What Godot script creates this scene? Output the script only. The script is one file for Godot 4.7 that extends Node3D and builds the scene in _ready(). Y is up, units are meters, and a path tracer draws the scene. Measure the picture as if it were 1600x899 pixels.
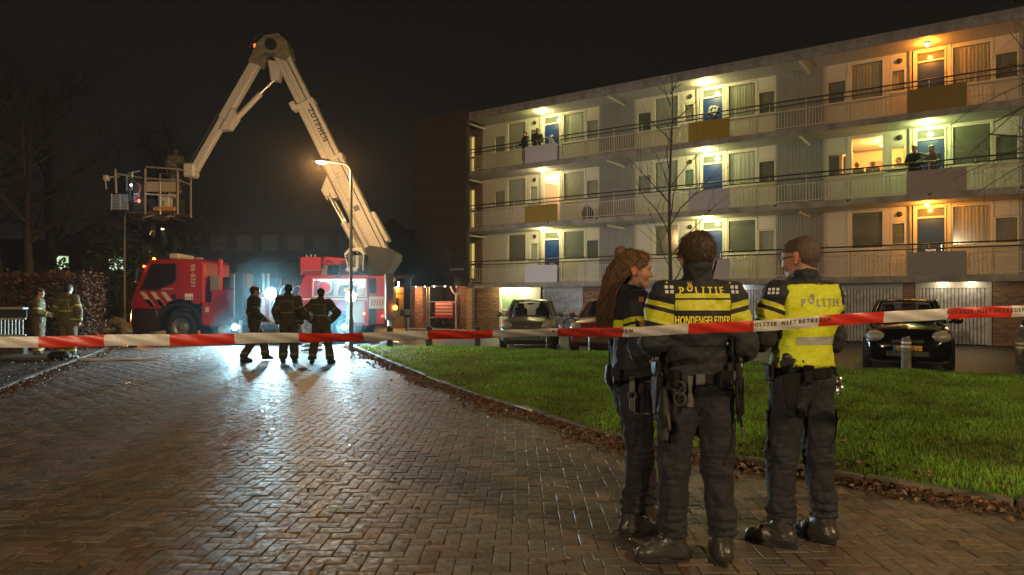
extends Node3D
# A night street: brick road, gallery flats, an aerial platform fire truck, police officers behind a barrier tape.

# ------------------------------------------------------------------ mesh builder
class MB:
	var v := PackedVector3Array()
	var n := PackedVector3Array()
	var c := PackedColorArray()
	var ix := PackedInt32Array()
	var col := Color(1, 1, 1)
	var x := Transform3D()

	func put(p: Vector3, nn: Vector3) -> int:
		v.append(x * p)
		n.append((x.basis * nn).normalized())
		c.append(col)
		return v.size() - 1

	func face(pts: Array, hint := Vector3.ZERO) -> void:   # convex, flat; counter-clockwise from outside, or turned towards hint
		var nn: Vector3 = (pts[1] - pts[0]).cross(pts[2] - pts[0])
		if nn.length() < 1e-12 and pts.size() > 3:
			nn = (pts[2] - pts[0]).cross(pts[3] - pts[0])
		var flip := hint != Vector3.ZERO and nn.dot(hint) < 0.0
		if flip:
			nn = -nn
		var s := v.size()
		for p in pts:
			put(p, nn)
		for k in range(1, pts.size() - 1):
			if flip:
				ix.append_array([s, s + k, s + k + 1])
			else:
				ix.append_array([s, s + k + 1, s + k])

	func box(ce: Vector3, si: Vector3, bv := 0.0, ba := Basis()) -> MB:
		var h := si * 0.5
		bv = minf(bv, minf(h.x, minf(h.y, h.z)) * 0.9)
		var i := h - Vector3(bv, bv, bv)
		var old := x
		x = x * Transform3D(ba, ce)
		for s in [-1.0, 1.0]:
			face([Vector3(s * h.x, -i.y, -i.z), Vector3(s * h.x, i.y, -i.z), Vector3(s * h.x, i.y, i.z), Vector3(s * h.x, -i.y, i.z)], Vector3(s, 0, 0))
			face([Vector3(-i.x, s * h.y, -i.z), Vector3(i.x, s * h.y, -i.z), Vector3(i.x, s * h.y, i.z), Vector3(-i.x, s * h.y, i.z)], Vector3(0, s, 0))
			face([Vector3(-i.x, -i.y, s * h.z), Vector3(i.x, -i.y, s * h.z), Vector3(i.x, i.y, s * h.z), Vector3(-i.x, i.y, s * h.z)], Vector3(0, 0, s))
			if bv > 0.0:
				for t in [-1.0, 1.0]:
					face([Vector3(s * h.x, t * i.y, -i.z), Vector3(s * i.x, t * h.y, -i.z), Vector3(s * i.x, t * h.y, i.z), Vector3(s * h.x, t * i.y, i.z)], Vector3(s, t, 0))
					face([Vector3(s * h.x, -i.y, t * i.z), Vector3(s * i.x, -i.y, t * h.z), Vector3(s * i.x, i.y, t * h.z), Vector3(s * h.x, i.y, t * i.z)], Vector3(s, 0, t))
					face([Vector3(-i.x, s * h.y, t * i.z), Vector3(-i.x, s * i.y, t * h.z), Vector3(i.x, s * i.y, t * h.z), Vector3(i.x, s * h.y, t * i.z)], Vector3(0, s, t))
					for u in [-1.0, 1.0]:
						face([Vector3(s * h.x, t * i.y, u * i.z), Vector3(s * i.x, t * h.y, u * i.z), Vector3(s * i.x, t * i.y, u * h.z)], Vector3(s, t, u))
		x = old
		return self

	func span(a: Vector3, b: Vector3, bv := 0.0) -> MB:   # box from corner to corner
		return box((a + b) * 0.5, (b - a).abs(), bv)

	func beam(a: Vector3, b: Vector3, w: float, h: float, bv := 0.0, up := Vector3.UP) -> MB:   # box bar along a-b; w across, h along up
		var z := (b - a).normalized()
		if absf(z.dot(up)) > 0.98:
			up = Vector3.RIGHT
		var xx := up.cross(z).normalized()
		return box((a + b) * 0.5, Vector3(w, h, (b - a).length()), bv, Basis(xx, z.cross(xx), z))

	func tube(pts: Array, rad, sides := 8, caps := true) -> MB:
		var m := pts.size()
		var up := Vector3(0.31, 0.9, 0.17)
		var first := v.size()
		var t0: Vector3 = (pts[1] - pts[0]).normalized()
		var a: Vector3 = (up - t0 * up.dot(t0)).normalized()
		for k in m:
			var t: Vector3 = (pts[mini(k + 1, m - 1)] - pts[maxi(k - 1, 0)]).normalized()
			a = (a - t * a.dot(t)).normalized()
			var b := t.cross(a)
			var r: float = rad[k] if rad is Array else rad
			for s in sides:
				var an := TAU * s / sides
				var d := a * cos(an) + b * sin(an)
				put(pts[k] + d * r, d)
		for k in m - 1:
			for s in sides:
				var p := first + k * sides + s
				var q := first + k * sides + (s + 1) % sides
				ix.append_array([p, p + sides, q, q, p + sides, q + sides])
		if caps:
			for e in [0, m - 1]:
				var t: Vector3 = (pts[1] - pts[0]).normalized() * -1.0 if e == 0 else (pts[m - 1] - pts[m - 2]).normalized()
				var s0 := v.size()
				for s in sides:
					v.append(v[first + e * sides + s])
					n.append((x.basis * t).normalized())
					c.append(col)
				for s in range(1, sides - 1):
					if e == 0:
						ix.append_array([s0, s0 + s, s0 + s + 1])
					else:
						ix.append_array([s0, s0 + s + 1, s0 + s])
		return self

	func lathe(prof: Array, sides := 20, tr := Transform3D(), smooth := false) -> MB:   # prof: Vector2(radius, height), upwards on the outside
		var old := x
		x = x * tr
		for k in prof.size() - 1:
			var p: Vector2 = prof[k]
			var q: Vector2 = prof[k + 1]
			var nr := Vector2(q.y - p.y, p.x - q.x)
			var s0 := v.size()
			for s in sides + 1:
				var an := TAU * s / sides
				var d := Vector3(cos(an), 0, sin(an))
				var n1 := nr
				var n2 := nr
				if smooth and k > 0:
					n1 = nr.normalized() + Vector2(p.y - prof[k - 1].y, prof[k - 1].x - p.x).normalized()
				if smooth and k < prof.size() - 2:
					n2 = nr.normalized() + Vector2(prof[k + 2].y - q.y, q.x - prof[k + 2].x).normalized()
				put(d * p.x + Vector3(0, p.y, 0), d * n1.x + Vector3(0, n1.y, 0))
				put(d * q.x + Vector3(0, q.y, 0), d * n2.x + Vector3(0, n2.y, 0))
			for s in sides:
				var a := s0 + s * 2
				ix.append_array([a, a + 2, a + 1, a + 1, a + 2, a + 3])
		x = old
		return self

	func prism(poly: PackedVector2Array, z0: float, z1: float, bv := 0.0) -> MB:   # polygon in x/y, pulled from z0 to z1
		if Geometry2D.is_polygon_clockwise(poly):
			poly.reverse()
		var inner := poly
		if bv > 0.0:
			var off := Geometry2D.offset_polygon(poly, -bv)
			if off.size() == 1 and off[0].size() == poly.size():
				var best := 0
				for k in poly.size():
					if off[0][k].distance_squared_to(poly[0]) < off[0][best].distance_squared_to(poly[0]):
						best = k
				var turned := PackedVector2Array()
				for k in poly.size():
					turned.append(off[0][(best + k) % poly.size()])
				if Geometry2D.is_polygon_clockwise(turned):
					turned.reverse()
				inner = turned
			else:
				bv = 0.0
		var tri := Geometry2D.triangulate_polygon(inner)
		for e in [0, 1]:
			var z := z0 if e == 0 else z1
			for k in range(0, tri.size(), 3):
				var a := inner[tri[k]]
				var b := inner[tri[k + 1]]
				var d := inner[tri[k + 2]]
				face([Vector3(a.x, a.y, z), Vector3(b.x, b.y, z), Vector3(d.x, d.y, z)], Vector3(0, 0, (z1 - z0) * (e * 2 - 1)))
		var sg := signf(z1 - z0)
		var m := poly.size()
		for k in m:
			var a := poly[k]
			var b := poly[(k + 1) % m]
			var out := Vector3(b.y - a.y, a.x - b.x, 0)
			face([Vector3(a.x, a.y, z0 + sg * bv), Vector3(b.x, b.y, z0 + sg * bv), Vector3(b.x, b.y, z1 - sg * bv), Vector3(a.x, a.y, z1 - sg * bv)], out)
			if bv > 0.0:
				var ia := inner[k]
				var ib := inner[(k + 1) % m]
				face([Vector3(a.x, a.y, z0 + sg * bv), Vector3(b.x, b.y, z0 + sg * bv), Vector3(ib.x, ib.y, z0), Vector3(ia.x, ia.y, z0)], out.normalized() + Vector3(0, 0, -sg))
				face([Vector3(a.x, a.y, z1 - sg * bv), Vector3(b.x, b.y, z1 - sg * bv), Vector3(ib.x, ib.y, z1), Vector3(ia.x, ia.y, z1)], out.normalized() + Vector3(0, 0, sg))
		return self

	func ball(ce: Vector3, r: Vector3, rings := 8, segs := 12) -> MB:
		var s0 := v.size()
		for i in rings + 1:
			var th := PI * i / rings
			for j in segs + 1:
				var d := Vector3(sin(th) * cos(TAU * j / segs), cos(th), sin(th) * sin(TAU * j / segs))
				put(ce + d * r, d / r)
		for i in rings:
			for j in segs:
				var a := s0 + i * (segs + 1) + j
				var b := a + segs + 1
				ix.append_array([a, a + 1, b, b, a + 1, b + 1])
		return self

	func grid(nu: int, nv: int, f: Callable) -> MB:   # smooth sheet f(u, v), normal towards du x dv
		var s0 := v.size()
		var e := 0.002
		for j in nv + 1:
			for i in nu + 1:
				var u := float(i) / nu
				var w := float(j) / nv
				var p: Vector3 = f.call(u, w)
				var du: Vector3 = f.call(minf(u + e, 1), w) - f.call(maxf(u - e, 0), w)
				var dv: Vector3 = f.call(u, minf(w + e, 1)) - f.call(u, maxf(w - e, 0))
				put(p, du.cross(dv))
		for j in nv:
			for i in nu:
				var a := s0 + j * (nu + 1) + i
				var b := a + nu + 1
				ix.append_array([a, b, a + 1, a + 1, b, b + 1])
		return self

	func face_pair(pts: Array) -> MB:
		face(pts)
		return self

	func add(o: MB, tr := Transform3D()) -> MB:
		var s := v.size()
		for k in o.v.size():
			v.append(x * (tr * o.v[k]))
			n.append((x.basis * (tr.basis * o.n[k])).normalized())
		c.append_array(o.c)
		for k in o.ix:
			ix.append(k + s)
		return self

	func turn_faces() -> void:   # every triangle's front towards its normals
		for k in range(0, ix.size(), 3):
			var p := v[ix[k]]
			if (v[ix[k + 1]] - p).cross(v[ix[k + 2]] - p).dot(n[ix[k]] + n[ix[k + 1]] + n[ix[k + 2]]) > 0.0:
				var t := ix[k + 1]
				ix[k + 1] = ix[k + 2]
				ix[k + 2] = t

	func mesh() -> ArrayMesh:
		if ix.size() < 60000:
			turn_faces()
		var a := []
		a.resize(Mesh.ARRAY_MAX)
		a[Mesh.ARRAY_VERTEX] = v
		a[Mesh.ARRAY_NORMAL] = n
		a[Mesh.ARRAY_COLOR] = c
		a[Mesh.ARRAY_INDEX] = ix
		var m := ArrayMesh.new()
		if v.size():
			m.add_surface_from_arrays(Mesh.PRIMITIVE_TRIANGLES, a)
		return m


# ------------------------------------------------------------------ names, things, parts
var taken := {}

func numbered(called: String, under: Node) -> String:
	var key := "%d/%s" % [under.get_instance_id(), called]
	var k: int = taken.get(key, 0)
	taken[key] = k + 1
	return called if k == 0 else "%s_%03d" % [called, k]

func tag(o: Node, label: String, category := "", group := "", kind := "") -> Node:
	if label:
		o.set_meta("label", label)
	if category:
		o.set_meta("category", category)
	if group:
		o.set_meta("group", group)
	if kind:
		o.set_meta("kind", kind)
	return o

func thing(called: String, label: String, category: String, at := Vector3.ZERO, turn := 0.0, group := "") -> Node3D:
	var o := Node3D.new()
	o.name = numbered(called, self)
	add_child(o, true)
	o.position = at
	o.rotation.y = turn
	tag(o, label, category, group)
	return o

func part(called: String, mb, material: Material, under: Node = self) -> MeshInstance3D:
	var o := MeshInstance3D.new()
	o.name = numbered(called, under)
	o.mesh = mb.mesh() if mb is MB else mb
	o.material_override = material
	under.add_child(o, true)
	return o

func struct(called: String, mb, material: Material) -> MeshInstance3D:
	var o := part(called, mb, material, self)
	o.set_meta("kind", "structure")
	return o

func copies(called: String, mesh: Mesh, material: Material, where: Array, colors: Array, under: Node = self) -> MultiMeshInstance3D:
	var mm := MultiMesh.new()
	mm.transform_format = MultiMesh.TRANSFORM_3D
	mm.use_colors = colors.size() > 0
	mm.mesh = mesh
	mm.instance_count = where.size()
	for k in where.size():
		mm.set_instance_transform(k, where[k])
		if colors.size():
			mm.set_instance_color(k, colors[k])
	var o := MultiMeshInstance3D.new()
	o.name = numbered(called, under)
	o.multimesh = mm
	o.material_override = material
	under.add_child(o, true)
	o.set_meta("kind", "stuff")
	return o

# ------------------------------------------------------------------ materials
var TX := {}
var mats := {}

func noise_tex(key: String, freq: float, lo: float, hi: float, octaves := 4, kind := FastNoiseLite.TYPE_SIMPLEX_SMOOTH, size := 256) -> Texture2D:
	if not TX.has(key):
		var nz := FastNoiseLite.new()
		nz.noise_type = kind
		nz.frequency = freq
		nz.fractal_octaves = octaves
		nz.seed = hash(key) % 1000
		var im := nz.get_seamless_image(size, size)
		im.convert(Image.FORMAT_RGB8)
		var data := im.get_data()
		for k in data.size():
			data[k] = int(255.0 * (lo + (hi - lo) * data[k] / 255.0))
		TX[key] = ImageTexture.create_from_image(Image.create_from_data(size, size, false, Image.FORMAT_RGB8, data))
	return TX[key]

func lin(r: float, g: float, b: float, a := 1.0) -> Color:   # a real-world (linear) base colour
	var c := Color(r, g, b).linear_to_srgb()
	return Color(c.r, c.g, c.b, a)

# tone: texture of light and dark patches; size: metres per repeat; bump: centimetres of relief
func mat(key: String, color: Color, rough := 0.7, tone := "grain", size := 1.0, bump := 0.0, metal := 0.0, world := false) -> StandardMaterial3D:
	if mats.has(key):
		return mats[key]
	var m := StandardMaterial3D.new()
	m.resource_name = key
	m.albedo_color = color
	m.roughness = rough
	m.metallic = metal
	if tone:
		m.albedo_texture = tex(tone)
		m.uv1_triplanar = true
		m.uv1_world_triplanar = world
		m.uv1_scale = Vector3.ONE / size
		if bump != 0.0:
			m.heightmap_enabled = true
			m.heightmap_texture = tex(tone)
			m.heightmap_scale = bump
	mats[key] = m
	return m

func tex(tone: String) -> Texture2D:
	match tone:
		"grain": return noise_tex("grain", 0.06, 0.84, 1.0, 5)
		"blotch": return noise_tex("blotch", 0.012, 0.72, 1.02, 5)
		"dirt": return noise_tex("dirt", 0.02, 0.1, 1.15, 6)
		"cloth": return noise_tex("cloth", 0.16, 0.55, 1.0, 3)
		"cell": return noise_tex("cell", 0.05, 0.3, 1.1, 3, FastNoiseLite.TYPE_CELLULAR)
		"soil": return noise_tex("soil", 0.07, 0.15, 1.2, 6)
		"pore": return noise_tex("pore", 0.22, 0.8, 1.0, 3)
		"brick": return brick_tex()
	return null

func brick_tex() -> Texture2D:   # far walls only: courses of 6 pixels and less in the picture; 1 m repeat
	if not TX.has("brick"):
		var s := 512
		var im := Image.create(s, s, false, Image.FORMAT_RGB8)
		im.fill(Color(0.62, 0.62, 0.6))
		var r := RandomNumberGenerator.new()
		r.seed = 5
		var rows := 16
		var per := 5
		for j in rows:
			for i in per:
				var x0 := int((i + 0.5 * (j % 2)) * s / per)
				var t := r.randf_range(0.72, 1.0)
				var cc := Color(t, t * r.randf_range(0.85, 1.0), t * r.randf_range(0.8, 1.0))
				for xx in range(x0 + 2, x0 + s / per - 2):
					for yy in range(j * s / rows + 2, (j + 1) * s / rows - 3):
						im.set_pixel(xx % s, yy, cc * r.randf_range(0.9, 1.05))
		TX["brick"] = ImageTexture.create_from_image(im)
	return TX["brick"]

func glow(key: String, color: Color, energy: float) -> StandardMaterial3D:
	if not mats.has(key):
		var m := StandardMaterial3D.new()
		m.resource_name = key
		m.albedo_color = Color(0.8, 0.8, 0.8)
		m.roughness = 0.4
		m.emission_enabled = true
		m.emission = color
		m.emission_energy_multiplier = energy
		mats[key] = m
	return mats[key]

func glass(key: String, color: Color, alpha: float) -> StandardMaterial3D:
	if not mats.has(key):
		var m := StandardMaterial3D.new()
		m.resource_name = key
		m.albedo_color = Color(color.r, color.g, color.b, alpha)
		m.transparency = BaseMaterial3D.TRANSPARENCY_ALPHA
		m.roughness = 0.1
		mats[key] = m
	return mats[key]

func omni(under: Node, at: Vector3, color: Color, energy: float, size := 0.06) -> OmniLight3D:
	var l := OmniLight3D.new()
	l.name = numbered("light", under)
	l.light_color = color
	l.light_energy = energy
	l.light_size = size
	l.omni_range = 60.0
	l.omni_attenuation = 2.0
	l.shadow_enabled = true
	under.add_child(l, true)
	l.position = at
	return l

func spot(under: Node, at: Vector3, towards: Vector3, color: Color, energy: float, angle: float, size := 0.08) -> SpotLight3D:
	var l := SpotLight3D.new()
	l.name = numbered("light", under)
	l.light_color = color
	l.light_energy = energy
	l.light_size = size
	l.spot_angle = angle
	l.spot_angle_attenuation = 0.6
	l.spot_range = 80.0
	l.spot_attenuation = 2.0
	l.shadow_enabled = true
	under.add_child(l, true)
	l.position = at
	l.basis = Basis.looking_at(towards, Vector3.UP if absf(towards.normalized().y) < 0.95 else Vector3.RIGHT)
	return l

# lettering laid on a plane: returns an MB of the letters' front faces, centred, of the given height of capitals
func letters(text: String, height: float, bold := true, spread := 0.0) -> MB:
	var out := MB.new()
	var pen := 0.0
	var pieces: Array = [text] if spread == 0.0 else Array(text.split(""))
	for piece in pieces:
		var t := TextMesh.new()
		var f := SystemFont.new()
		f.font_names = PackedStringArray(["Droid Sans"])
		f.font_weight = 700 if bold else 400
		t.font = f
		t.text = piece
		t.font_size = 48
		t.pixel_size = height / 34.5
		t.depth = 0.002
		t.curve_step = 2.0
		var a := t.get_mesh_arrays()
		if a.size() == 0 or a[Mesh.ARRAY_VERTEX] == null:
			pen += height * 0.4
			continue
		var vs: PackedVector3Array = a[Mesh.ARRAY_VERTEX]
		var ns: PackedVector3Array = a[Mesh.ARRAY_NORMAL]
		var ii: PackedInt32Array = a[Mesh.ARRAY_INDEX]
		var lo := 1e9
		var hi := -1e9
		for p in vs:
			lo = minf(lo, p.x)
			hi = maxf(hi, p.x)
		var shift := 0.0 if spread == 0.0 else pen - lo
		var s := out.v.size()
		for k in vs.size():
			out.v.append(vs[k] + Vector3(shift, 0, 0))
			out.n.append(ns[k])
			out.c.append(Color(1, 1, 1))
		for k in range(0, ii.size(), 3):
			if ns[ii[k]].z > 0.9:
				out.ix.append_array([s + ii[k], s + ii[k + 1], s + ii[k + 2]])
		pen += hi - lo + spread
	if spread != 0.0:
		for k in out.v.size():
			out.v[k].x -= (pen - spread) * 0.5
	return out

func rnd(s: int) -> RandomNumberGenerator:
	var r := RandomNumberGenerator.new()
	r.seed = s
	return r

# ------------------------------------------------------------------ the scene
func _ready() -> void:
	var cam := Camera3D.new()
	cam.name = "camera"
	cam.near = 0.1
	cam.far = 500.0
	cam.projection = Camera3D.PROJECTION_FRUSTUM
	cam.size = 2.0 * cam.near * 0.41239          # 72.6 degrees across
	cam.frustum_offset = Vector2(0, cam.near * 0.0188)
	cam.position = Vector3(0, 1.48, 0)
	add_child(cam)
	var we := WorldEnvironment.new()
	we.name = "environment"
	var env := Environment.new()
	var sky_mat := ProceduralSkyMaterial.new()
	sky_mat.sky_top_color = lin(0.0023, 0.0018, 0.0014)
	sky_mat.sky_horizon_color = lin(0.0044, 0.0036, 0.0029)
	sky_mat.sky_curve = 0.2
	sky_mat.ground_bottom_color = lin(0.002, 0.002, 0.002)
	sky_mat.ground_horizon_color = lin(0.006, 0.005, 0.004)
	sky_mat.sun_angle_max = 1.0
	env.sky = Sky.new()
	env.sky.sky_material = sky_mat
	env.background_mode = Environment.BG_SKY
	env.tonemap_mode = Environment.TONE_MAPPER_LINEAR
	env.tonemap_exposure = 2.35
	env.fog_enabled = true
	env.fog_density = FOG
	env.fog_light_color = Color(0.8, 0.82, 0.85)
	env.volumetric_fog_enabled = true
	env.volumetric_fog_density = 0.0
	env.sdfgi_enabled = true
	env.ssao_enabled = true
	env.ssil_enabled = true
	we.environment = env
	add_child(we)

	make_ground()
	make_flats()
	make_low_building()
	make_background()
	make_street_lamps()
	make_truck()
	make_mist()
	warm_halo()
	make_cars()
	make_street_things()
	make_people()
	make_tape()
	make_litter()

const FOG := 0.0005

# ------------------------------------------------------------------ ground, road, lawn
var kerb_right := PackedVector2Array([Vector2(-5.6, -23.6), Vector2(-4.74, -21.5), Vector2(-3.22, -17.5), Vector2(-1.96, -14.3), Vector2(-1.11, -12.1), Vector2(-0.38, -10.5), Vector2(0.25, -9.2), Vector2(1.1, -7.5), Vector2(2.06, -6.4), Vector2(2.8, -5.75), Vector2(3.7, -5.0), Vector2(5.5, -3.4), Vector2(8.5, -1.0), Vector2(13, 2.5)])
var kerb_left := PackedVector2Array([Vector2(-13.4, -23.6), Vector2(-12.5, -21.5), Vector2(-11.0, -17.9), Vector2(-9.5, -14.0), Vector2(-8.46, -11.5), Vector2(-7.4, -8.6), Vector2(-6.3, -5.0), Vector2(-5.7, -1.0), Vector2(-5.5, 4.0)])
var lawn_far := PackedVector2Array([Vector2(17, -2.0), Vector2(14.5, -9.0), Vector2(9.9, -13.3), Vector2(7.14, -14.6), Vector2(2.75, -18.9), Vector2(-0.38, -21.0), Vector2(-3.9, -21.7)])

func flat_sheet(poly: PackedVector2Array, y: float) -> MB:   # polygon in x/z at height y
	var mb := MB.new()
	var tri := Geometry2D.triangulate_polygon(poly)
	for k in range(0, tri.size(), 3):
		var pts := []
		for j in 3:
			pts.append(Vector3(poly[tri[k + j]].x, y, poly[tri[k + j]].y))
		mb.face(pts, Vector3.UP)
	return mb

func along(line: PackedVector2Array, s: float) -> Array:   # [point, direction] at s metres along
	for k in line.size() - 1:
		var l := line[k].distance_to(line[k + 1])
		if s <= l:
			return [line[k].lerp(line[k + 1], s / l), (line[k + 1] - line[k]) / l]
		s -= l
	return []

func make_ground() -> void:
	var big := PackedVector2Array([Vector2(-400, -400), Vector2(400, -400), Vector2(400, 200), Vector2(-400, 200)])
	struct("ground", flat_sheet(big, -0.09), mat("ground", lin(0.035, 0.03, 0.026), 0.9, "soil", 3.0, 1.0, 0.0, true))
	var asphalt := mat("asphalt", lin(0.075, 0.073, 0.07), 0.6, "soil", 1.3, 0.5, 0.0, true)
	struct("parking_road", flat_sheet(PackedVector2Array([Vector2(-60, -50), Vector2(-60, -22.0), Vector2(-13.3, -22.9), Vector2(-5.3, -22.9), Vector2(-4.5, -21.4), Vector2(-0.3, -20.8), Vector2(2.9, -18.6), Vector2(7.3, -14.3), Vector2(10.2, -12.9), Vector2(14.7, -8.8), Vector2(60, 30), Vector2(60, -50)]), -0.02), asphalt)
	# brick road: a bed of sand and dirt, and bricks laid in a herringbone
	var bed := kerb_left.duplicate()
	var back := kerb_right.duplicate()
	back.reverse()
	bed.append_array(PackedVector2Array([Vector2(-5.5, 9), Vector2(14, 9)]))
	bed.append_array(back)
	var road := struct("road", flat_sheet(bed, -0.0078), mat("road_bed", lin(0.02, 0.016, 0.012), 0.95, "soil", 0.5, 0.6, 0.0, true))
	var w := 0.104
	var r := rnd(11)
	var spots := []
	for i in range(-140, 80):
		for j in range(-250, -20):
			var k := posmod(i - j, 4)
			if k != 0 and k != 2:
				continue
			var across := k == 0
			var p := Vector2(i + 1.0, j + 0.5) * w if across else Vector2(i + 0.5, j) * w
			# the bond drifts a little, as laid by hand
			p += Vector2(sin(p.y * 0.7) * 0.03, sin(p.x * 0.5 + 1.0) * 0.05)
			if p.y < -23.3 or absf(p.x) > -p.y * 0.95 + 2.5:
				continue
			if not Geometry2D.is_point_in_polygon(p, bed):
				continue
			spots.append([p, across])
	var shapes := []
	for q in 4:
		var m := MB.new()
		var a := Vector3(0.098, 0.0, 0.0485)
		var s := Vector3(0.2015 + 0.001 * q, 0.06, 0.0995 - 0.0005 * q)
		m.box(Vector3(0, -0.03, 0), s, 0.0032 + 0.0006 * q)
		for e in m.v.size():   # worn: the top is cushioned and the corners are off
			var p := m.v[e]
			if p.y > -0.03:
				var f := Vector2(p.x / a.x, p.z / a.z)
				m.v[e].y -= 0.0014 * f.length_squared() + 0.001 * sin(p.x * 40.0 + q * 2.0)
				m.n[e] = (m.n[e] + Vector3(f.x * 0.03, 0, f.y * 0.05)).normalized()
		shapes.append(m.mesh())
	var tones := [lin(0.115, 0.085, 0.066), lin(0.095, 0.08, 0.068), lin(0.135, 0.09, 0.064), lin(0.08, 0.066, 0.056), lin(0.12, 0.1, 0.082), lin(0.1, 0.064, 0.046)]
	var near := []
	for k in spots.size():
		var p: Vector2 = spots[k][0]
		if p.y < -3.3 and absf(p.x) < -p.y * 0.72:
			near.append([-p.y + absf(p.x) * 0.15, k])
	near.sort()
	var single := {}
	for k in 300:
		single[near[k][1]] = true
	var lots := [[], [], [], []]
	var tints := [[], [], [], []]
	var shared := []
	for k in tones.size():
		var m: StandardMaterial3D = brick_mat("road_brick_%d" % k)
		m.albedo_color = tones[k]
		shared.append(m)
	for k in spots.size():
		var p: Vector2 = spots[k][0]
		var ba := Basis(Vector3.UP, (0.0 if spots[k][1] else PI / 2) + r.randfn(0, 0.015) + (PI if r.randf() < 0.5 else 0.0))
		ba = Basis(Vector3(r.randfn(0, 1), 0, r.randfn(0, 1)).normalized(), clampf(r.randfn(0, 0.018), -0.032, 0.032)) * ba
		var tr := Transform3D(ba, Vector3(p.x, clampf(r.randfn(0, 0.0012), -0.001, 0.003), p.y))
		var q := r.randi() % 4
		var t := r.randi() % 6
		if single.has(k):
			var b := part("brick", shapes[q], shared[t], road)
			b.transform = tr
		else:
			lots[q].append(tr)
			var g := r.randf_range(0.6, 1.35)
			var cc: Color = tones[t].srgb_to_linear() * g
			tints[q].append(Color(cc.r, cc.g, cc.b))
	var many := brick_mat("road_bricks")
	many.vertex_color_use_as_albedo = true
	for q in 4:
		copies("brick_paving", shapes[q], many, lots[q], tints[q], road)
	# lawn: a sheet of soil and moss with grass growing on it
	var lawn_poly := kerb_right.duplicate()
	lawn_poly.append_array(lawn_far)
	struct("lawn_soil", flat_sheet(Geometry2D.offset_polygon(lawn_poly, -0.06)[0], 0.035), mat("lawn", lin(0.03, 0.042, 0.012), 0.95, "soil", 0.6, 1.5, 0.0, true))
	grow_grass(lawn_poly)
	# kerbs of concrete stones
	for side in 2:
		var line: PackedVector2Array = kerb_right if side == 0 else kerb_left
		var t := MB.new()
		var root := Node3D.new()
		root.name = "kerb" if side == 0 else "kerb_left"
		add_child(root)
		root.set_meta("kind", "structure")
		var s := 0.0
		var k := 0
		while true:
			var a := along(line, s)
			var b := along(line, s + 0.985)
			if a.is_empty() or b.is_empty():
				break
			var m := MB.new()
			var pa := Vector3(a[0].x, 0, a[0].y)
			var pb := Vector3(b[0].x, 0, b[0].y)
			var hgt := 0.055 if side == 0 else 0.05
			m.beam(pa + Vector3(0, hgt - 0.1 + r.randfn(0, 0.006), 0), pb + Vector3(0, hgt - 0.1 + r.randfn(0, 0.006), 0), 0.12, 0.2, 0.018)
			part("kerb_stone", m, mat("kerb_%d" % (k % 3), lin(0.17, 0.15, 0.12) * (0.8 + 0.12 * (k % 3)), 0.75, "blotch", 0.7, 0.3, 0.0, true), root)
			s += 1.0
			k += 1
	# verge and footpath on the left
	var verge := kerb_left.duplicate()
	verge.append_array(PackedVector2Array([Vector2(-12, 4), Vector2(-45, -10), Vector2(-45, -22.5), Vector2(-13.4, -23.2)]))
	struct("verge", flat_sheet(verge, 0.012), mat("verge", lin(0.05, 0.038, 0.026), 0.9, "soil", 0.8, 1.5, 0.0, true))
	struct("footpath", flat_sheet(PackedVector2Array([Vector2(-11.4, -18.4), Vector2(-12.4, -21.3), Vector2(-40, -21.3), Vector2(-40, -19.6), Vector2(-14, -18.6)]), 0.03), mat("footpath", lin(0.16, 0.14, 0.12), 0.7, "blotch", 1.1, 0.2, 0.0, true))

func brick_mat(key: String) -> StandardMaterial3D:
	var m := mat(key, Color(1, 1, 1), 0.42, "pore", 0.3, 0.1, 0.0, true)
	m.roughness_texture = noise_tex("wet", 0.02, 0.5, 1.08, 5)
	m.roughness = 0.74
	m.metallic_specular = 0.55
	return m

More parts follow.
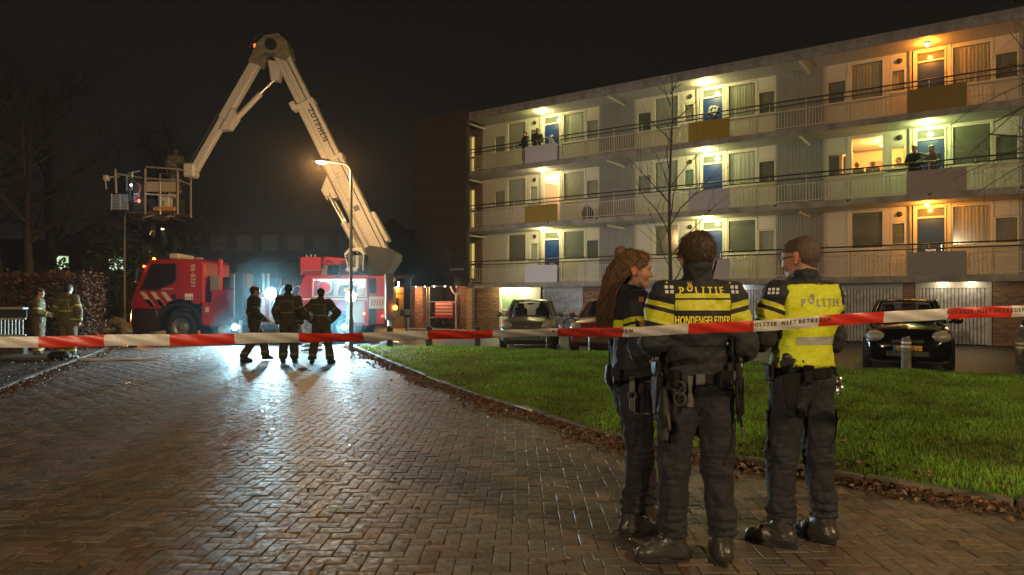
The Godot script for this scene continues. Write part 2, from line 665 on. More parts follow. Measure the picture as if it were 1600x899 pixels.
func grow_grass(poly: PackedVector2Array) -> void:
	var r := rnd(21)
	var tufts := []
	for q in 5:
		var m := MB.new()
		for k in 11:
			var a := r.randf() * TAU
			var p := Vector3(r.randfn(0, 0.022), 0, r.randfn(0, 0.022))
			var h := r.randf_range(0.025, 0.07)
			var lean := Vector3(cos(a), 0, sin(a)) * r.randf_range(0.01, 0.05)
			var side := Vector3(-sin(a), 0, cos(a)) * r.randf_range(0.0018, 0.0032)
			var mid := p + Vector3(0, h * 0.6, 0) + lean * 0.35
			var tip := p + Vector3(0, h, 0) + lean
			var g := r.randf_range(0.7, 1.25)
			m.col = Color(0.155 * g * r.randf_range(0.8, 1.25), 0.33 * g, 0.03 * g)
			if r.randf() < 0.06:
				m.col = Color(0.17, 0.15, 0.07)
			m.face([p - side, p + side, mid + side * 0.8, mid - side * 0.8])
			m.face([mid - side * 0.8, mid + side * 0.8, tip])
			for e in range(m.n.size() - 7, m.n.size()):
				m.n[e] = (m.n[e] * (1.0 if m.n[e].y >= 0 else -1.0) + Vector3(0, 0.8, 0)).normalized()
		tufts.append(m.mesh())
	var gm := mat("grass", Color(1, 1, 1), 0.55, "")
	gm.vertex_color_use_as_albedo = true
	gm.backlight_enabled = true
	gm.backlight = Color(0.4, 0.5, 0.2)
	var patches := FastNoiseLite.new()
	patches.frequency = 0.6
	var lots := [[], [], [], [], []]
	var tints := [[], [], [], [], []]
	var lo := Vector2(-6, -24)
	var n := 0
	while n < 330000:
		n += 1
		var p := Vector2(r.randf_range(-5.5, 15.5), r.randf_range(-22, -2.0))
		var d := -p.y
		if absf(p.x) > d * 0.85 + 1.5 or r.randf() > clampf(11.0 / d, 0.42, 1.0) or not Geometry2D.is_point_in_polygon(p, poly):
			continue
		var q := r.randi() % 5
		var thick := patches.get_noise_2d(p.x, p.y)
		var s := r.randf_range(0.5, 1.25) * (1.0 + thick * 0.7) * (1.0 + clampf((d - 8.0) * 0.03, 0.0, 0.3))
		lots[q].append(Transform3D(Basis(Vector3.UP, r.randf() * TAU).scaled(Vector3(s, s, s)), Vector3(p.x, 0.033, p.y)))
		var g := 1.05 + thick * 0.75 + r.randfn(0, 0.14)
		tints[q].append(Color(g * (1.15 - thick * 0.3), g, g))
	for q in 5:
		var o := copies("grass", tufts[q], gm, lots[q], tints[q])
		tag(o, "short green grass of the lawn between the brick road and the parking strip", "grass")

# ------------------------------------------------------------------ gallery flats
const FLOORS := [2.30, 5.07, 7.84]
const WALL := -1.35

func make_flats() -> void:
	var b := thing("apartment_building", "long four-storey gallery flats with blue front doors, white balustrades and lit gallery lamps", "building", Vector3(-2.06, 0, -34.5), -0.598)
	var cream := mat("cream_panel", lin(0.56, 0.55, 0.48), 0.6, "grain", 0.8)
	var cream2 := mat("cream_frame", lin(0.62, 0.61, 0.52), 0.5, "grain", 0.5)
	var concrete := mat("concrete", lin(0.36, 0.34, 0.31), 0.8, "blotch", 2.5, 0.15)
	var soffit := mat("soffit", lin(0.5, 0.49, 0.44), 0.8, "grain", 2.0)
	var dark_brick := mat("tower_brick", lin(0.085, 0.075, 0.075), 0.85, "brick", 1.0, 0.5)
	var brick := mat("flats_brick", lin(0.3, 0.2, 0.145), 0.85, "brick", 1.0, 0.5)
	var corr := mat("corrugated", lin(0.26, 0.27, 0.29), 0.5, "grain", 0.6)
	var white := mat("white_paint", lin(0.62, 0.6, 0.56), 0.45, "grain", 0.7)
	var iron := mat("black_iron", lin(0.012, 0.012, 0.013), 0.45, "")
	var LEN := 32.0
	# storeys: slabs, roof, inner walls
	for f in 3:
		part("gallery_slab", MB.new().span(Vector3(-0.9, FLOORS[f] - 0.2, -4.6), Vector3(LEN, FLOORS[f], 0.06), 0.012), soffit, b)
		part("slab_edge", MB.new().span(Vector3(-0.05, FLOORS[f] - 0.2, 0.062), Vector3(LEN, FLOORS[f] + 0.03, 0.1), 0.008), concrete, b)
	part("roof", MB.new().span(Vector3(-0.05, 10.41, -9.0), Vector3(LEN, 10.72, 0.06), 0.01), soffit, b)
	part("roof_edge", MB.new().span(Vector3(-0.05, 10.38, 0.062), Vector3(LEN, 10.76, 0.13), 0.01), mat("roof_edge", lin(0.3, 0.28, 0.29), 0.7, "blotch", 1.5), b)
	part("inner_wall", MB.new().span(Vector3(-1.2, 0, -4.9), Vector3(LEN, 10.4, -4.62)), mat("inner_wall", lin(0.3, 0.27, 0.22), 0.9, "grain", 1.0), b)
	part("end_wall", MB.new().span(Vector3(LEN, 0, -9), Vector3(LEN + 0.3, 10.4, -1.3)), brick, b)
	part("back_wall", MB.new().span(Vector3(-3.4, 0, -9.2), Vector3(LEN, 10.4, -8.95)), brick, b)
	# stair tower of dark brick at the left end
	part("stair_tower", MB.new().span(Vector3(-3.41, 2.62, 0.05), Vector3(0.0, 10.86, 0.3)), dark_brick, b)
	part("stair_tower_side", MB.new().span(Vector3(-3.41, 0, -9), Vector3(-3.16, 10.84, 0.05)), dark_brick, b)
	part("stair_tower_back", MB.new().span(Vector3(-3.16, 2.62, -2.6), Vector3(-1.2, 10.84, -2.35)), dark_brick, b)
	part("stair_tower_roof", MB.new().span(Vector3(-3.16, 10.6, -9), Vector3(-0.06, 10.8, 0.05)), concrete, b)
	make_entrance(b, brick, dark_brick, white, iron)
	# the three gallery storeys
	var kinds := [
		["-rpvd", "-kkkw", "-kkyb", "-kkcd"],
		["ppppp", "pwnwk", "dLLkk", "wkkcd"],
		["ppwwp", "kgbca", "bccca", "wkkcd"]]
	for f in 3:
		var y: float = FLOORS[f]
		# stair end of the gallery: lit stair door, brick pier
		window(b, -1.12, -0.72, y + 0.05, y + 2.2, "S", cream2)
		part("wall_panel", MB.new().span(Vector3(-1.2, y + 2.2, WALL - 0.12), Vector3(-0.62, y + 2.57, WALL)), cream, b)
		part("brick_pier", MB.new().span(Vector3(-0.6, y, WALL - 0.2), Vector3(-0.27, y + 2.57, WALL + 0.05)), brick, b)
		part("wall_panel", MB.new().span(Vector3(-0.25, y, WALL - 0.12), Vector3(0.36, y + 2.57, WALL)), cream, b)
		for k in 4:
			var o := 0.26 + 7.8 * k
			var kind: String = kinds[f][k]
			unit(b, o, y, f, k, kind, cream, cream2, corr, iron)
		railing(b, f, y, LEN, white, iron)

func panel(b: Node, x0: float, x1: float, y0: float, y1: float, m: Material, z := WALL) -> MeshInstance3D:
	return part("wall_panel", MB.new().span(Vector3(x0 + 0.004, y0, z - 0.12), Vector3(x1 - 0.004, y1, z), 0.006), m, b)

func unit(b: Node, o: float, y: float, f: int, k: int, kind: String, cream: Material, frame: Material, corr: Material, iron: Material) -> void:
	var top := y + 2.57
	# A narrow, B wide, C small in a panel, door, D wide, E narrow
	var sets := [[0.22, 0.93, 1.08, 1.98], [1.04, 2.16, 1.08, 2.5], [2.36, 2.86, 1.18, 2.02], [4.24, 5.42, 1.08, 2.5], [5.46, 6.16, 1.08, 2.02]]
	for q in 5:
		var s = sets[q]
		var x0: float = o + s[0]
		var x1: float = o + s[1]
		if kind[q] == "-":
			panel(b, x0, x1, y, top, cream)
			continue
		panel(b, x0, x1, y, y + s[2] - 0.01, cream)
		# vertical boards of the parapet below the window
		panel(b, x0, x1, y + s[3] + 0.01, top, cream)
		window(b, x0, x1, y + s[2], y + s[3], kind[q], frame)
	panel(b, o + 0.1, o + 0.22, y, top, cream)
	panel(b, o + 0.93, o + 1.04, y, top, frame, WALL + 0.02)
	panel(b, o + 2.16, o + 2.36, y, top, cream)
	panel(b, o + 2.86, o + 3.04, y, top, cream)
	panel(b, o + 4.12, o + 4.24, y, top, frame, WALL + 0.03)
	panel(b, o + 5.42, o + 5.46, y, top, frame, WALL + 0.015)
	# grooves of the boards under the wide windows
	for s in [[1.06, 2.14], [4.26, 5.4]]:
		var m := MB.new()
		var x: float = s[0]
		while x < s[1]:
			m.span(Vector3(o + x, y + 0.03, WALL + 0.001), Vector3(o + x + 0.115, y + 1.0, WALL + 0.02), 0.006)
			x += 0.128
		var g := part("board_cladding", m, cream, b)
		g.set_meta("kind", "stuff")
	# down pipe
	part("down_pipe", MB.new().tube([Vector3(o + 2.98, y, WALL + 0.06), Vector3(o + 2.98, top, WALL + 0.06)], 0.035, 8), mat("pipe_grey", lin(0.2, 0.2, 0.18), 0.5, ""), b)
	# front door with a transom
	var x0 := o + 3.08
	var x1 := o + 4.1
	var fr := MB.new()
	fr.span(Vector3(x0, y, WALL - 0.1), Vector3(x0 + 0.13, y + 2.5, WALL + 0.02), 0.008)
	fr.span(Vector3(x1 - 0.06, y, WALL - 0.1), Vector3(x1, y + 2.5, WALL + 0.02), 0.008)
	fr.span(Vector3(x0 + 0.13, y + 2.09, WALL - 0.1), Vector3(x1 - 0.06, y + 2.16, WALL + 0.018), 0.008)
	fr.span(Vector3(x0 + 0.13, y + 2.44, WALL - 0.1), Vector3(x1 - 0.06, y + 2.5, WALL + 0.018), 0.008)
	fr.span(Vector3(x0, y + 2.5, WALL - 0.1), Vector3(x1, top, WALL + 0.0))
	part("door_frame", fr, frame, b)
	var open := f == 1 and k == 0
	var blue := mat("blue_door", lin(0.006, 0.035, 0.17), 0.4, "grain", 0.7)
	var leaf := MB.new()
	var wx := x1 - 0.06 - (x0 + 0.13) - 0.01
	leaf.span(Vector3(0.0, 0.02, -0.045), Vector3(wx, 2.085, 0.0), 0.006)
	leaf.span(Vector3(0.1, 1.0, 0.0), Vector3(wx - 0.1, 1.9, 0.006), 0.004)
	var door := part("door", leaf, mat("pale_door", lin(0.5, 0.45, 0.4), 0.5, "grain", 0.7) if open else blue, b)
	door.position = Vector3(x0 + 0.135, y, WALL - 0.03)
	if open:
		door.rotation.y = 1.15
		tag(door, "pale front door standing open onto a brightly lit hall")
	var hd := MB.new()
	hd.tube([Vector3(wx - 0.09, 1.03, 0.0), Vector3(wx - 0.09, 1.03, 0.05), Vector3(wx - 0.2, 1.03, 0.05)], 0.011, 6)
	hd.span(Vector3(wx - 0.11, 0.95, 0.0), Vector3(wx - 0.07, 1.15, 0.008))
	part("handle", hd, mat("chrome", lin(0.5, 0.5, 0.5), 0.25, "", 1, 0, 1.0), door)
	part("letter_slot", MB.new().span(Vector3(wx * 0.3, 0.93, 0.001), Vector3(wx * 0.68, 1.0, 0.012), 0.003), mat("alu", lin(0.5, 0.5, 0.48), 0.35, "", 1, 0, 0.8), door)
	part("transom_pane", MB.new().span(Vector3(x0 + 0.13, y + 2.16, WALL - 0.05), Vector3(x1 - 0.06, y + 2.44, WALL - 0.044)), glass("pane", Color(0.7, 0.75, 0.7), 0.12), b)
	if open:
		# the hall behind the open door
		var hall := MB.new()
		hall.span(Vector3(x0 - 0.05, y, WALL - 2.6), Vector3(x0 + 0.02, top, WALL - 0.12))
		hall.span(Vector3(x1, y, WALL - 2.6), Vector3(x1 + 0.07, top, WALL - 0.12))
		hall.span(Vector3(x0, y, WALL - 2.7), Vector3(x1, top, WALL - 2.6))
		part("hall", hall, mat("hall_wall", lin(0.7, 0.62, 0.52), 0.8, "grain", 1.0), b)
		var hl := part("hall_lamp", MB.new().ball(Vector3.ZERO, Vector3(0.11, 0.07, 0.11)), glow("hall_lamp", Color(1.0, 0.82, 0.6), 6.0), b)
		hl.position = Vector3(o + 3.6, top - 0.1, WALL - 1.0)
		omni(hl, Vector3(0, -0.02, 0), Color(1.0, 0.78, 0.55), 2.6, 0.1)
	else:
		part("hall_panel", MB.new().span(Vector3(x0, y, WALL - 0.5), Vector3(x1, top, WALL - 0.42)), mat("dim_hall", lin(0.12, 0.11, 0.09), 0.9, "grain", 1.0), b)
	# house number plate and round wall lamp over the small window
	part("wall_lamp_unlit", MB.new().lathe([Vector2(0, 0.0), Vector2(0.09, 0.0), Vector2(0.1, 0.03), Vector2(0.07, 0.09), Vector2(0, 0.11)], 14, Transform3D(Basis(Vector3.RIGHT, PI / 2), Vector3(o + 2.66, y + 2.3, WALL))), mat("lamp_dark", lin(0.03, 0.03, 0.03), 0.35, ""), b)
	# corrugated cladding
	var m := MB.new()
	var x := o + 6.19
	while x < o + 7.88:
		var z := WALL + 0.024
		m.face([Vector3(x, y, WALL), Vector3(x + 0.022, y, z), Vector3(x + 0.022, top, z), Vector3(x, top, WALL)])
		m.face([Vector3(x + 0.022, y, z), Vector3(x + 0.045, y, z), Vector3(x + 0.045, top, z), Vector3(x + 0.022, top, z)])
		m.face([Vector3(x + 0.045, y, z), Vector3(x + 0.067, y, WALL), Vector3(x + 0.067, top, WALL), Vector3(x + 0.045, top, z)])
		m.face([Vector3(x + 0.067, y, WALL), Vector3(x + 0.088, y, WALL), Vector3(x + 0.088, top, WALL), Vector3(x + 0.067, top, WALL)])
		x += 0.088
	m.span(Vector3(o + 6.16, y, WALL - 0.1), Vector3(o + 7.9, top, WALL - 0.004))
	part("corrugated_panel", m, corr, b)
	# gallery lamp on the ceiling
	var cols := [[Color(1.0, 0.92, 0.6), Color(1.0, 0.94, 0.62), Color(1.0, 0.6, 0.17), Color(1, 0.8, 0.4)],
		[Color(1.0, 0.91, 0.62), Color(0.98, 0.96, 0.64), Color(0.93, 1.0, 0.6), Color(1, 0.8, 0.4)],
		[Color(1.0, 0.94, 0.6), Color(1.0, 0.95, 0.62), Color(1.0, 0.58, 0.16), Color(1, 0.8, 0.4)]]
	var lc: Color = cols[f][k]
	if f == 0 and k == 2:
		lc = Color(1.0, 0.62, 0.2)
	var lamp := part("ceiling_lamp", MB.new().lathe([Vector2(0, -0.1), Vector2(0.05, -0.095), Vector2(0.06, -0.03), Vector2(0.06, 0.0)], 14), glow("lamp_glow_%d%d" % [f, k], lc.lerp(Color(1, 1, 1), 0.45), 7.0), b)
	lamp.position = Vector3(o + 3.56, top - 0.05, -0.62)
	part("lamp_base", MB.new().lathe([Vector2(0.065, 0.0), Vector2(0.075, 0.01), Vector2(0.075, 0.05), Vector2(0, 0.05)], 14), mat("lamp_white", lin(0.6, 0.6, 0.55), 0.5, ""), lamp)
	omni(lamp, Vector3(0, -0.05, 0), lc, LAMP[f][k], 0.05)
	# drain spout along the ceiling
	if k < 3:
		part("rain_spout", MB.new().tube([Vector3(o + 7.4, top - 0.16, WALL), Vector3(o + 7.4, top - 0.16, 0.25)], 0.05, 10), mat("spout", lin(0.55, 0.53, 0.46), 0.4, ""), b)
	if k == 0:
		part("rain_spout", MB.new().tube([Vector3(-0.08, top - 0.16, WALL), Vector3(-0.08, top - 0.16, 0.15)], 0.05, 10), mat("spout", lin(0.55, 0.53, 0.46), 0.4, ""), b)

const LAMP := [[1.2, 1.4, 1.5, 1.0], [0.9, 1.4, 1.4, 1.0], [1.25, 1.4, 1.7, 1.0]]

func window(b: Node, x0: float, x1: float, y0: float, y1: float, kind: String, frame: Material) -> void:
	var fr := MB.new()
	var t := 0.055
	fr.span(Vector3(x0, y0, WALL - 0.09), Vector3(x0 + t, y1, WALL + 0.012), 0.006)
	fr.span(Vector3(x1 - t, y0, WALL - 0.09), Vector3(x1, y1, WALL + 0.012), 0.006)
	fr.span(Vector3(x0 + t, y0, WALL - 0.09), Vector3(x1 - t, y0 + t, WALL + 0.01), 0.006)
	fr.span(Vector3(x0 + t, y1 - t, WALL - 0.09), Vector3(x1 - t, y1, WALL + 0.01), 0.006)
	fr.span(Vector3(x0 - 0.02, y0 - 0.03, WALL - 0.02), Vector3(x1 + 0.02, y0, WALL + 0.05), 0.006)
	var win := part("window", fr, frame, b)
	part("pane", MB.new().span(Vector3(x0 + t, y0 + t, WALL - 0.05), Vector3(x1 - t, y1 - t, WALL - 0.044)), glass("pane", Color(0.7, 0.75, 0.7), 0.12), win)
	var z := WALL - 0.14
	var looks := {
		"g": ["blind", lin(0.4, 0.41, 0.38)], "w": ["curtain", lin(0.7, 0.74, 0.66)], "p": ["blind", lin(0.55, 0.55, 0.46)], "n": ["curtain", lin(0.08, 0.24, 0.2)], "c": ["folds", lin(0.62, 0.57, 0.43)],
		"b": ["folds", lin(0.26, 0.21, 0.15)], "a": ["folds", lin(0.2, 0.15, 0.1)], "y": ["folds", lin(0.7, 0.54, 0.16)], "v": ["slats", lin(0.14, 0.15, 0.13)], "r": ["blind", lin(0.1, 0.04, 0.035)], "G": ["blind", lin(0.33, 0.33, 0.29)]}
	if kind == "S":
		# frosted door to the lit stairs
		part("stair_glow_window", MB.new().span(Vector3(x0 + t, y0 + t, z - 0.02), Vector3(x1 - t, y1 - t, z)), glow("stair_window", Color(1.0, 0.85, 0.45), 0.36), win)
		part("mid_rail", MB.new().span(Vector3(x0 + t, y0 + 0.95, WALL - 0.04), Vector3(x1 - t, y0 + 1.05, WALL + 0.005)), mat("stair_door_dark", lin(0.05, 0.03, 0.02), 0.5, ""), win)
		return
	if kind == "L":
		# lit living room behind the glass
		if x1 - x0 > 0.9:
			var room := MB.new()
			room.span(Vector3(x0 - 0.3, y0 - 1.08, WALL - 3.2), Vector3(x1 + 1.0, y0 + 1.4, WALL - 3.1))
			room.span(Vector3(x0 - 0.4, y0 - 1.08, WALL - 3.1), Vector3(x0 - 0.3, y0 + 1.4, WALL - 0.13))
			room.span(Vector3(x1 + 0.9, y0 - 1.08, WALL - 3.1), Vector3(x1 + 1.0, y0 + 1.4, WALL - 0.13))
			part("living_room", room, mat("living_room", lin(0.62, 0.45, 0.28), 0.9, "grain", 1.0), win)
			part("sideboard", MB.new().span(Vector3(x0 + 0.2, y0 - 1.08, WALL - 3.05), Vector3(x1 + 0.6, y0 + 0.1, WALL - 2.6), 0.02), mat("sideboard", lin(0.5, 0.42, 0.33), 0.5, "grain", 0.6), win)
			part("room_frame", MB.new().span(Vector3(x0 + 0.25, y0 + 0.4, WALL - 3.1), Vector3(x0 + 0.75, y0 + 1.0, WALL - 3.06), 0.01), mat("room_frame", lin(0.2, 0.12, 0.07), 0.5, ""), win)
			var rl := part("room_lamp", MB.new().ball(Vector3.ZERO, Vector3(0.16, 0.06, 0.16)), glow("room_lamp", Color(1.0, 0.75, 0.4), 5.0), win)
			rl.position = Vector3(x0 + 0.95, y1 - 0.12, WALL - 1.5)
			omni(rl, Vector3(0, -0.03, 0), Color(1.0, 0.7, 0.36), 5.0, 0.12)
		return
	if kind == "d" or kind == "k":
		if kind == "d":
			part("inner_blind", MB.new().span(Vector3(x0 + t, y0 + t, z - 0.35), Vector3(x1 - t, y1 - t, z - 0.34)), mat("dim_blind", lin(0.025, 0.022, 0.02), 0.8, "grain", 0.6), win)
		else:
			part("net_curtain", MB.new().span(Vector3(x0 + t, y0 + t, z - 0.2), Vector3(x1 - t, y0 + t + (y1 - y0) * 0.35, z - 0.195)), mat("net_curtain", lin(0.03, 0.033, 0.03), 0.9, "cloth", 0.3), win)
		return
	var look = looks[kind]
	var m := mat("drape_" + kind, look[1], 0.85, "cloth", 0.5)
	var mb := MB.new()
	match look[0]:
		"blind":
			mb.span(Vector3(x0 + t, y0 + t, z - 0.006), Vector3(x1 - t, y1 - t, z))
			mb.span(Vector3(x0 + t, y1 - t - 0.07, z), Vector3(x1 - t, y1 - t, z + 0.03), 0.01)
			mb.span(Vector3(x0 + t, y0 + t, z), Vector3(x1 - t, y0 + t + 0.03, z + 0.012), 0.005)
		"slats":
			var y := y0 + t
			while y < y1 - t - 0.05:
				mb.box(Vector3((x0 + x1) / 2, y + 0.03, z), Vector3(x1 - x0 - 2 * t - 0.02, 0.068, 0.006), 0.0, Basis(Vector3.RIGHT, 0.35))
				y += 0.062
		_:
			var deep := 0.012 if look[0] == "curtain" else 0.03
			var waves := 5.0 if look[0] == "curtain" else 8.0
			var sd := x0 * 3.7 + y0
			var gap := 0.0 if look[0] == "curtain" else 0.25
			var w := x1 - x0 - 2 * t
			for half in 2:
				mb.grid(28, 3, func(u: float, q: float) -> Vector3:
					var uu := (u * (0.5 - gap * 0.12) if half == 0 else 1.0 - (1.0 - u) * (0.5 + gap * 0.12)) if gap > 0 else (u * 0.5 + 0.5 * half)
					var ph := uu * w * waves * 1.9 + sd
					return Vector3(x0 + t + uu * w + sin(ph * 0.7) * 0.012 * q, y0 + t + q * (y1 - y0 - 2 * t), z - 0.03 + deep * (sin(ph * TAU * 0.6) + 0.5 * sin(ph * 2.3)) * (1.0 - 0.4 * q)))
			m.backlight_enabled = true
			m.backlight = look[1] * 0.4
	part("curtain", mb, m, win)

func railing(b: Node, f: int, y: float, length: float, white: Material, iron: Material) -> void:
	var rail := part("gallery_railing", MB.new().span(Vector3(0, y + 0.1, -0.015), Vector3(length, y + 0.13, 0.015), 0.004), white, b)
	part("top_bar", MB.new().span(Vector3(0, y + 0.72, -0.02), Vector3(length, y + 0.75, 0.02), 0.004), white, rail)
	part("hand_rail", MB.new().tube([Vector3(0, y + 1.1, 0.0), Vector3(length, y + 1.1, 0.0)], 0.026, 8), iron, rail)
	part("lower_rail", MB.new().tube([Vector3(0, y + 0.93, 0.03), Vector3(length, y + 0.93, 0.03)], 0.02, 8), iron, rail)
	var spans := [[3.25, 5.0], [11.15, 12.82], [18.88, 20.58], [26.7, 28.4]]
	var tints := [[lin(0.72, 0.71, 0.78), lin(0.46, 0.44, 0.5), lin(0.32, 0.3, 0.3), lin(0.4, 0.36, 0.38)],
		[lin(0.34, 0.23, 0.025), lin(0.48, 0.46, 0.53), lin(0.36, 0.3, 0.3), lin(0.4, 0.36, 0.38)],
		[lin(0.6, 0.57, 0.63), lin(0.34, 0.23, 0.025), lin(0.26, 0.17, 0.035), lin(0.4, 0.36, 0.38)]]
	for k in 4:
		var m := MB.new().span(Vector3(spans[k][0], y - 0.02, 0.035), Vector3(spans[k][1], y + 0.82, 0.06), 0.006)
		part("infill_panel", m, mat("infill_%d%d" % [f, k], tints[f][k], 0.7, "grain", 0.8), rail)
	var post := MB.new().span(Vector3(-0.02, -0.1, -0.02), Vector3(0.02, 0.75, 0.02), 0.004)
	post.span(Vector3(-0.014, 0.75, -0.014), Vector3(0.014, 1.1, 0.014))
	var pm := post.mesh()
	var bar := MB.new().span(Vector3(-0.009, 0.13, -0.009), Vector3(0.009, 0.72, 0.009)).mesh()
	var x := 0.02
	var k := 0
	while x < length:
		var hidden := false
		for s in spans:
			hidden = hidden or (x > s[0] + 0.02 and x < s[1] - 0.02)
		if k % 12 == 0:
			part("post", pm, white, rail).position = Vector3(x, y, 0)
		elif not hidden and x < 25.0:
			part("baluster", bar, white, rail).position = Vector3(x, y, 0)
		x += 0.1083
		k += 1

func make_entrance(b: Node, brick: Material, dark_brick: Material, white: Material, iron: Material) -> void:
	var lit := mat("lit_entrance_brick", lin(0.36, 0.2, 0.12), 0.85, "brick", 0.9, 0.6)  # brick warmed and brightened, the entrance light painted into its colour
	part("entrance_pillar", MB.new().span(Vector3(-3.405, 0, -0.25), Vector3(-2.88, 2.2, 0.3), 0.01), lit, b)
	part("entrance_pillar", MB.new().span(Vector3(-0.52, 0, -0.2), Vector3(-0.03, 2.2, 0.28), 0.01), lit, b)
	part("entrance_canopy", MB.new().span(Vector3(-5.3, 2.2, -1.0), Vector3(-0.1, 2.6, 1.15), 0.02), mat("canopy", lin(0.05, 0.045, 0.045), 0.7, "blotch", 1.0), b)
	var n := 0
	for x in [-4.6, -4.0, -3.3, -2.7, -2.1, -1.5, -0.8]:
		var l := part("canopy_lamp", MB.new().ball(Vector3.ZERO, Vector3(0.035, 0.03, 0.035), 6, 8), glow("canopy_lamp", Color(1.0, 0.9, 0.85), 9.0), b)
		l.position = Vector3(x, 2.18, 1.0)
		if n % 3 == 2:
			omni(l, Vector3(0, -0.01, 0), Color(1.0, 0.78, 0.55), 1.3, 0.02)
		n += 1
	# recessed hall: dark glass wall, red door leaves
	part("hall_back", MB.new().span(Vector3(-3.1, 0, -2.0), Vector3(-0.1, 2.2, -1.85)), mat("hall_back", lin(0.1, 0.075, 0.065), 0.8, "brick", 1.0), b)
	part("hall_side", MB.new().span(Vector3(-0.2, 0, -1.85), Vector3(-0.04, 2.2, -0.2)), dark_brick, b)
	part("hall_floor", MB.new().span(Vector3(-3.3, -0.05, -1.85), Vector3(0, 0.05, 0.9), 0.01), mat("hall_floor", lin(0.3, 0.27, 0.23), 0.6, "grain", 0.7), b)
	var red := mat("red_door", lin(0.2, 0.012, 0.012), 0.4, "grain", 0.6)
	for k in 2:
		var fr := MB.new()
		var x0 := -1.95 + k * 0.62
		fr.span(Vector3(x0, 0.05, -1.2), Vector3(x0 + 0.09, 2.1, -1.14), 0.005)
		fr.span(Vector3(x0 + 0.5, 0.05, -1.2), Vector3(x0 + 0.59, 2.1, -1.14), 0.005)
		fr.span(Vector3(x0 + 0.09, 0.05, -1.2), Vector3(x0 + 0.5, 0.42, -1.14), 0.005)
		fr.span(Vector3(x0 + 0.09, 1.98, -1.2), Vector3(x0 + 0.5, 2.1, -1.14), 0.005)
		fr.span(Vector3(x0 + 0.09, 1.0, -1.2), Vector3(x0 + 0.5, 1.1, -1.14), 0.005)
		var d := part("entrance_door", fr, red, b)
		part("pane", MB.new().span(Vector3(x0 + 0.09, 0.42, -1.175), Vector3(x0 + 0.5, 1.98, -1.168)), glass("pane", Color(0.7, 0.75, 0.7), 0.12), d)
	# steel frame with the red letter boxes
	var st := MB.new()
	for x in [-2.72, -2.55, -0.72]:
		st.span(Vector3(x - 0.03, 0, 0.1), Vector3(x + 0.03, 2.18, 0.16), 0.005)
	for y in [0.62, 1.42]:
		st.span(Vector3(-2.69, y - 0.025, 0.105), Vector3(-0.75, y + 0.025, 0.155), 0.005)
	st.span(Vector3(-2.69, 0.02, 0.1), Vector3(-0.75, 0.06, 0.16), 0.005)
	part("entrance_screen", st, mat("steel_frame", lin(0.3, 0.29, 0.27), 0.45, "grain", 0.5, 0.0, 0.3), b)
	var bx := part("letter_box_bank", MB.new().span(Vector3(-1.95, 0.6, 0.12), Vector3(-0.76, 1.4, 0.42), 0.012), mat("letter_red", lin(0.5, 0.03, 0.02), 0.45, "grain", 0.6), b)
	var flap := MB.new().span(Vector3(0.005, 0, 0), Vector3(0.275, 0.1, 0.012), 0.004).mesh()
	for j in 4:
		for i in 4:
			part("flap", flap, mat("flap", lin(0.6, 0.42, 0.4), 0.4, "grain", 0.3), bx).position = Vector3(-1.9 + i * 0.285, 0.76 + j * 0.165, 0.42)
	# street name plate
	var plate := part("name_plate", MB.new().span(Vector3(-1.05, 2.98, 0.301), Vector3(-0.18, 3.12, 0.315), 0.004), mat("plate_blue", lin(0.1, 0.14, 0.4), 0.4, ""), b)
	var tx := letters("KLAPROOSSTRAAT 50-78", 0.06)
	var pl := part("plate_lettering", tx, mat("plate_white", lin(0.5, 0.52, 0.6), 0.5, ""), plate)
	pl.position = Vector3(-0.615, 3.02, 0.318)
	part("down_pipe", MB.new().tube([Vector3(-0.95, 2.2, 0.36), Vector3(-0.85, 1.95, 0.36), Vector3(-0.62, 1.75, 0.36), Vector3(-0.62, 0.0, 0.36)], 0.045, 8), white, b)
	# ground storey to the right: doors, brick, garages (wall plane z = -0.45)
	var z := -0.45
	var frame := MB.new()
	frame.span(Vector3(-0.02, 0, z - 0.06), Vector3(0.05, 2.1, z), 0.005)
	frame.span(Vector3(-0.45, 0, z - 0.06), Vector3(-0.38, 2.1, z), 0.005)
	for y in [0.0, 0.7, 1.35, 2.04]:
		frame.span(Vector3(-0.38, y, z - 0.06), Vector3(-0.02, y + 0.06, z), 0.005)
	var gd := part("glass_side_door", frame, mat("dark_green_frame", lin(0.02, 0.03, 0.025), 0.4, ""), b)
	part("pane", MB.new().span(Vector3(-0.38, 0.06, z - 0.03), Vector3(-0.02, 2.04, z - 0.024)), glass("pane", Color(0.7, 0.75, 0.7), 0.12), gd)
	for s in [[0.06, 1.43], [6.07, 8.85], [10.95, 11.9], [14.05, 16.6], [18.7, 19.06], [21.28, 32.0]]:
		part("brick_wall", MB.new().span(Vector3(s[0], 0, z - 0.2), Vector3(s[1], 2.1, z)), brick, b)
	# green glazed panel with white frame and the white panel next to it
	var gf := MB.new()
	gf.span(Vector3(1.45, 0, z - 0.1), Vector3(1.57, 2.1, z + 0.02), 0.006)
	gf.span(Vector3(2.66, 0, z - 0.1), Vector3(2.78, 2.1, z + 0.02), 0.006)
	gf.span(Vector3(1.57, 1.98, z - 0.1), Vector3(2.66, 2.1, z + 0.018), 0.006)
	gf.span(Vector3(1.57, 0.98, z - 0.1), Vector3(2.66, 1.06, z + 0.018), 0.006)
	var gw := part("green_panel_frame", gf, white, b)
	part("green_panel", MB.new().span(Vector3(1.57, 1.06, z - 0.06), Vector3(2.66, 1.98, z - 0.03)), mat("green_panel", lin(0.22, 0.34, 0.25), 0.5, "grain", 0.8), gw)
	part("lower_panel", MB.new().span(Vector3(1.57, 0.0, z - 0.06), Vector3(2.66, 0.98, z - 0.03)), mat("white_panel", lin(0.55, 0.56, 0.5), 0.5, "grain", 0.8), gw)
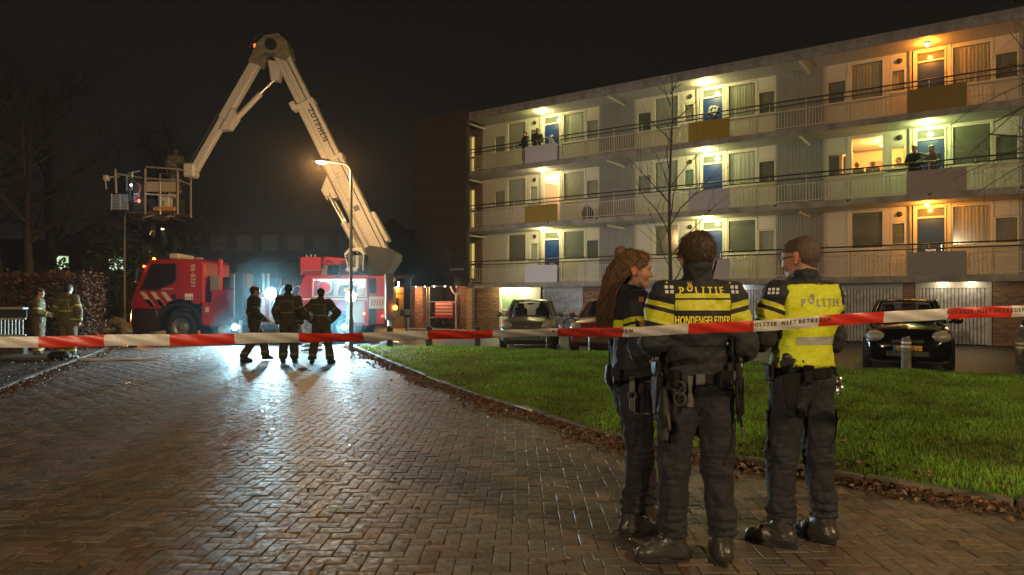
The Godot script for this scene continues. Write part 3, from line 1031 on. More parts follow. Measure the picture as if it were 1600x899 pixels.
	part("white_panel", MB.new().span(Vector3(2.79, 0, z - 0.1), Vector3(3.82, 2.1, z), 0.006), mat("white_panel", lin(0.55, 0.56, 0.5), 0.5, "grain", 0.8), b)
	part("down_pipe", MB.new().tube([Vector3(3.88, 0, z + 0.08), Vector3(3.88, 2.1, z + 0.08)], 0.05, 8), mat("pipe_dark", lin(0.05, 0.05, 0.045), 0.5, ""), b)
	for s in [[3.95, 6.06], [8.86, 10.94], [11.92, 14.03], [16.62, 18.69], [19.08, 21.26]]:
		var g := MB.new()
		g.span(Vector3(s[0], 0, z - 0.12), Vector3(s[0] + 0.1, 2.1, z + 0.01), 0.006)
		g.span(Vector3(s[1] - 0.1, 0, z - 0.12), Vector3(s[1], 2.1, z + 0.01), 0.006)
		g.span(Vector3(s[0] + 0.1, 1.9, z - 0.12), Vector3(s[1] - 0.1, 2.1, z + 0.008), 0.006)
		var gr := part("garage_door", g, mat("garage_frame", lin(0.4, 0.39, 0.36), 0.5, "grain", 0.6), b)
		var m := MB.new()
		var x: float = s[0] + 0.1
		while x < s[1] - 0.19:
			m.face([Vector3(x, 0.02, z - 0.05), Vector3(x + 0.02, 0.02, z - 0.02), Vector3(x + 0.02, 1.9, z - 0.02), Vector3(x, 1.9, z - 0.05)])
			m.face([Vector3(x + 0.02, 0.02, z - 0.02), Vector3(x + 0.085, 0.02, z - 0.02), Vector3(x + 0.085, 1.9, z - 0.02), Vector3(x + 0.02, 1.9, z - 0.02)])
			m.face([Vector3(x + 0.085, 0.02, z - 0.02), Vector3(x + 0.105, 0.02, z - 0.05), Vector3(x + 0.105, 1.9, z - 0.05), Vector3(x + 0.085, 1.9, z - 0.02)])
			x += 0.105
		m.span(Vector3(s[0] + 0.1, 0.02, z - 0.1), Vector3(s[1] - 0.1, 1.9, z - 0.052))
		part("corrugated_leaf", m, mat("garage_leaf", lin(0.4, 0.4, 0.41), 0.35, "blotch", 0.9, 0.0, 0.3), gr)
		part("handle", MB.new().span(Vector3((s[0] + s[1]) / 2 - 0.08, 0.85, z - 0.02), Vector3((s[0] + s[1]) / 2 + 0.08, 0.9, z + 0.02), 0.006), iron, gr)
	for q in [[1.95, Color(1.0, 0.95, 0.65), 1.0], [2.85, Color(1.0, 0.95, 0.65), 0.8], [12.9, Color(0.9, 0.95, 1.0), 0.3], [19.9, Color(1.0, 0.9, 0.75), 0.1], [20.7, Color(1.0, 0.9, 0.75), 0.1]]:  # middle lamp and right pair unseen, placed to light the garage doors
		var l := part("slab_lamp", MB.new().box(Vector3.ZERO, Vector3(0.3, 0.06, 0.1), 0.02), glow("slab_lamp", Color(1.0, 0.95, 0.75), 5.0 if q[0] < 15 else 1.0), b)
		l.position = Vector3(q[0], 2.05, -0.2)
		omni(l, Vector3(0, -0.01, 0), q[1], q[2], 0.05)

func make_low_building() -> void:
	var b := thing("low_annex", "low brick annex with pale roof band and yellow door beside the truck", "building", Vector3(-2.06, 0, -34.5), -0.598)
	var brick := mat("flats_brick", lin(0.3, 0.2, 0.145), 0.85, "brick", 1.0, 0.5)
	part("wall", MB.new().span(Vector3(-16, 0, -7), Vector3(-3.42, 2.3, -1.5)), brick, b)
	part("roof_band", MB.new().span(Vector3(-16.2, 2.3, -7.2), Vector3(-3.42, 2.9, -1.3), 0.02), mat("roof_band", lin(0.36, 0.33, 0.28), 0.7, "blotch", 1.4), b)
	var fr := MB.new()
	fr.span(Vector3(-6.86, 0, -1.5), Vector3(-6.76, 2.0, -1.42), 0.006)
	fr.span(Vector3(-5.84, 0, -1.5), Vector3(-5.74, 2.0, -1.42), 0.006)
	fr.span(Vector3(-6.76, 1.9, -1.5), Vector3(-5.84, 2.0, -1.42), 0.006)
	part("door_frame", fr, mat("yellow_frame", lin(0.3, 0.24, 0.1), 0.6, "grain", 0.6), b)
	var d := part("door", MB.new().span(Vector3(-6.76, 0.02, -1.5), Vector3(-5.84, 1.9, -1.45), 0.005), mat("yellow_door", lin(0.5, 0.34, 0.03), 0.5, "grain", 0.7), b)
	tag(d, "yellow door with a narrow dark pane")
	part("pane", MB.new().span(Vector3(-6.4, 1.1, -1.449), Vector3(-6.2, 1.62, -1.44)), mat("dark_pane", lin(0.02, 0.02, 0.02), 0.1, ""), d)
	part("handle", MB.new().tube([Vector3(-6.65, 0.95, -1.45), Vector3(-6.65, 0.95, -1.4), Vector3(-6.52, 0.95, -1.4)], 0.012, 6), mat("chrome", lin(0.5, 0.5, 0.5), 0.25, "", 1, 0, 1.0), d)
	var l := part("wall_lamp", MB.new().ball(Vector3.ZERO, Vector3(0.15, 0.15, 0.09), 8, 12), glow("annex_lamp", Color(1.0, 0.72, 0.42), 8.0), b)
	l.position = Vector3(-6.55, 2.1, -1.4)
	omni(l, Vector3(0, 0, 0.06), Color(1.0, 0.65, 0.3), 2.2, 0.1)

# ------------------------------------------------------------------ street lamps
const SODIUM := Color(1.0, 0.77, 0.5)

func street_lamp(label: String, at: Vector3, height: float, reach: Vector3, energy: float, tone := SODIUM, glowing := 12.0) -> Node3D:
	var t := thing("street_lamp", label, "street lamp", at, 0.0, "street lamps")
	var m := mat("lamp_pole", lin(0.2, 0.21, 0.2), 0.45, "grain", 0.6, 0.0, 0.4)
	var pole := MB.new()
	pole.lathe([Vector2(0.075, 0), Vector2(0.075, 0.9), Vector2(0.055, 0.95), Vector2(0.042, height - 0.35)], 12)
	part("pole", pole, m, t)
	var pts := []
	for k in 9:
		var a := PI / 2 * k / 8.0
		pts.append(Vector3(0, height - 0.36 + 0.3 * sin(a), 0) + reach.normalized() * 0.3 * (1.0 - cos(a)))
	pts.append(Vector3(0, height - 0.03, 0) + reach - reach.normalized() * 0.2)
	part("arm", MB.new().tube(pts, 0.03, 8), m, t)
	var head := part("lamp_head", MB.new().ball(Vector3.ZERO, Vector3(0.1, 0.065, 0.24), 8, 12), m, t)
	head.position = reach + Vector3(0, height, 0)
	head.rotation.y = atan2(reach.x, reach.z)
	if energy > 0.0:
		var bulb := part("lamp_glass", MB.new().ball(Vector3(0, -0.05, 0.02), Vector3(0.085, 0.06, 0.16), 8, 12), glow("lamp_%d" % int(tone.b * 100), tone.lerp(Color(1, 1, 1), 0.35), glowing), head)
		omni(bulb, Vector3(0, -0.06, 0.02), tone, energy, 0.1)
	return t

func make_street_lamps() -> void:
	street_lamp("lit street lamp whose arm hangs over the fire truck's boom", Vector3(-4.78, 0, -20.7), 5.62, Vector3(-0.82, 0.0, 0.1), 26.0)
	street_lamp("thin lamp post standing behind the crouching firefighter, its head behind the rescue basket", Vector3(-16.67, 0, -30), 5.4, Vector3(0.8, 0, 0.6), 0.0)
	street_lamp("small distant lit street lamp behind the truck's cab", Vector3(-26.0, 0, -50), 6.5, Vector3(1.1, 0.15, 0.3), 25.0)
	street_lamp("street lamp beside the lawn behind the viewer, lighting the officers' backs", Vector3(7.6, 0, 2.6), 6.2, Vector3(-1.0, 0, -0.25), 54.0, Color(1.0, 0.84, 0.62))
	street_lamp("unseen street lamp on the left verge behind the viewer, placed to light the officers and the flats", Vector3(-9.5, 0, 8.0), 5.6, Vector3(1.0, 0, -0.25), 84.0, Color(1.0, 0.88, 0.7))  # lamp out of view, placed to light the officers' backs and the flats
	street_lamp("unseen street lamp beside the parking strip beyond the right edge, placed to light the lawn, the cars and the flats", Vector3(13.8, 0, -8.2), 6.2, Vector3(-1.0, 0, -0.3), 13.0, Color(1.0, 0.84, 0.62))  # unseen lamp, placed to light lawn, parked cars and gallery fronts

# ------------------------------------------------------------------ aerial platform fire truck, its nose to the left
const FLOOD := Color(0.72, 0.93, 1.0)

func pv(a: Array) -> PackedVector2Array:
	var p := PackedVector2Array()
	for k in range(0, a.size(), 2):
		p.append(Vector2(a[k], a[k + 1]))
	return p

func wheel(under: Node, at: Vector3, r: float, w: float, side: float, axle := Vector3(0, 0, 1), alloy := false) -> void:
	# axle: outward direction of the wheel
	var ba := Basis(Quaternion(Vector3.UP, axle * side))
	var tr := Transform3D(ba, at)
	var rr := r * 0.6
	var ty := MB.new().lathe([Vector2(rr, -w / 2), Vector2(r * 0.9, -w / 2), Vector2(r * 0.985, -w * 0.38), Vector2(r, -w * 0.2), Vector2(r, w * 0.2), Vector2(r * 0.985, w * 0.38), Vector2(r * 0.9, w / 2), Vector2(rr, w / 2), Vector2(rr * 0.97, w * 0.25)], 28, tr, true)
	for k in 28:   # tread blocks
		var a := TAU * k / 28
		ty.box(tr * Vector3(cos(a) * r, 0, sin(a) * r), Vector3(r * 0.14, w * 0.8, 0.02), 0.0, ba * Basis(Vector3.UP, -a + PI / 2))
	var o := part("wheel", ty, mat("tyre", lin(0.018, 0.018, 0.019), 0.75, "grain", 0.2), under)
	var rm := MB.new().lathe([Vector2(0, w * 0.30), Vector2(rr * 0.25, w * 0.32), Vector2(rr * 0.3, w * 0.2), Vector2(rr * 0.62, w * 0.12), Vector2(rr * 0.8, w * 0.3), Vector2(rr * 0.98, w * 0.36), Vector2(rr, w * 0.3), Vector2(rr, -w * 0.4)], 24, tr)
	var n := 5 if alloy else 10
	for k in n:
		var a := TAU * k / n
		if alloy:
			rm.box(tr * Vector3(cos(a) * rr * 0.55, w * 0.28, sin(a) * rr * 0.55), Vector3(rr * 0.75, w * 0.12, rr * 0.22), 0.01, ba * Basis(Vector3.UP, -a))
		else:
			rm.lathe([Vector2(0.025, 0), Vector2(0.022, 0.03), Vector2(0, 0.03)], 6, tr * Transform3D(Basis(), Vector3(cos(a) * rr * 0.5, w * 0.15, sin(a) * rr * 0.5)))
	part("rim", rm, mat("rim_grey", lin(0.28, 0.28, 0.28), 0.4, "grain", 0.2, 0.0, 0.5), o)

func decal(text: String, h: float, at: Vector3, ba: Basis, color: Material, under: Node, spread := 0.0) -> void:
	var o := part("lettering", letters(text, h, true, spread), color, under)
	o.transform = Transform3D(ba, at)

func make_truck() -> void:
	var t := thing("fire_truck", "red aerial platform fire truck with cream folding boom raised and floodlights on", "fire truck", Vector3(-8.5, 0, -25.25))
	var red := mat("truck_red", lin(0.42, 0.012, 0.018), 0.35, "grain", 1.2)
	red.clearcoat_enabled = true
	red.clearcoat = 0.4
	red.clearcoat_roughness = 0.15
	var hot := mat("signal_red", lin(0.6, 0.03, 0.02), 0.4, "grain", 1.0)
	var black := mat("truck_black", lin(0.012, 0.013, 0.014), 0.55, "grain", 0.7)
	var dark := mat("turret_dark", lin(0.016, 0.02, 0.02), 0.6, "grain", 1.0)
	var cream := mat("boom_cream", lin(0.54, 0.53, 0.5), 0.5, "grain", 1.6)
	var steel := mat("steel", lin(0.55, 0.56, 0.58), 0.3, "grain", 0.4, 0.0, 0.9)
	var pale := mat("truck_pale", lin(0.5, 0.5, 0.46), 0.5, "grain", 0.6)
	var reflect := mat("cream_stripe", lin(0.62, 0.56, 0.42), 0.45, "grain", 0.4)
	var F := 1.25
	# chassis
	var ch := MB.new()
	ch.span(Vector3(-4.3, 0.62, -0.5), Vector3(4.1, 0.9, -0.3), 0.02).span(Vector3(-4.3, 0.62, 0.3), Vector3(4.1, 0.9, 0.5), 0.02)
	for x in [-3.6, -1.6, 0.2, 1.4, 2.6, 3.9]:
		ch.span(Vector3(x, 0.66, -0.3), Vector3(x + 0.15, 0.86, 0.3))
	ch.span(Vector3(-2.1, 0.75, -1.1), Vector3(4.1, 1.0, 1.1), 0.03)
	part("chassis", ch, black, t)
	# cab
	var cab := MB.new()
	cab.prism(pv([-4.58, 1.22, -4.6, 1.5, -4.47, 1.85, -4.08, 2.72, -3.9, 2.89, -2.32, 2.91, -2.24, 2.82, -2.22, 1.42, -2.28, 1.36, -2.42, 1.36, -2.6, 1.48, -2.93, 1.55, -3.3, 1.45, -3.62, 1.2, -3.75, 1.2]), -F, F, 0.045)
	var cb := part("cab", cab, red, t)
	var bump := MB.new()
	bump.prism(pv([-4.6, 0.42, -4.66, 0.75, -4.62, 1.2, -3.76, 1.19, -3.68, 0.85, -3.68, 0.5, -3.9, 0.42]), -F + 0.01, F - 0.01, 0.03)
	part("bumper", bump, mat("shaded_bumper", lin(0.03, 0.012, 0.014), 0.45, "grain", 0.8), t)  # dark bumper with its shadow put into the colour
	for s in [1.0, -1.0]:
		var z: float = s * F
		# side window with slanted sill, door seams, mirror, handle
		var wd := MB.new().prism(pv([-4.26, 1.88, -3.98, 2.62, -3.9, 2.72, -3.1, 2.74, -3.06, 2.7, -3.07, 2.2, -3.2, 2.08, -3.7, 1.86]), z, z + s * 0.012, 0.005)
		part("side_window", wd, glass("truck_glass", Color(0.1, 0.12, 0.12), 0.6), cb)
		var fm := MB.new()
		var ring := pv([-4.26, 1.88, -3.98, 2.62, -3.9, 2.72, -3.1, 2.74, -3.06, 2.7, -3.07, 2.2, -3.2, 2.08, -3.7, 1.86])
		for k in ring.size():
			var a := ring[k]
			var b := ring[(k + 1) % ring.size()]
			fm.tube([Vector3(a.x, a.y, z + s * 0.008), Vector3(b.x, b.y, z + s * 0.008)], 0.025, 6)
		part("window_rubber", fm, black, cb)
		part("door_seam", MB.new().span(Vector3(-3.0, 1.5, z), Vector3(-2.985, 2.86, z + s * 0.004)).span(Vector3(-4.3, 1.6, z), Vector3(-4.285, 1.9, z + s * 0.004)), black, cb)
		var hd := MB.new().box(Vector3(-3.12, 1.62, z + s * 0.02), Vector3(0.16, 0.16, 0.03), 0.015)
		part("door_handle", hd, black, cb)
		var mr := MB.new().box(Vector3(-4.28, 2.35, z + s * 0.25), Vector3(0.14, 0.5, 0.22), 0.04)
		mr.tube([Vector3(-4.1, 2.62, z), Vector3(-4.25, 2.7, z + s * 0.25), Vector3(-4.28, 2.55, z + s * 0.25)], 0.02, 6)
		part("mirror", mr, black, cb)
		for k in 3:
			var x := -4.32 + 0.36 * k
			var lo := 1.28 if k < 2 else 1.46
			part("slanted_stripe", MB.new().prism(pv([x, 1.78, x + 0.17, 1.78, x + 0.17 + (1.78 - lo) * 0.75, lo, x + (1.78 - lo) * 0.75, lo]), z + s * 0.001, z + s * 0.005), reflect, cb)
		for k in 2:
			var x := -4.14 + 0.36 * k
			part("slanted_stripe", MB.new().prism(pv([x, 1.52, x + 0.16, 1.52, x + 0.16 + 0.18, 1.28, x + 0.18, 1.28]), z + s * 0.001, z + s * 0.005), mat("blue_stripe", lin(0.02, 0.025, 0.12), 0.4, "grain", 0.4), cb)
		# mud guard
		var mg := MB.new()
		var pts := []
		for k in 13:
			var a := PI * (k / 12.0)
			pts.append(Vector2(-2.93 + cos(a) * 0.78, 0.62 + sin(a) * 0.8))
		for k in 13:
			var a := PI * (1.0 - k / 12.0)
			pts.append(Vector2(-2.93 + cos(a) * 0.68, 0.62 + sin(a) * 0.7))
		mg.prism(PackedVector2Array(pts), s * 0.75, s * (F + 0.03), 0.01)
		part("mud_guard", mg, black, t)
		part("step", MB.new().span(Vector3(-2.28, 1.2, s * 0.9), Vector3(-2.05, 1.24, s * 1.22), 0.01).span(Vector3(-2.09, 1.24, s * 1.16), Vector3(-2.05, 1.36, s * 1.22), 0.01), steel, t)
	var front := Basis(Vector3.UP, 0.0)
	decal("06-8251", 0.15, Vector3(-2.48, 2.34, F + 0.006), Basis(Vector3.BACK, -PI / 2), reflect, cb, 0.022)
	decal("BRANDWEER", 0.05, Vector3(-3.36, 1.885, F + 0.006), front, reflect, cb)
	var pq := part("number_plate_cab", MB.new().span(Vector3(-2.76, 1.5, F + 0.001), Vector3(-2.48, 1.72, F + 0.008)), mat("plaque", lin(0.7, 0.68, 0.62), 0.5, ""), cb)
	decal("112", 0.12, Vector3(-2.62, 1.55, F + 0.011), front, mat("ink", lin(0.02, 0.02, 0.03), 0.5, ""), pq)
	# windscreen
	var ws := MB.new().prism(pv([-4.51, 1.92, -4.16, 2.7, -4.14, 2.68, -4.49, 1.9]), -1.1, 1.1)
	part("windscreen", ws, glass("truck_glass", Color(0.1, 0.12, 0.12), 0.6), cb)
	# driver's place glimpsed through the glass
	part("seat", MB.new().box(Vector3(-3.35, 2.0, 0.6), Vector3(0.4, 0.7, 0.5), 0.08), black, cb)
	# lamps, beacons, exhaust
	for s in [1.0, -1.0]:
		var hl := part("headlight", MB.new().ball(Vector3(-4.6, 0.98, s * 1.0), Vector3(0.08, 0.2, 0.2), 8, 12), glow("headlight_glow", Color(1.0, 0.75, 0.6), 2.0), t)
	omni(t, Vector3(-4.95, 0.95, 1.1), Color(1.0, 0.62, 0.3), 2.2, 0.08).name = "headlight_light"
	part("beacon_lamp", MB.new().lathe([Vector2(0.05, 0), Vector2(0.055, 0.06), Vector2(0.03, 0.11), Vector2(0, 0.12)], 12, Transform3D(Basis(), Vector3(-3.95, 2.86, 1.0))), glow("beacon_amber", Color(1.0, 0.4, 0.12), 9.0), cb)
	part("beacon_lamp", MB.new().lathe([Vector2(0.04, 0), Vector2(0.045, 0.05), Vector2(0, 0.08)], 12, Transform3D(Basis(), Vector3(-4.15, 2.62, 1.28))), glow("beacon_amber", Color(1.0, 0.4, 0.12), 9.0), cb)
	part("light_bar", MB.new().box(Vector3(-3.22, 3.02, 0.5), Vector3(0.36, 0.2, 1.2), 0.05), mat("lightbar", lin(0.5, 0.5, 0.42), 0.25, ""), cb)
	part("roof_marker", MB.new().box(Vector3(-2.42, 2.95, 0.9), Vector3(0.24, 0.06, 0.16), 0.02), pale, cb)
	# red trim up the rear edge of the cab
	part("cab_rear_trim", MB.new().span(Vector3(-2.22, 1.4, F - 0.2), Vector3(-2.12, 2.75, F - 0.02), 0.02), hot, cb)
	# wheels
	for s in [1.0, -1.0]:
		wheel(t, Vector3(-2.93, 0.56, s * 1.02), 0.56, 0.34, s)
		wheel(t, Vector3(1.55, 0.56, s * 1.02), 0.56, 0.36, s)
		wheel(t, Vector3(2.75, 0.56, s * 1.02), 0.56, 0.36, s)
	# equipment behind the cab
	part("engine_house", MB.new().span(Vector3(-2.05, 0.95, -1.1), Vector3(-1.3, 2.3, 0.9), 0.04), black, t)
	part("tool_rack", MB.new().span(Vector3(-1.95, 1.8, 0.95), Vector3(-1.6, 2.35, 1.15), 0.02), mat("rack_grey", lin(0.22, 0.2, 0.17), 0.6, "grain", 0.5), t)
	part("red_post", MB.new().box(Vector3(-1.62, 2.35, 1.05), Vector3(0.15, 1.15, 0.15), 0.05), hot, t)
	var ba := MB.new().prism(pv([-2.18, 0.66, -2.16, 1.42, -1.85, 1.42, -1.82, 1.86, -0.93, 1.86, -0.93, 1.6, -1.0, 0.62, -1.95, 0.6]), 0.6, F, 0.02)
	part("front_locker", ba, red, t)
	part("locker_shade", MB.new().prism(pv([-1.0, 1.55, -0.96, 1.55, -0.99, 0.66, -1.75, 0.64]), F, F + 0.006), mat("shaded_red", lin(0.2, 0.01, 0.014), 0.4, "grain", 0.8), t)  # shade painted as a darker red triangle on the locker side
	part("locker_plate", MB.new().span(Vector3(-2.06, 1.08, F), Vector3(-1.93, 1.26, F + 0.008)), reflect, t)
	part("tank", MB.new().span(Vector3(-1.35, 1.86, 0.3), Vector3(-0.75, 2.45, 1.0), 0.05), mat("tank_grey", lin(0.06, 0.062, 0.07), 0.45, "grain", 0.6), t)
	for x in [-0.18, 0.0]:
		part("chrome_tube", MB.new().tube([Vector3(x, 1.7, 0.95), Vector3(x, 2.42, 0.95)], 0.045, 10), steel, t)
	part("white_sack", MB.new().ball(Vector3(-1.35, 0.42, 1.45), Vector3(0.2, 0.22, 0.16), 8, 10), pale, t)
	# outriggers: front and rear pairs, each a beam, a leg with a housing and a foot pad
	for q in [[-0.62, 1.85, 2.45], [4.42, 2.0, 2.38]]:
		for s in [1.0, -1.0]:
			var x: float = q[0]
			var z: float = q[1] * s
			var root := part("outrigger", MB.new().box(Vector3(x, 1.6, z), Vector3(0.26, 1.55, 0.26), 0.03), black, t)
			part("beam", MB.new().span(Vector3(x - 0.12, 0.92, s * 0.5), Vector3(x + 0.12, 1.16, z - s * 0.14), 0.02), black, root)
			part("leg", MB.new().tube([Vector3(x, 0.82, z), Vector3(x, 0.1, z)], 0.07, 12), steel, root)
			part("foot_pad", MB.new().lathe([Vector2(0.32, 0.0), Vector2(0.32, 0.05), Vector2(0.12, 0.09), Vector2(0.1, 0.16), Vector2(0, 0.16)], 16, Transform3D(Basis(), Vector3(x, 0.045, z))), steel, root)
			part("ground_plate", MB.new().box(Vector3(x, 0.022, z), Vector3(0.8, 0.04, 0.6), 0.01), black, root)
			part("guard_edge", MB.new().span(Vector3(x - 0.16, 0.9, z + s * 0.131), Vector3(x - 0.13, 2.36, z + s * 0.15)), pale, root)
	# middle: deck with rails, pale lockers
	part("mid_locker", MB.new().span(Vector3(-0.45, 0.62, 0.5), Vector3(0.05, 1.72, F), 0.02), red, t)
	part("mid_shutter", MB.new().span(Vector3(-0.3, 0.95, F), Vector3(0.0, 1.6, F + 0.012), 0.004), pale, t)
	part("deck_locker", MB.new().span(Vector3(0.08, 0.66, 0.4), Vector3(1.22, 1.55, F), 0.02), red, t)
	for k in 2:
		var sh := part("shutter", MB.new().span(Vector3(0.14 + k * 0.55, 0.72, F), Vector3(0.64 + k * 0.55, 1.5, F + 0.01), 0.004), pale, t)
		for j in 12:
			part("slat", MB.new().span(Vector3(0.15 + k * 0.55, 0.74 + j * 0.062, F + 0.01), Vector3(0.63 + k * 0.55, 0.794 + j * 0.062, F + 0.018), 0.003), pale, sh)
	for x in [0.45, 0.85]:
		part("deck_rail", MB.new().tube([Vector3(x, 1.55, 1.15), Vector3(x + 0.05, 1.85, 1.15), Vector3(x + 0.16, 1.98, 1.15), Vector3(x + 0.3, 1.98, 1.15), Vector3(x + 0.36, 1.85, 1.15), Vector3(x + 0.38, 1.55, 1.15)], 0.022, 8), steel, t)
	# rear body, with a lit open locker
	var body := MB.new()
	body.prism(pv([1.2, 1.56, 1.3, 1.56, 1.3, 2.3, 1.42, 2.36, 1.3, 2.36]), 0.2, 0.3)
	body = MB.new()
	body.prism(pv([1.05, 1.5, 1.32, 2.28, 1.42, 2.36, 3.55, 2.36, 3.55, 2.22, 1.66, 2.22, 1.66, 1.62, 3.46, 1.62, 3.46, 2.22, 3.55, 2.22, 3.55, 0.62, 3.1, 0.62, 3.1, 1.1, 1.2, 1.1, 1.2, 1.5]), 0.35, F, 0.0)
	part("rear_body", body, red, t)
	part("rear_body_core", MB.new().span(Vector3(1.2, 1.1, -F), Vector3(4.1, 2.35, 0.34), 0.03), red, t)
	part("upper_locker_back", MB.new().span(Vector3(1.67, 1.63, 0.36), Vector3(3.45, 2.21, 0.4)), pale, t)
	part("locker_floor", MB.new().span(Vector3(1.67, 1.62, 0.4), Vector3(3.45, 1.65, F - 0.02)), pale, t)
	part("reel", MB.new().lathe([Vector2(0.27, 0), Vector2(0.27, 0.05), Vector2(0.2, 0.06), Vector2(0.19, 0.0)], 20, Transform3D(Basis(Vector3.RIGHT, PI / 2), Vector3(1.98, 1.95, 0.95))), pale, t)
	part("reel_hose", MB.new().lathe([Vector2(0, 0), Vector2(0.19, 0), Vector2(0.19, 0.08), Vector2(0, 0.08)], 20, Transform3D(Basis(Vector3.RIGHT, PI / 2), Vector3(1.98, 1.95, 0.93))), hot, t)
	part("equipment_box", MB.new().span(Vector3(2.5, 1.66, 0.6), Vector3(3.05, 2.04, 1.05), 0.02), mat("equip_grey", lin(0.2, 0.2, 0.21), 0.5, "grain", 0.4), t)
	part("yellow_label", MB.new().span(Vector3(2.68, 1.78, 1.05), Vector3(2.84, 1.93, 1.056)), mat("label_yellow", lin(0.6, 0.35, 0.02), 0.5, ""), t)
	part("equipment_box", MB.new().span(Vector3(2.28, 1.66, 0.6), Vector3(2.46, 2.1, 1.0), 0.02), pale, t)
	part("equipment_box", MB.new().span(Vector3(3.1, 1.66, 0.6), Vector3(3.38, 1.95, 1.05), 0.02), pale, t)
	for k in 4:
		part("locker_lamp", MB.new().box(Vector3(1.9 + k * 0.45, 2.2, 0.8), Vector3(0.4, 0.02, 0.06)), glow("locker_lamp", Color(0.75, 0.95, 1.0), 5.0), t)
	for x in [2.0, 2.56, 3.1]:
		var l := part("locker_bulb_lamp", MB.new().box(Vector3.ZERO, Vector3(0.16, 0.03, 0.05)), glow("locker_lamp", Color(0.75, 0.95, 1.0), 5.0), t)
		l.position = Vector3(x, 2.17, 1.02)
		omni(l, Vector3.ZERO, FLOOD, 0.3, 0.04)
	var fr := MB.new()
	fr.span(Vector3(1.62, 2.2, F), Vector3(3.5, 2.25, F + 0.02), 0.005).span(Vector3(1.62, 1.6, F), Vector3(3.5, 1.64, F + 0.02), 0.005)
	fr.span(Vector3(1.62, 1.64, F), Vector3(1.67, 2.2, F + 0.018), 0.005).span(Vector3(3.45, 1.64, F), Vector3(3.5, 2.2, F + 0.018), 0.005)
	part("locker_frame", fr, pale, t)
	part("white_line", MB.new().span(Vector3(1.22, 1.5, F), Vector3(3.52, 1.56, F + 0.006)), reflect, t)
	var rs := part("lower_shutter", MB.new().span(Vector3(2.78, 0.72, F), Vector3(3.42, 1.46, F + 0.01), 0.004), pale, t)
	for j in 11:
		part("slat", MB.new().span(Vector3(2.8, 0.74 + j * 0.064, F + 0.01), Vector3(3.4, 0.796 + j * 0.064, F + 0.018), 0.003), pale, rs)
	part("grab_handle", MB.new().box(Vector3(2.52, 2.31, F + 0.02), Vector3(0.2, 0.06, 0.04), 0.015), black, t)
	part("rear_end", MB.new().span(Vector3(3.56, 0.66, 0.35), Vector3(4.1, 2.34, F - 0.06), 0.02), red, t)
	part("painted_recess", MB.new().span(Vector3(3.58, 1.72, F - 0.06), Vector3(3.82, 2.26, F - 0.05)).span(Vector3(3.58, 0.7, F - 0.06), Vector3(3.82, 1.2, F - 0.05)), black, t)  # recesses drawn as flat black sheets in place of their shade
	var hp := part("hatched_panel", MB.new().span(Vector3(3.56, 1.2, F - 0.05), Vector3(4.12, 1.62, F - 0.02), 0.006), pale, t)
	for k in 5:
		part("red_hatch", MB.new().prism(pv([3.64 + k * 0.09, 1.3, 3.68 + k * 0.09, 1.3, 3.72 + k * 0.09, 1.52, 3.68 + k * 0.09, 1.52]), F - 0.02, F - 0.014), red, hp)
	for p in [[4.05, 0.95, 0.05, Color(1.0, 0.12, 0.1), 4.0, "tail"], [-0.5, 1.02, 0.035, Color(1.0, 0.35, 0.05), 9.0, "amber"], [3.42, 1.03, 0.035, Color(1.0, 0.35, 0.05), 8.0, "amber"], [4.62, 1.25, 0.08, Color(1.0, 0.45, 0.05), 10.0, "amber"]]:
		var zz: float = F + 0.03 if p[0] < 4.5 else 2.1
		part(p[5] + "_lamp", MB.new().ball(Vector3(p[0], p[1], zz), Vector3(p[2], p[2], 0.03), 6, 10), glow("marker_%s_%d" % [p[5], int(p[4])], p[3], p[4]), t)
	omni(t, Vector3(4.62, 1.25, 2.22), Color(1.0, 0.45, 0.08), 0.5, 0.06).name = "amber_lamp_light"
	# floodlights
	var floods := [[0.46, 1.72, 2.0, 0.19, 25.0, 1.0], [2.98, 1.61, 1.36, 0.18, 25.0, 1.0], [-0.68, 0.6, 2.14, 0.1, 9.0, 0.2], [2.77, 0.58, 1.4, 0.09, 9.0, 0.2]]
	for q in floods:
		var c := Vector3(q[0], q[1], q[2])
		var rr: float = q[3]
		var hs := part("flood_lamp", MB.new().lathe([Vector2(rr * 0.5, -0.14), Vector2(rr * 1.08, -0.02), Vector2(rr * 1.08, 0.02), Vector2(rr, 0.02)], 18, Transform3D(Basis(Vector3.RIGHT, PI / 2), c)), black, t)
		part("flood_glass", MB.new().ball(c + Vector3(0, 0, 0.012), Vector3(rr, rr, 0.03), 8, 16), glow("flood_glow", Color(0.85, 0.97, 1.0), 40.0), hs)
		spot(hs, c + Vector3(0, 0, 0.09), Vector3(0.12, -0.13, 1.0), FLOOD, q[4], 82.0, rr * 0.7)
	var rear := part("flood_lamp", MB.new().box(Vector3(4.2, 2.1, -0.7), Vector3(0.14, 0.22, 0.3), 0.03), black, t)  # unseen rear work lamp, placed to light the parking strip and flats
	part("flood_glass", MB.new().box(Vector3(4.275, 2.1, -0.7), Vector3(0.012, 0.17, 0.25), 0.004), glow("unseen_rear_flood_glow", Color(0.9, 0.97, 1.0), 12.0), rear)
	spot(rear, Vector3(4.33, 2.1, -0.7), Vector3(1.0, 0.05, -0.12), Color(0.85, 0.95, 1.0), 8.0, 70.0, 0.1)
	part("flood_mast", MB.new().tube([Vector3(0.46, 1.2, 1.2), Vector3(0.46, 1.3, 1.9), Vector3(0.46, 1.62, 1.9)], 0.03, 8), steel, t)
	# roof of the body: red chest, boom rest, turret
	part("roof_chest", MB.new().span(Vector3(1.12, 2.37, 0.1), Vector3(1.85, 3.0, 1.0), 0.03), red, t)
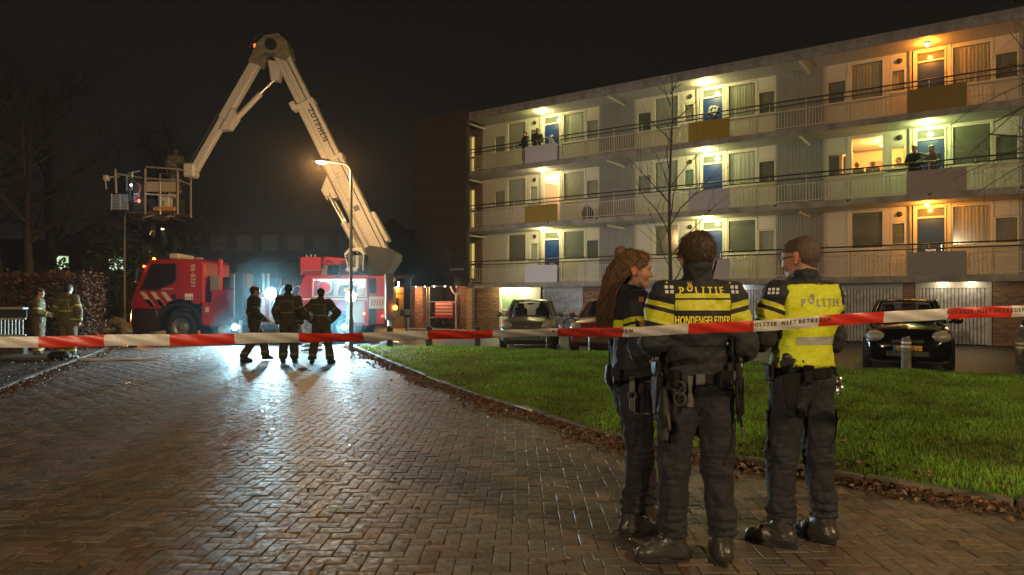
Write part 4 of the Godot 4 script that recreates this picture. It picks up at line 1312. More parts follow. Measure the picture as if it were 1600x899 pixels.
	part("boom_rest", MB.new().prism(pv([1.85, 2.78, 1.95, 3.02, 2.7, 2.96, 2.7, 2.72, 2.0, 2.72]), 0.2, 0.9, 0.02), red, t)
	for x in [1.3, 1.45, 1.6]:
		part("valve", MB.new().tube([Vector3(x, 3.0, 0.8), Vector3(x, 3.1, 0.8)], 0.03, 8), steel, t)
	part("control_desk", MB.new().prism(pv([1.86, 2.37, 2.0, 2.88, 2.15, 2.9, 2.4, 2.74, 2.95, 2.86, 2.96, 2.94, 2.5, 2.84, 2.46, 2.37]), 0.4, 1.0, 0.0), cream, t)
	part("roof_rail", MB.new().tube([Vector3(1.2, 2.36, 1.1), Vector3(1.2, 2.52, 1.1), Vector3(1.95, 2.55, 1.1)], 0.02, 8), steel, t)
	var tur := part("turret", MB.new().prism(pv([2.5, 2.37, 2.55, 2.6, 2.95, 2.75, 3.1, 3.18, 3.5, 3.42, 4.25, 3.3, 4.42, 3.15, 4.38, 2.95, 4.0, 2.37]), -0.75, 0.75, 0.04), dark, t)
	part("turntable", MB.new().lathe([Vector2(0.8, 2.36), Vector2(0.8, 2.46), Vector2(0.7, 2.5)], 24, Transform3D(Basis(), Vector3(3.2, 0, 0))), black, tur)
	part("operator_seat", MB.new().box(Vector3(2.95, 2.55, 1.0), Vector3(0.4, 0.16, 0.4), 0.04).box(Vector3(3.15, 2.8, 1.0), Vector3(0.12, 0.5, 0.4), 0.04), pale, tur)
	var hood := MB.new().prism(pv([2.7, 3.12, 2.88, 3.3, 3.3, 3.3, 3.42, 3.1, 3.36, 3.06, 3.2, 3.2, 2.92, 3.2, 2.76, 3.06]), 0.7, 1.15, 0.01)
	part("operator_hood", hood, cream, tur)
	part("operator_frame", MB.new().tube([Vector3(2.72, 3.1, 1.13), Vector3(2.86, 2.5, 1.13)], 0.025, 6).tube([Vector3(3.36, 3.06, 1.13), Vector3(3.34, 2.5, 1.13)], 0.025, 6), cream, tur)
	part("operator_window", MB.new().prism(pv([2.78, 3.06, 3.3, 3.06, 3.3, 2.7, 2.88, 2.7]), 1.1, 1.11), glass("operator_glass", Color(0.5, 0.6, 0.65), 0.3), tur)
	make_boom(t, cream, dark, steel, black)
	make_basket(t, cream, steel, black, pale)

func make_mist() -> void:
	var fv := FogVolume.new()
	fv.name = "damp_mist"
	fv.shape = RenderingServer.FOG_VOLUME_SHAPE_ELLIPSOID
	fv.size = Vector3(12, 6, 6)
	fv.position = Vector3(-7.2, 1.7, -23.6)
	var fm := FogMaterial.new()
	fm.density = 0.0022
	fm.albedo = Color(0.7, 0.9, 0.95)
	fv.material = fm
	add_child(fv, true)
	fv.set_meta("kind", "stuff")
	tag(fv, "thin mist round the fire truck lit by its floodlights", "mist")
	for q in [[-8.04, 1.72, -22.9, 1.25], [-5.52, 1.6, -23.45, 1.25], [-9.18, 0.7, -22.9, 0.7], [-5.73, 0.7, -23.4, 0.7]]:  # added halos: small fog volumes standing in for glare round each floodlight
		var lv := FogVolume.new()
		lv.name = numbered("lamp_halo", self)
		lv.shape = RenderingServer.FOG_VOLUME_SHAPE_ELLIPSOID
		lv.size = Vector3(q[3], q[3], q[3]) * 2.0
		lv.position = Vector3(q[0], q[1], q[2])
		var lm := FogMaterial.new()
		lm.density = 0.014
		lm.albedo = Color(0.72, 0.93, 1.0)
		lv.material = lm
		add_child(lv, true)
		tag(lv, "bluish halo added round a floodlight of the fire truck", "mist", "halos round the floodlights", "stuff")

func warm_halo() -> void:
	for q in 5:  # nested fog volumes added as the halo of the street lamp
		var lv := FogVolume.new()
		lv.name = numbered("lamp_halo", self)
		lv.shape = RenderingServer.FOG_VOLUME_SHAPE_ELLIPSOID
		lv.size = Vector3.ONE * [8.0, 5.6, 3.8, 2.4, 1.4][q]
		lv.position = Vector3(-5.6, 5.5, -20.6)
		var lm := FogMaterial.new()
		lm.density = [0.0003, 0.0004, 0.0006, 0.0012, 0.003][q]
		lm.albedo = Color(1.0, 0.92, 0.8)
		lv.material = lm
		add_child(lv, true)
		tag(lv, "warm halo added round the street lamp before the boom", "mist", "halo round the street lamp", "stuff")

func make_boom(t: Node, cream: Material, dark: Material, steel: Material, black: Material) -> void:
	var foot := Vector3(3.72, 3.12, 0)
	var top := Vector3(-0.02, 10.75, 0)
	var dir := (top - foot).normalized()
	var nx := Vector3(-dir.y, dir.x, 0)    # towards the left and down: the underside of the boom
	var at := func(s: float, o: float, z := 0.0) -> Vector3: return foot + dir * s + nx * o + Vector3(0, 0, z)
	var L := foot.distance_to(top)
	# three telescoped sections
	var secs := [[0.0, 3.9, 0.385, 0.26], [3.7, 6.15, 0.33, 0.22], [6.0, L - 0.2, 0.28, 0.18]]
	var root: MeshInstance3D
	for k in 3:
		var s = secs[k]
		var m := MB.new()
		m.beam(at.call(s[0], 0.0), at.call(s[1], 0.0), s[3] * 2.0, s[2] * 2.0, 0.05, nx)
		var o := part("boom_section", m, cream, t)
		if k == 0:
			root = o
		# edge flange, a recess line with its shade painted on and collar
		var fl := MB.new()
		fl.beam(at.call(s[0] + 0.05, -s[2] + 0.07, s[3] + 0.012), at.call(s[1] - 0.03, -s[2] + 0.07, s[3] + 0.012), 0.03, 0.12, 0.008, nx)
		part("flange", fl, cream, o)
		part("cable_line", MB.new().tube([at.call(s[0] + 0.1, -s[2] + 0.17, s[3] + 0.012), at.call(s[1] - 0.1, -s[2] + 0.17, s[3] + 0.012)], 0.018, 6), black, o)
		part("seam_line", MB.new().beam(at.call(s[0] + 0.2, s[2] * 0.35, s[3] + 0.002), at.call(s[1] - 0.2, s[2] * 0.35, s[3] + 0.002), 0.006, 0.02, 0.0, nx), mat("painted_seam_shade", lin(0.3, 0.27, 0.22), 0.6, "grain", 0.5), o)
		if k < 2:
			part("collar", MB.new().beam(at.call(s[1] - 0.16, 0.0), at.call(s[1], 0.0), s[3] * 2.0 + 0.06, s[2] * 2.0 + 0.06, 0.02, nx), cream, o)
		if k == 1:
			part("slide_block", MB.new().beam(at.call(s[1] - 0.1, s[2] + 0.08, 0.0), at.call(s[1] + 0.18, s[2] + 0.08, 0.0), 0.5, 0.2, 0.02, nx), cream, o)
	# name along the boom, reading downwards
	var bx := -dir
	var by := -nx
	decal("ZUTPHEN", 0.2, at.call(5.15, -0.1, 0.226), Basis(bx, by, bx.cross(by)), mat("ink", lin(0.02, 0.02, 0.03), 0.5, ""), root, 0.05)
	decal("F5", 0.14, at.call(3.2, 0.08, 0.266), Basis(bx, by, bx.cross(by)), mat("ink_pale", lin(0.25, 0.2, 0.2), 0.5, ""), root, 0.03)
	part("boom_sign", MB.new().beam(at.call(1.75, -0.02, 0.263), at.call(1.95, -0.02, 0.263), 0.01, 0.2, 0.0, nx), mat("sign_blue", lin(0.05, 0.06, 0.12), 0.5, ""), root)
	part("boom_sign", MB.new().beam(at.call(2.1, 0.05, 0.263), at.call(2.3, 0.05, 0.263), 0.01, 0.1, 0.0, nx), mat("sign_yellow", lin(0.4, 0.25, 0.08), 0.5, ""), root)
	# lifting cylinders at the foot, on brackets below the boom
	part("cylinder_bracket", MB.new().prism(pv([0, 0, 0.9, 0.0, 0.5, 0.42, 0.1, 0.4]), -0.25, 0.25, 0.02), cream, root).transform = Transform3D(Basis(dir, nx, dir.cross(nx)), at.call(2.5, 0.42))
	for z in [0.3, -0.3]:
		var a: Vector3 = at.call(2.75, 0.68, z)
		var e := Vector3(3.05, 3.2, z)
		var rod := part("lift_cylinder", MB.new().tube([e, e.lerp(a, 0.52)], 0.11, 12), cream, root)
		part("piston", MB.new().tube([e.lerp(a, 0.5), a], 0.055, 10), steel, rod)
		part("pin", MB.new().tube([a - Vector3(0, 0, 0.16), a + Vector3(0, 0, 0.16)], 0.1, 12), cream, rod)
		var a2: Vector3 = at.call(2.75, 0.3, z + 0.05 * signf(z))
		part("lift_cylinder", MB.new().tube([Vector3(3.35, 3.3, z), Vector3(3.35, 3.3, z).lerp(a2, 0.55)], 0.1, 12).tube([Vector3(3.35, 3.3, z), a2], 0.05, 10), cream, root)
	part("boom_foot", MB.new().beam(at.call(0.3, -0.5), at.call(1.5, -0.46), 0.5, 0.16, 0.03, nx), cream, root)
	# knuckle
	var kn := MB.new().prism(pv([-0.92, 10.05, -0.62, 10.7, -0.34, 10.98, 0.16, 11.04, 0.46, 10.75, 0.55, 10.3, 0.36, 10.08, 0.1, 10.2, -0.3, 10.4, -0.6, 9.95]), -0.34, 0.34, 0.03)
	var knuckle := part("knuckle", kn, mat("knuckle_olive", lin(0.24, 0.22, 0.16), 0.6, "blotch", 0.8), t)
	part("knuckle_pin", MB.new().tube([Vector3(-0.1, 10.62, -0.42), Vector3(-0.1, 10.62, 0.42)], 0.2, 16), dark, knuckle)
	part("hose_guard", MB.new().tube([Vector3(-0.95, 10.6, 0.2), Vector3(-0.7, 11.0, 0.2), Vector3(-0.2, 11.14, 0.2), Vector3(0.22, 11.1, 0.2), Vector3(0.54, 10.75, 0.2)], 0.05, 8).tube([Vector3(-0.9, 10.5, -0.1), Vector3(-0.6, 11.0, -0.1), Vector3(-0.1, 11.1, -0.1), Vector3(0.25, 11.04, -0.1), Vector3(0.55, 10.65, -0.1)], 0.05, 8), black, knuckle)
	part("added_orange_light", MB.new().box(Vector3(-0.7, 10.6, 0.28), Vector3(0.1, 0.16, 0.14), 0.03), glow("orange_edge_glow", Color(1.0, 0.42, 0.14), 0.6), knuckle)  # added glowing block in place of orange light on the knuckle edges
	part("cross_brace", MB.new().span(Vector3(-0.42, 10.2, 0.345), Vector3(0.05, 10.3, 0.37), 0.01), steel, knuckle)
	# second boom, down to the basket
	var a := Vector3(-0.7, 10.2, 0)
	var b := Vector3(-3.0, 6.2, 0)
	var d2 := (b - a).normalized()
	var n2 := Vector3(d2.y, -d2.x, 0)
	if n2.x < 0:
		n2 = -n2
	var arm := part("second_boom", MB.new().beam(a - d2 * 0.4, a + d2 * 2.5, 0.32, 0.35, 0.03, n2), cream, t)
	part("arm_end", MB.new().beam(a + d2 * 2.3, b, 0.26, 0.29, 0.03, n2), cream, arm)
	part("arm_plate", MB.new().prism(pv([0, 0, 1.0, 0, 0.8, 0.3, 0.3, 0.34]), -0.2, 0.2, 0.02), cream, arm).transform = Transform3D(Basis(d2, n2, d2.cross(n2)), a + d2 * 1.9 + n2 * 0.12)
	var c0 := a + d2 * 2.25 + n2 * 0.38
	var c1 := Vector3(-0.05, 9.55, 0)
	part("fold_cylinder", MB.new().tube([c0, c0.lerp(c1, 0.62)], 0.1, 12), cream, arm)
	part("piston", MB.new().tube([c0.lerp(c1, 0.6), c1], 0.05, 10), steel, arm)
	part("cylinder_link", MB.new().prism(pv([-0.2, 9.45, 0.1, 9.4, 0.22, 10.1, -0.3, 10.15]), -0.16, 0.16, 0.02), cream, arm)
	part("feed_pipe", MB.new().tube([a - n2 * 0.3 + d2 * 0.4, b - n2 * 0.28], 0.05, 8), dark, arm)
	part("swivel", MB.new().box(b + Vector3(-0.12, -0.02, 0), Vector3(0.42, 0.5, 0.5), 0.06), cream, arm)

func make_basket(t: Node, cream: Material, steel: Material, black: Material, pale: Material) -> void:
	# cage from x -5.75 to -2.98, floor at 4.62, top rail at 6.12
	var X0 := -5.6
	var X1 := -3.25
	var y := 4.62
	var fl := MB.new().span(Vector3(X0 + 0.55, y - 0.06, -0.6), Vector3(X1 - 0.05, y, 0.75), 0.02)
	fl.beam(Vector3(X0 + 0.9, y - 0.12, 0.5), Vector3(X1 - 0.4, y - 0.2, 0.5), 0.1, 0.1, 0.02)
	fl.beam(Vector3(X0 + 1.6, y - 0.12, 0.2), Vector3(X1 - 0.2, y - 0.16, 0.6), 0.1, 0.1, 0.02)
	var cage := part("rescue_basket", fl, mat("cage_dark", lin(0.06, 0.05, 0.045), 0.6, "grain", 0.5), t)
	var bar := func(a: Vector3, b: Vector3, r: float, m: Material, called: String) -> void: part(called, MB.new().beam(a, b, r * 2, r * 2, r * 0.5), m, cage)
	cream = mat("cage_cream", lin(0.24, 0.21, 0.16), 0.5, "grain", 0.6)
	var grey := mat("cage_grey", lin(0.34, 0.36, 0.37), 0.45, "grain", 0.5, 0.0, 0.3)
	for q in [[X1, 0.75], [X1, -0.25], [X1 - 1.12, 0.78], [X1 - 1.12, -0.25], [X1 - 0.6, 0.77]]:
		bar.call(Vector3(q[0], y - 0.12, q[1]), Vector3(q[0], 6.12 if q[0] != X1 - 0.6 else 5.7, q[1]), 0.032, cream if q[0] != X1 - 0.6 else grey, "cage_post")
	for yy in [6.12, 5.72]:
		bar.call(Vector3(X1, yy - 0.02, 0.75), Vector3(X1 - 1.12, yy + 0.06, 0.78), 0.028, cream, "cage_rail")
		bar.call(Vector3(X1, yy, -0.25), Vector3(X1 - 1.12, yy, -0.25), 0.025, cream, "cage_rail")
		bar.call(Vector3(X1, yy, -0.25), Vector3(X1, yy, 0.75), 0.025, cream, "cage_rail")
	part("cage_panel", MB.new().span(Vector3(X1 - 1.08, 5.3, 0.76), Vector3(X1 - 0.06, 5.66, 0.79), 0.01), mat("cage_tan", lin(0.38, 0.29, 0.2), 0.6, "grain", 0.6), cage)
	bar.call(Vector3(X1 - 1.12, 5.22, 0.8), Vector3(X1 - 0.05, 5.16, 0.8), 0.025, pale, "cage_rail")
	part("orange_sill", MB.new().span(Vector3(X1 - 0.85, y + 0.02, 0.7), Vector3(X1 - 0.08, y + 0.16, 0.8), 0.02), mat("sill_amber", lin(0.42, 0.2, 0.03), 0.5, "grain", 0.4), cage)
	part("inner_step", MB.new().span(Vector3(X1 - 1.1, y, -0.5), Vector3(X1 - 0.3, y + 0.6, 0.3), 0.03), black, cage)
	part("control_box", MB.new().box(Vector3(X1 - 0.55, 4.95, 0.5), Vector3(0.4, 0.5, 0.3), 0.03), pale, cage)
	part("hose_reel", MB.new().lathe([Vector2(0, 0), Vector2(0.16, 0), Vector2(0.16, 0.1), Vector2(0, 0.1)], 16, Transform3D(Basis(Vector3.RIGHT, PI / 2), Vector3(X1 - 0.9, 4.9, 0.7))), black, cage)
	# dark middle column with monitor, hoses and lamps
	part("middle_column", MB.new().span(Vector3(X1 - 1.62, 4.6, 0.2), Vector3(X1 - 1.16, 5.9, 0.72), 0.04), mat("column_dark", lin(0.03, 0.025, 0.028), 0.6, "grain", 0.4), cage)
	part("water_monitor", MB.new().tube([Vector3(X1 - 1.6, 4.9, 0.8), Vector3(X1 - 1.65, 5.6, 0.85), Vector3(X1 - 1.5, 5.75, 0.85), Vector3(X1 - 1.35, 5.62, 0.85)], 0.05, 10), black, cage)
	part("hose", MB.new().tube([Vector3(X1 - 1.5, 5.7, 0.8), Vector3(X1 - 1.25, 5.5, 0.85), Vector3(X1 - 1.3, 5.2, 0.85), Vector3(X1 - 1.5, 5.05, 0.85)], 0.03, 8), mat("hose_red", lin(0.35, 0.06, 0.05), 0.6, ""), cage)
	part("red_lamp", MB.new().ball(Vector3(X1 - 1.36, 4.98, 0.75), Vector3(0.05, 0.06, 0.03), 6, 10), glow("cage_red", Color(1.0, 0.25, 0.2), 2.2), cage)
	var gl := part("cage_lamp", MB.new().box(Vector3.ZERO, Vector3(0.2, 0.05, 0.06), 0.01), glow("cage_lamp", Color(1.0, 1.0, 0.75), 1.2), cage)
	gl.position = Vector3(X1 - 0.6, 5.15, 0.55)
	omni(gl, Vector3.ZERO, Color(0.95, 1.0, 0.75), 0.5, 0.05)
	var wl := part("work_lamp", MB.new().ball(Vector3.ZERO, Vector3(0.04, 0.04, 0.02), 6, 8), glow("cage_white", Color(0.9, 0.97, 1.0), 3.0), cage)
	wl.position = Vector3(X1 - 1.5, 5.5, 1.0)
	omni(wl, Vector3(-0.1, -0.3, 0.3), Color(0.85, 0.95, 1.0), 0.05, 0.04)
	var rr := rnd(5)
	for k in 34:
		var c := Vector3(X1 - rr.randf_range(0.2, 2.3), rr.randf_range(4.68, 5.95), rr.randf_range(0.3, 0.66))
		var tone: Material = [grey, black, pale, cream][k % 4]
		part(["hose_coupling", "valve_block", "cable_box", "bracket"][k % 4], MB.new().box(c, Vector3(rr.randf_range(0.04, 0.18), rr.randf_range(0.04, 0.24), 0.1), 0.015, Basis(Vector3.BACK, rr.randf_range(-0.5, 0.5))), tone, cage)
	for k in 5:
		var c := Vector3(X1 - 0.3 - k * 0.35, 4.42, 0.5)
		part("underside_strut", MB.new().beam(c, c + Vector3(0.5, 0.12 * (k % 2 * 2 - 1), 0.1), 0.05, 0.06, 0.01), grey if k % 2 else cage.material_override, cage)
	# left half: folded platform of slats, frames, camera arm
	var sf := part("slatted_platform", MB.new().span(Vector3(X0, 4.66, 0.7), Vector3(X0 + 0.03, 5.24, 0.76), 0.005).span(Vector3(X0 + 0.3, 4.66, 0.7), Vector3(X0 + 0.33, 5.24, 0.76), 0.005).span(Vector3(X0 + 0.58, 4.66, 0.7), Vector3(X0 + 0.61, 5.24, 0.76), 0.005), grey, cage)
	for k in 8:
		part("slat", MB.new().span(Vector3(X0 + 0.03, 4.69 + k * 0.068, 0.71), Vector3(X0 + 0.58, 4.73 + k * 0.068, 0.75), 0.004), mat("slat_blue", lin(0.42, 0.46, 0.5), 0.4, "grain", 0.3, 0.0, 0.3), sf)
	for k in 4:
		part("slat", MB.new().span(Vector3(X0 + 0.8, 4.95 + k * 0.085, 0.71), Vector3(X0 + 1.02, 5.0 + k * 0.085, 0.75), 0.004), mat("slat_blue", lin(0.42, 0.46, 0.5), 0.4, "grain", 0.3, 0.0, 0.3), sf)
	part("platform_back", MB.new().span(Vector3(X0 + 0.02, 4.64, 0.6), Vector3(X0 + 1.12, 5.3, 0.66), 0.01), black, cage)
	bar.call(Vector3(X0 + 0.2, 5.95, 0.7), Vector3(X0 + 1.1, 5.8, 0.7), 0.03, grey, "cage_rail")
	bar.call(Vector3(X0 + 0.55, 5.32, 0.7), Vector3(X0 + 0.55, 5.9, 0.7), 0.035, grey, "cage_post")
	bar.call(Vector3(X0 + 0.18, 5.25, 0.72), Vector3(X0 + 0.14, 6.12, 0.72), 0.03, mat("cage_tan", lin(0.38, 0.29, 0.2), 0.6, "grain", 0.6), "cage_post")
	bar.call(Vector3(X0 + 0.7, 5.35, 0.72), Vector3(X0 + 0.74, 6.02, 0.72), 0.045, grey, "cage_post")
	bar.call(Vector3(X0 + 0.74, 6.0, 0.7), Vector3(X0 + 1.0, 6.05, 0.7), 0.025, grey, "cage_rail")
	part("camera_head", MB.new().box(Vector3(X0 - 0.18, 5.8, 0.7), Vector3(0.16, 0.2, 0.2), 0.03).tube([Vector3(X0 - 0.22, 5.7, 0.7), Vector3(X0 - 0.18, 5.4, 0.7)], 0.02, 6).tube([Vector3(X0 - 0.1, 5.82, 0.7), Vector3(X0 + 0.16, 5.86, 0.7)], 0.025, 6), pale, cage)

# ------------------------------------------------------------------ trees, hedge, far houses
func branch(mb: MB, a: Vector3, d: Vector3, length: float, r: float, level: int, g: RandomNumberGenerator, kids: int, droop: float) -> void:
	var n := 4 if level > 1 else 3
	var pts := [a]
	var rad := [r]
	var p := a
	var dir := d
	for k in n:
		dir = (dir + Vector3(g.randfn(0, 0.13), g.randfn(0, 0.1) - droop, g.randfn(0, 0.13))).normalized()
		p += dir * length / n
		pts.append(p)
		rad.append(r * (1.0 - 0.62 * (k + 1) / n))
	mb.tube(pts, rad, 6 if level > 2 else (4 if level > 1 else 3), false)
	if level <= 1:
		return
	for k in kids:
		var t := g.randf_range(0.25, 1.0) * n
		var i := mini(int(t), n - 1)
		var q: Vector3 = pts[i].lerp(pts[i + 1], t - i)
		var side := Vector3(g.randfn(0, 1), g.randfn(0, 1), g.randfn(0, 1)).normalized()
		var nd := (dir * 0.55 + side.cross(dir).normalized() * 0.75 + Vector3(0, 0.22 - droop * 2.0, 0)).normalized()
		branch(mb, q, nd, length * g.randf_range(0.45, 0.72), rad[i] * 0.55, level - 1, g, kids, droop)

func bare_tree(label: String, at: Vector3, height: float, s: int, limbs: int, group := "", kids := 4, levels := 4, bark := 0.05, droop := 0.0) -> Node3D:
	var t := thing("bare_tree", label, "tree", at, 0.0, group)
	var g := rnd(s)
	var m := mat("bark_%d" % int(bark * 1000), lin(bark, bark * 0.85, bark * 0.68), 0.9, "soil", 0.5, 0.6)
	var trunk := MB.new()
	var pts := []
	var rad := []
	var p := Vector3.ZERO
	for k in 9:
		pts.append(p)
		rad.append(height * 0.02 * (1.25 - k * 0.13) if k else height * 0.032)
		p += Vector3(g.randfn(0, 0.025) * height * 0.3, height / 8.0, g.randfn(0, 0.025) * height * 0.3)
	trunk.tube(pts, rad, 9)
	part("trunk", trunk, m, t)
	var crown := MB.new()
	for k in limbs:
		var f := g.randf_range(0.28, 0.98)
		var i := mini(int(f * 8.0), 7)
		var q: Vector3 = pts[i].lerp(pts[i + 1], f * 8.0 - i)
		var an := g.randf() * TAU
		branch(crown, q, Vector3(cos(an), g.randf_range(0.45, 1.1), sin(an)).normalized(), height * g.randf_range(0.25, 0.42) * (1.15 - f * 0.5), rad[i] * 0.45, levels, g, kids, droop)
	part("crown", crown, m, t)
	return t

func leaf_mesh(w: float, l: float) -> ArrayMesh:
	var m := MB.new()
	m.face([Vector3(0, 0, 0), Vector3(w * 0.5, l * 0.45, 0.1 * w), Vector3(0, l, 0)], Vector3.BACK)
	m.face([Vector3(0, 0, 0), Vector3(0, l, 0), Vector3(-w * 0.5, l * 0.45, 0.1 * w)], Vector3.BACK)
	return m.mesh()

func make_background() -> void:
	var sp := [[-31, -33, 13.0, 3], [-26.5, -29, 14.5, 4], [-23.0, -35, 12.0, 5], [-21.0, -28.5, 11.0, 6], [-19.5, -40, 11.0, 8], [-35, -40, 15.0, 9], [-17.0, -36, 8.0, 10], [-23.5, -46, 12.0, 12], [-28.5, -26.5, 12.5, 13], [-24.5, -25.5, 10.5, 14], [-20.0, -24.5, 9.5, 15], [-33, -29, 14.0, 16], [-18.6, -27, 8.5, 17]]
	var say := ["bare tree at the far left above the brown hedge", "tallest bare tree above the brown hedge", "bare tree between the hedge and the far lamp", "slim bare tree above the hedge's right end", "bare tree behind the thin lamp post", "bare tree at the left edge far behind the hedge", "low bare tree behind the fire truck's nose", "bare tree lit by the distant street lamp", "bare tree close behind the hedge at the left", "bare tree close behind the hedge above the broad firefighter", "low bare tree left of the thin lamp post", "tall bare tree in the top left corner", "thin bare tree between the thin lamp post and the truck's cab"]
	for k in sp.size():
		var q = sp[k]
		bare_tree(say[k], Vector3(q[0], 0, q[1]), q[2], q[3], 16, "bare trees behind the hedge", 5, 4, 0.09)
	# hedge of brown beech
	var r := rnd(31)
	var h := thing("beech_hedge", "clipped brown beech hedge behind the two standing firefighters", "hedge", Vector3(-18.5, 0, -20.9))
	var stems := MB.new()
	for k in 120:
		var p := Vector3(r.randf_range(-5.8, 5.8), 0, r.randf_range(-0.4, 0.4))
		stems.tube([p, p + Vector3(r.randfn(0, 0.1), 1.1, r.randfn(0, 0.1)), p + Vector3(r.randfn(0, 0.25), 2.1, r.randfn(0, 0.2))], [0.02, 0.014, 0.005], 4, false)
	part("stems", stems, mat("bark_50", lin(0.05, 0.043, 0.034), 0.9, "soil", 0.5, 0.6), h)
	var lots := []
	var tints := []
	var lump := FastNoiseLite.new()
	lump.frequency = 1.3
	for k in 26000:
		var p := Vector3(r.randf_range(-6, 6), r.randf_range(0.1, 2.25), r.randf_range(-0.55, 0.55))
		if r.randf() < 0.75:   # most leaves near the faces
			match r.randi() % 3:
				0: p.z = 0.5 + r.randfn(0, 0.06)
				1: p.y = 2.2 + r.randfn(0, 0.05)
				2: p.x = 5.95 + r.randfn(0, 0.06) if r.randf() < 0.25 else p.x
		p += Vector3(1, 1, 1) * lump.get_noise_3dv(p) * 0.14
		var s := r.randf_range(0.7, 1.4)
		lots.append(Transform3D(Basis.from_euler(Vector3(r.randf() * TAU, r.randf() * TAU, r.randf() * TAU)).scaled(Vector3(s, s, s)), p))
		var g := r.randf_range(0.5, 1.3)
		tints.append(Color(0.13 * g, 0.062 * g * r.randf_range(0.8, 1.2), 0.032 * g))
	var lm := mat("dry_leaf", Color(1, 1, 1), 0.6, "")
	lm.vertex_color_use_as_albedo = true
	copies("foliage", leaf_mesh(0.06, 0.085), lm, lots, tints, h)
	# evergreen shrubs right of the hedge
	var greens := mat("shrub_leaf", Color(1, 1, 1), 0.5, "")
	greens.vertex_color_use_as_albedo = true
	var sh := [[-17.6, -31.5, 2.0, 4.6], [-15.2, -32, 1.5, 3.4], [-20.5, -31, 1.8, 3.2], [-22.5, -24.5, 1.6, 3.0]]
	var said := ["tall dark evergreen shrub behind the thin lamp post", "round evergreen shrub behind the truck's cab", "evergreen shrub above the hedge's right end", "evergreen shrub rising behind the hedge at the left"]
	for k in sh.size():
		var q = sh[k]
		var t := thing("evergreen_shrub", said[k], "shrub", Vector3(q[0], 0, q[1]), 0.0, "evergreen shrubs by the hedge")
		var st := MB.new()
		var ll := []
		var tt := []
		for j in 26:
			var an := r.randf() * TAU
			var e := Vector3(cos(an) * q[2] * r.randf(), q[3] * r.randf_range(0.35, 0.95), sin(an) * q[2] * r.randf())
			st.tube([Vector3.ZERO, e * 0.5 + Vector3(0, 0.3, 0), e], [0.05, 0.03, 0.01], 4, false)
			for i in 130:
				var p: Vector3 = e + Vector3(r.randfn(0, 0.24), r.randfn(0, 0.24), r.randfn(0, 0.24)) * float(q[2]) * 0.6
				var s := r.randf_range(0.8, 1.6)
				ll.append(Transform3D(Basis.from_euler(Vector3(r.randf() * TAU, r.randf() * TAU, r.randf() * TAU)).scaled(Vector3(s, s, s)), p))
				var g := r.randf_range(0.5, 1.4)
				tt.append(Color(0.045 * g, 0.07 * g, 0.026 * g))
		part("stems", st, mat("bark_50", lin(0.05, 0.043, 0.034), 0.9, "soil", 0.5, 0.6), t)
		copies("foliage", leaf_mesh(0.09, 0.13), greens, ll, tt, t)
	# white railing in front of the hedge
	var white := mat("fence_white", lin(0.6, 0.58, 0.52), 0.5, "grain", 0.6)
	var f := thing("white_railing", "low white railing with upright bars at the left edge before the hedge", "fence", Vector3(-15.2, 0, -19.0))
	part("base_wall", MB.new().span(Vector3(-2.4, 0, -0.1), Vector3(1.95, 0.5, 0.1), 0.02), mat("base_wall", lin(0.1, 0.09, 0.08), 0.8, "blotch", 1.0), f)
	part("cap", MB.new().span(Vector3(-2.4, 1.24, -0.12), Vector3(1.95, 1.3, 0.12), 0.015), white, f)
	part("dark_board", MB.new().span(Vector3(-2.4, 1.02, -0.06), Vector3(1.95, 1.24, -0.02), 0.005), mat("dark_board", lin(0.06, 0.055, 0.05), 0.7, "grain", 0.6), f)
	part("rail", MB.new().span(Vector3(-2.4, 0.96, -0.025), Vector3(1.95, 1.01, 0.025), 0.006).span(Vector3(-2.4, 0.52, -0.025), Vector3(1.95, 0.56, 0.025), 0.006), white, f)
	var bar := MB.new().span(Vector3(-0.013, 0.56, -0.013), Vector3(0.013, 0.96, 0.013)).mesh()
	for k in 44:
		part("bar", bar, white, f).position = Vector3(-2.35 + k * 0.098, 0, 0)
	part("white_cloth", MB.new().grid(10, 4, func(u: float, w: float) -> Vector3: return Vector3(0.1 + u * 0.85, 0.98 - w * 0.26, 0.04 + 0.012 * sin(u * 22.0) * w)), mat("pale_cloth", lin(0.55, 0.5, 0.46), 0.8, "cloth", 0.3), f)
	# far houses
	far_house("dark_block", "long dark block with unlit windows far behind the fire truck", Vector3(-17, 0, -62), 0.05, 20.0, 7.5, 9.0, 0.0, 3, 0.0)
	far_house("gabled_house", "dark gabled house between the boom and the stair tower", Vector3(-9.0, 0, -52), 0.35, 7.0, 4.6, 8.0, 3.0, 2, 0.0)
	far_house("lit_block", "far block with bright windows glimpsed through the trees above the hedge", Vector3(-44, 0, -62), 0.3, 18.0, 6.6, 9.0, 0.0, 2, 0.4)

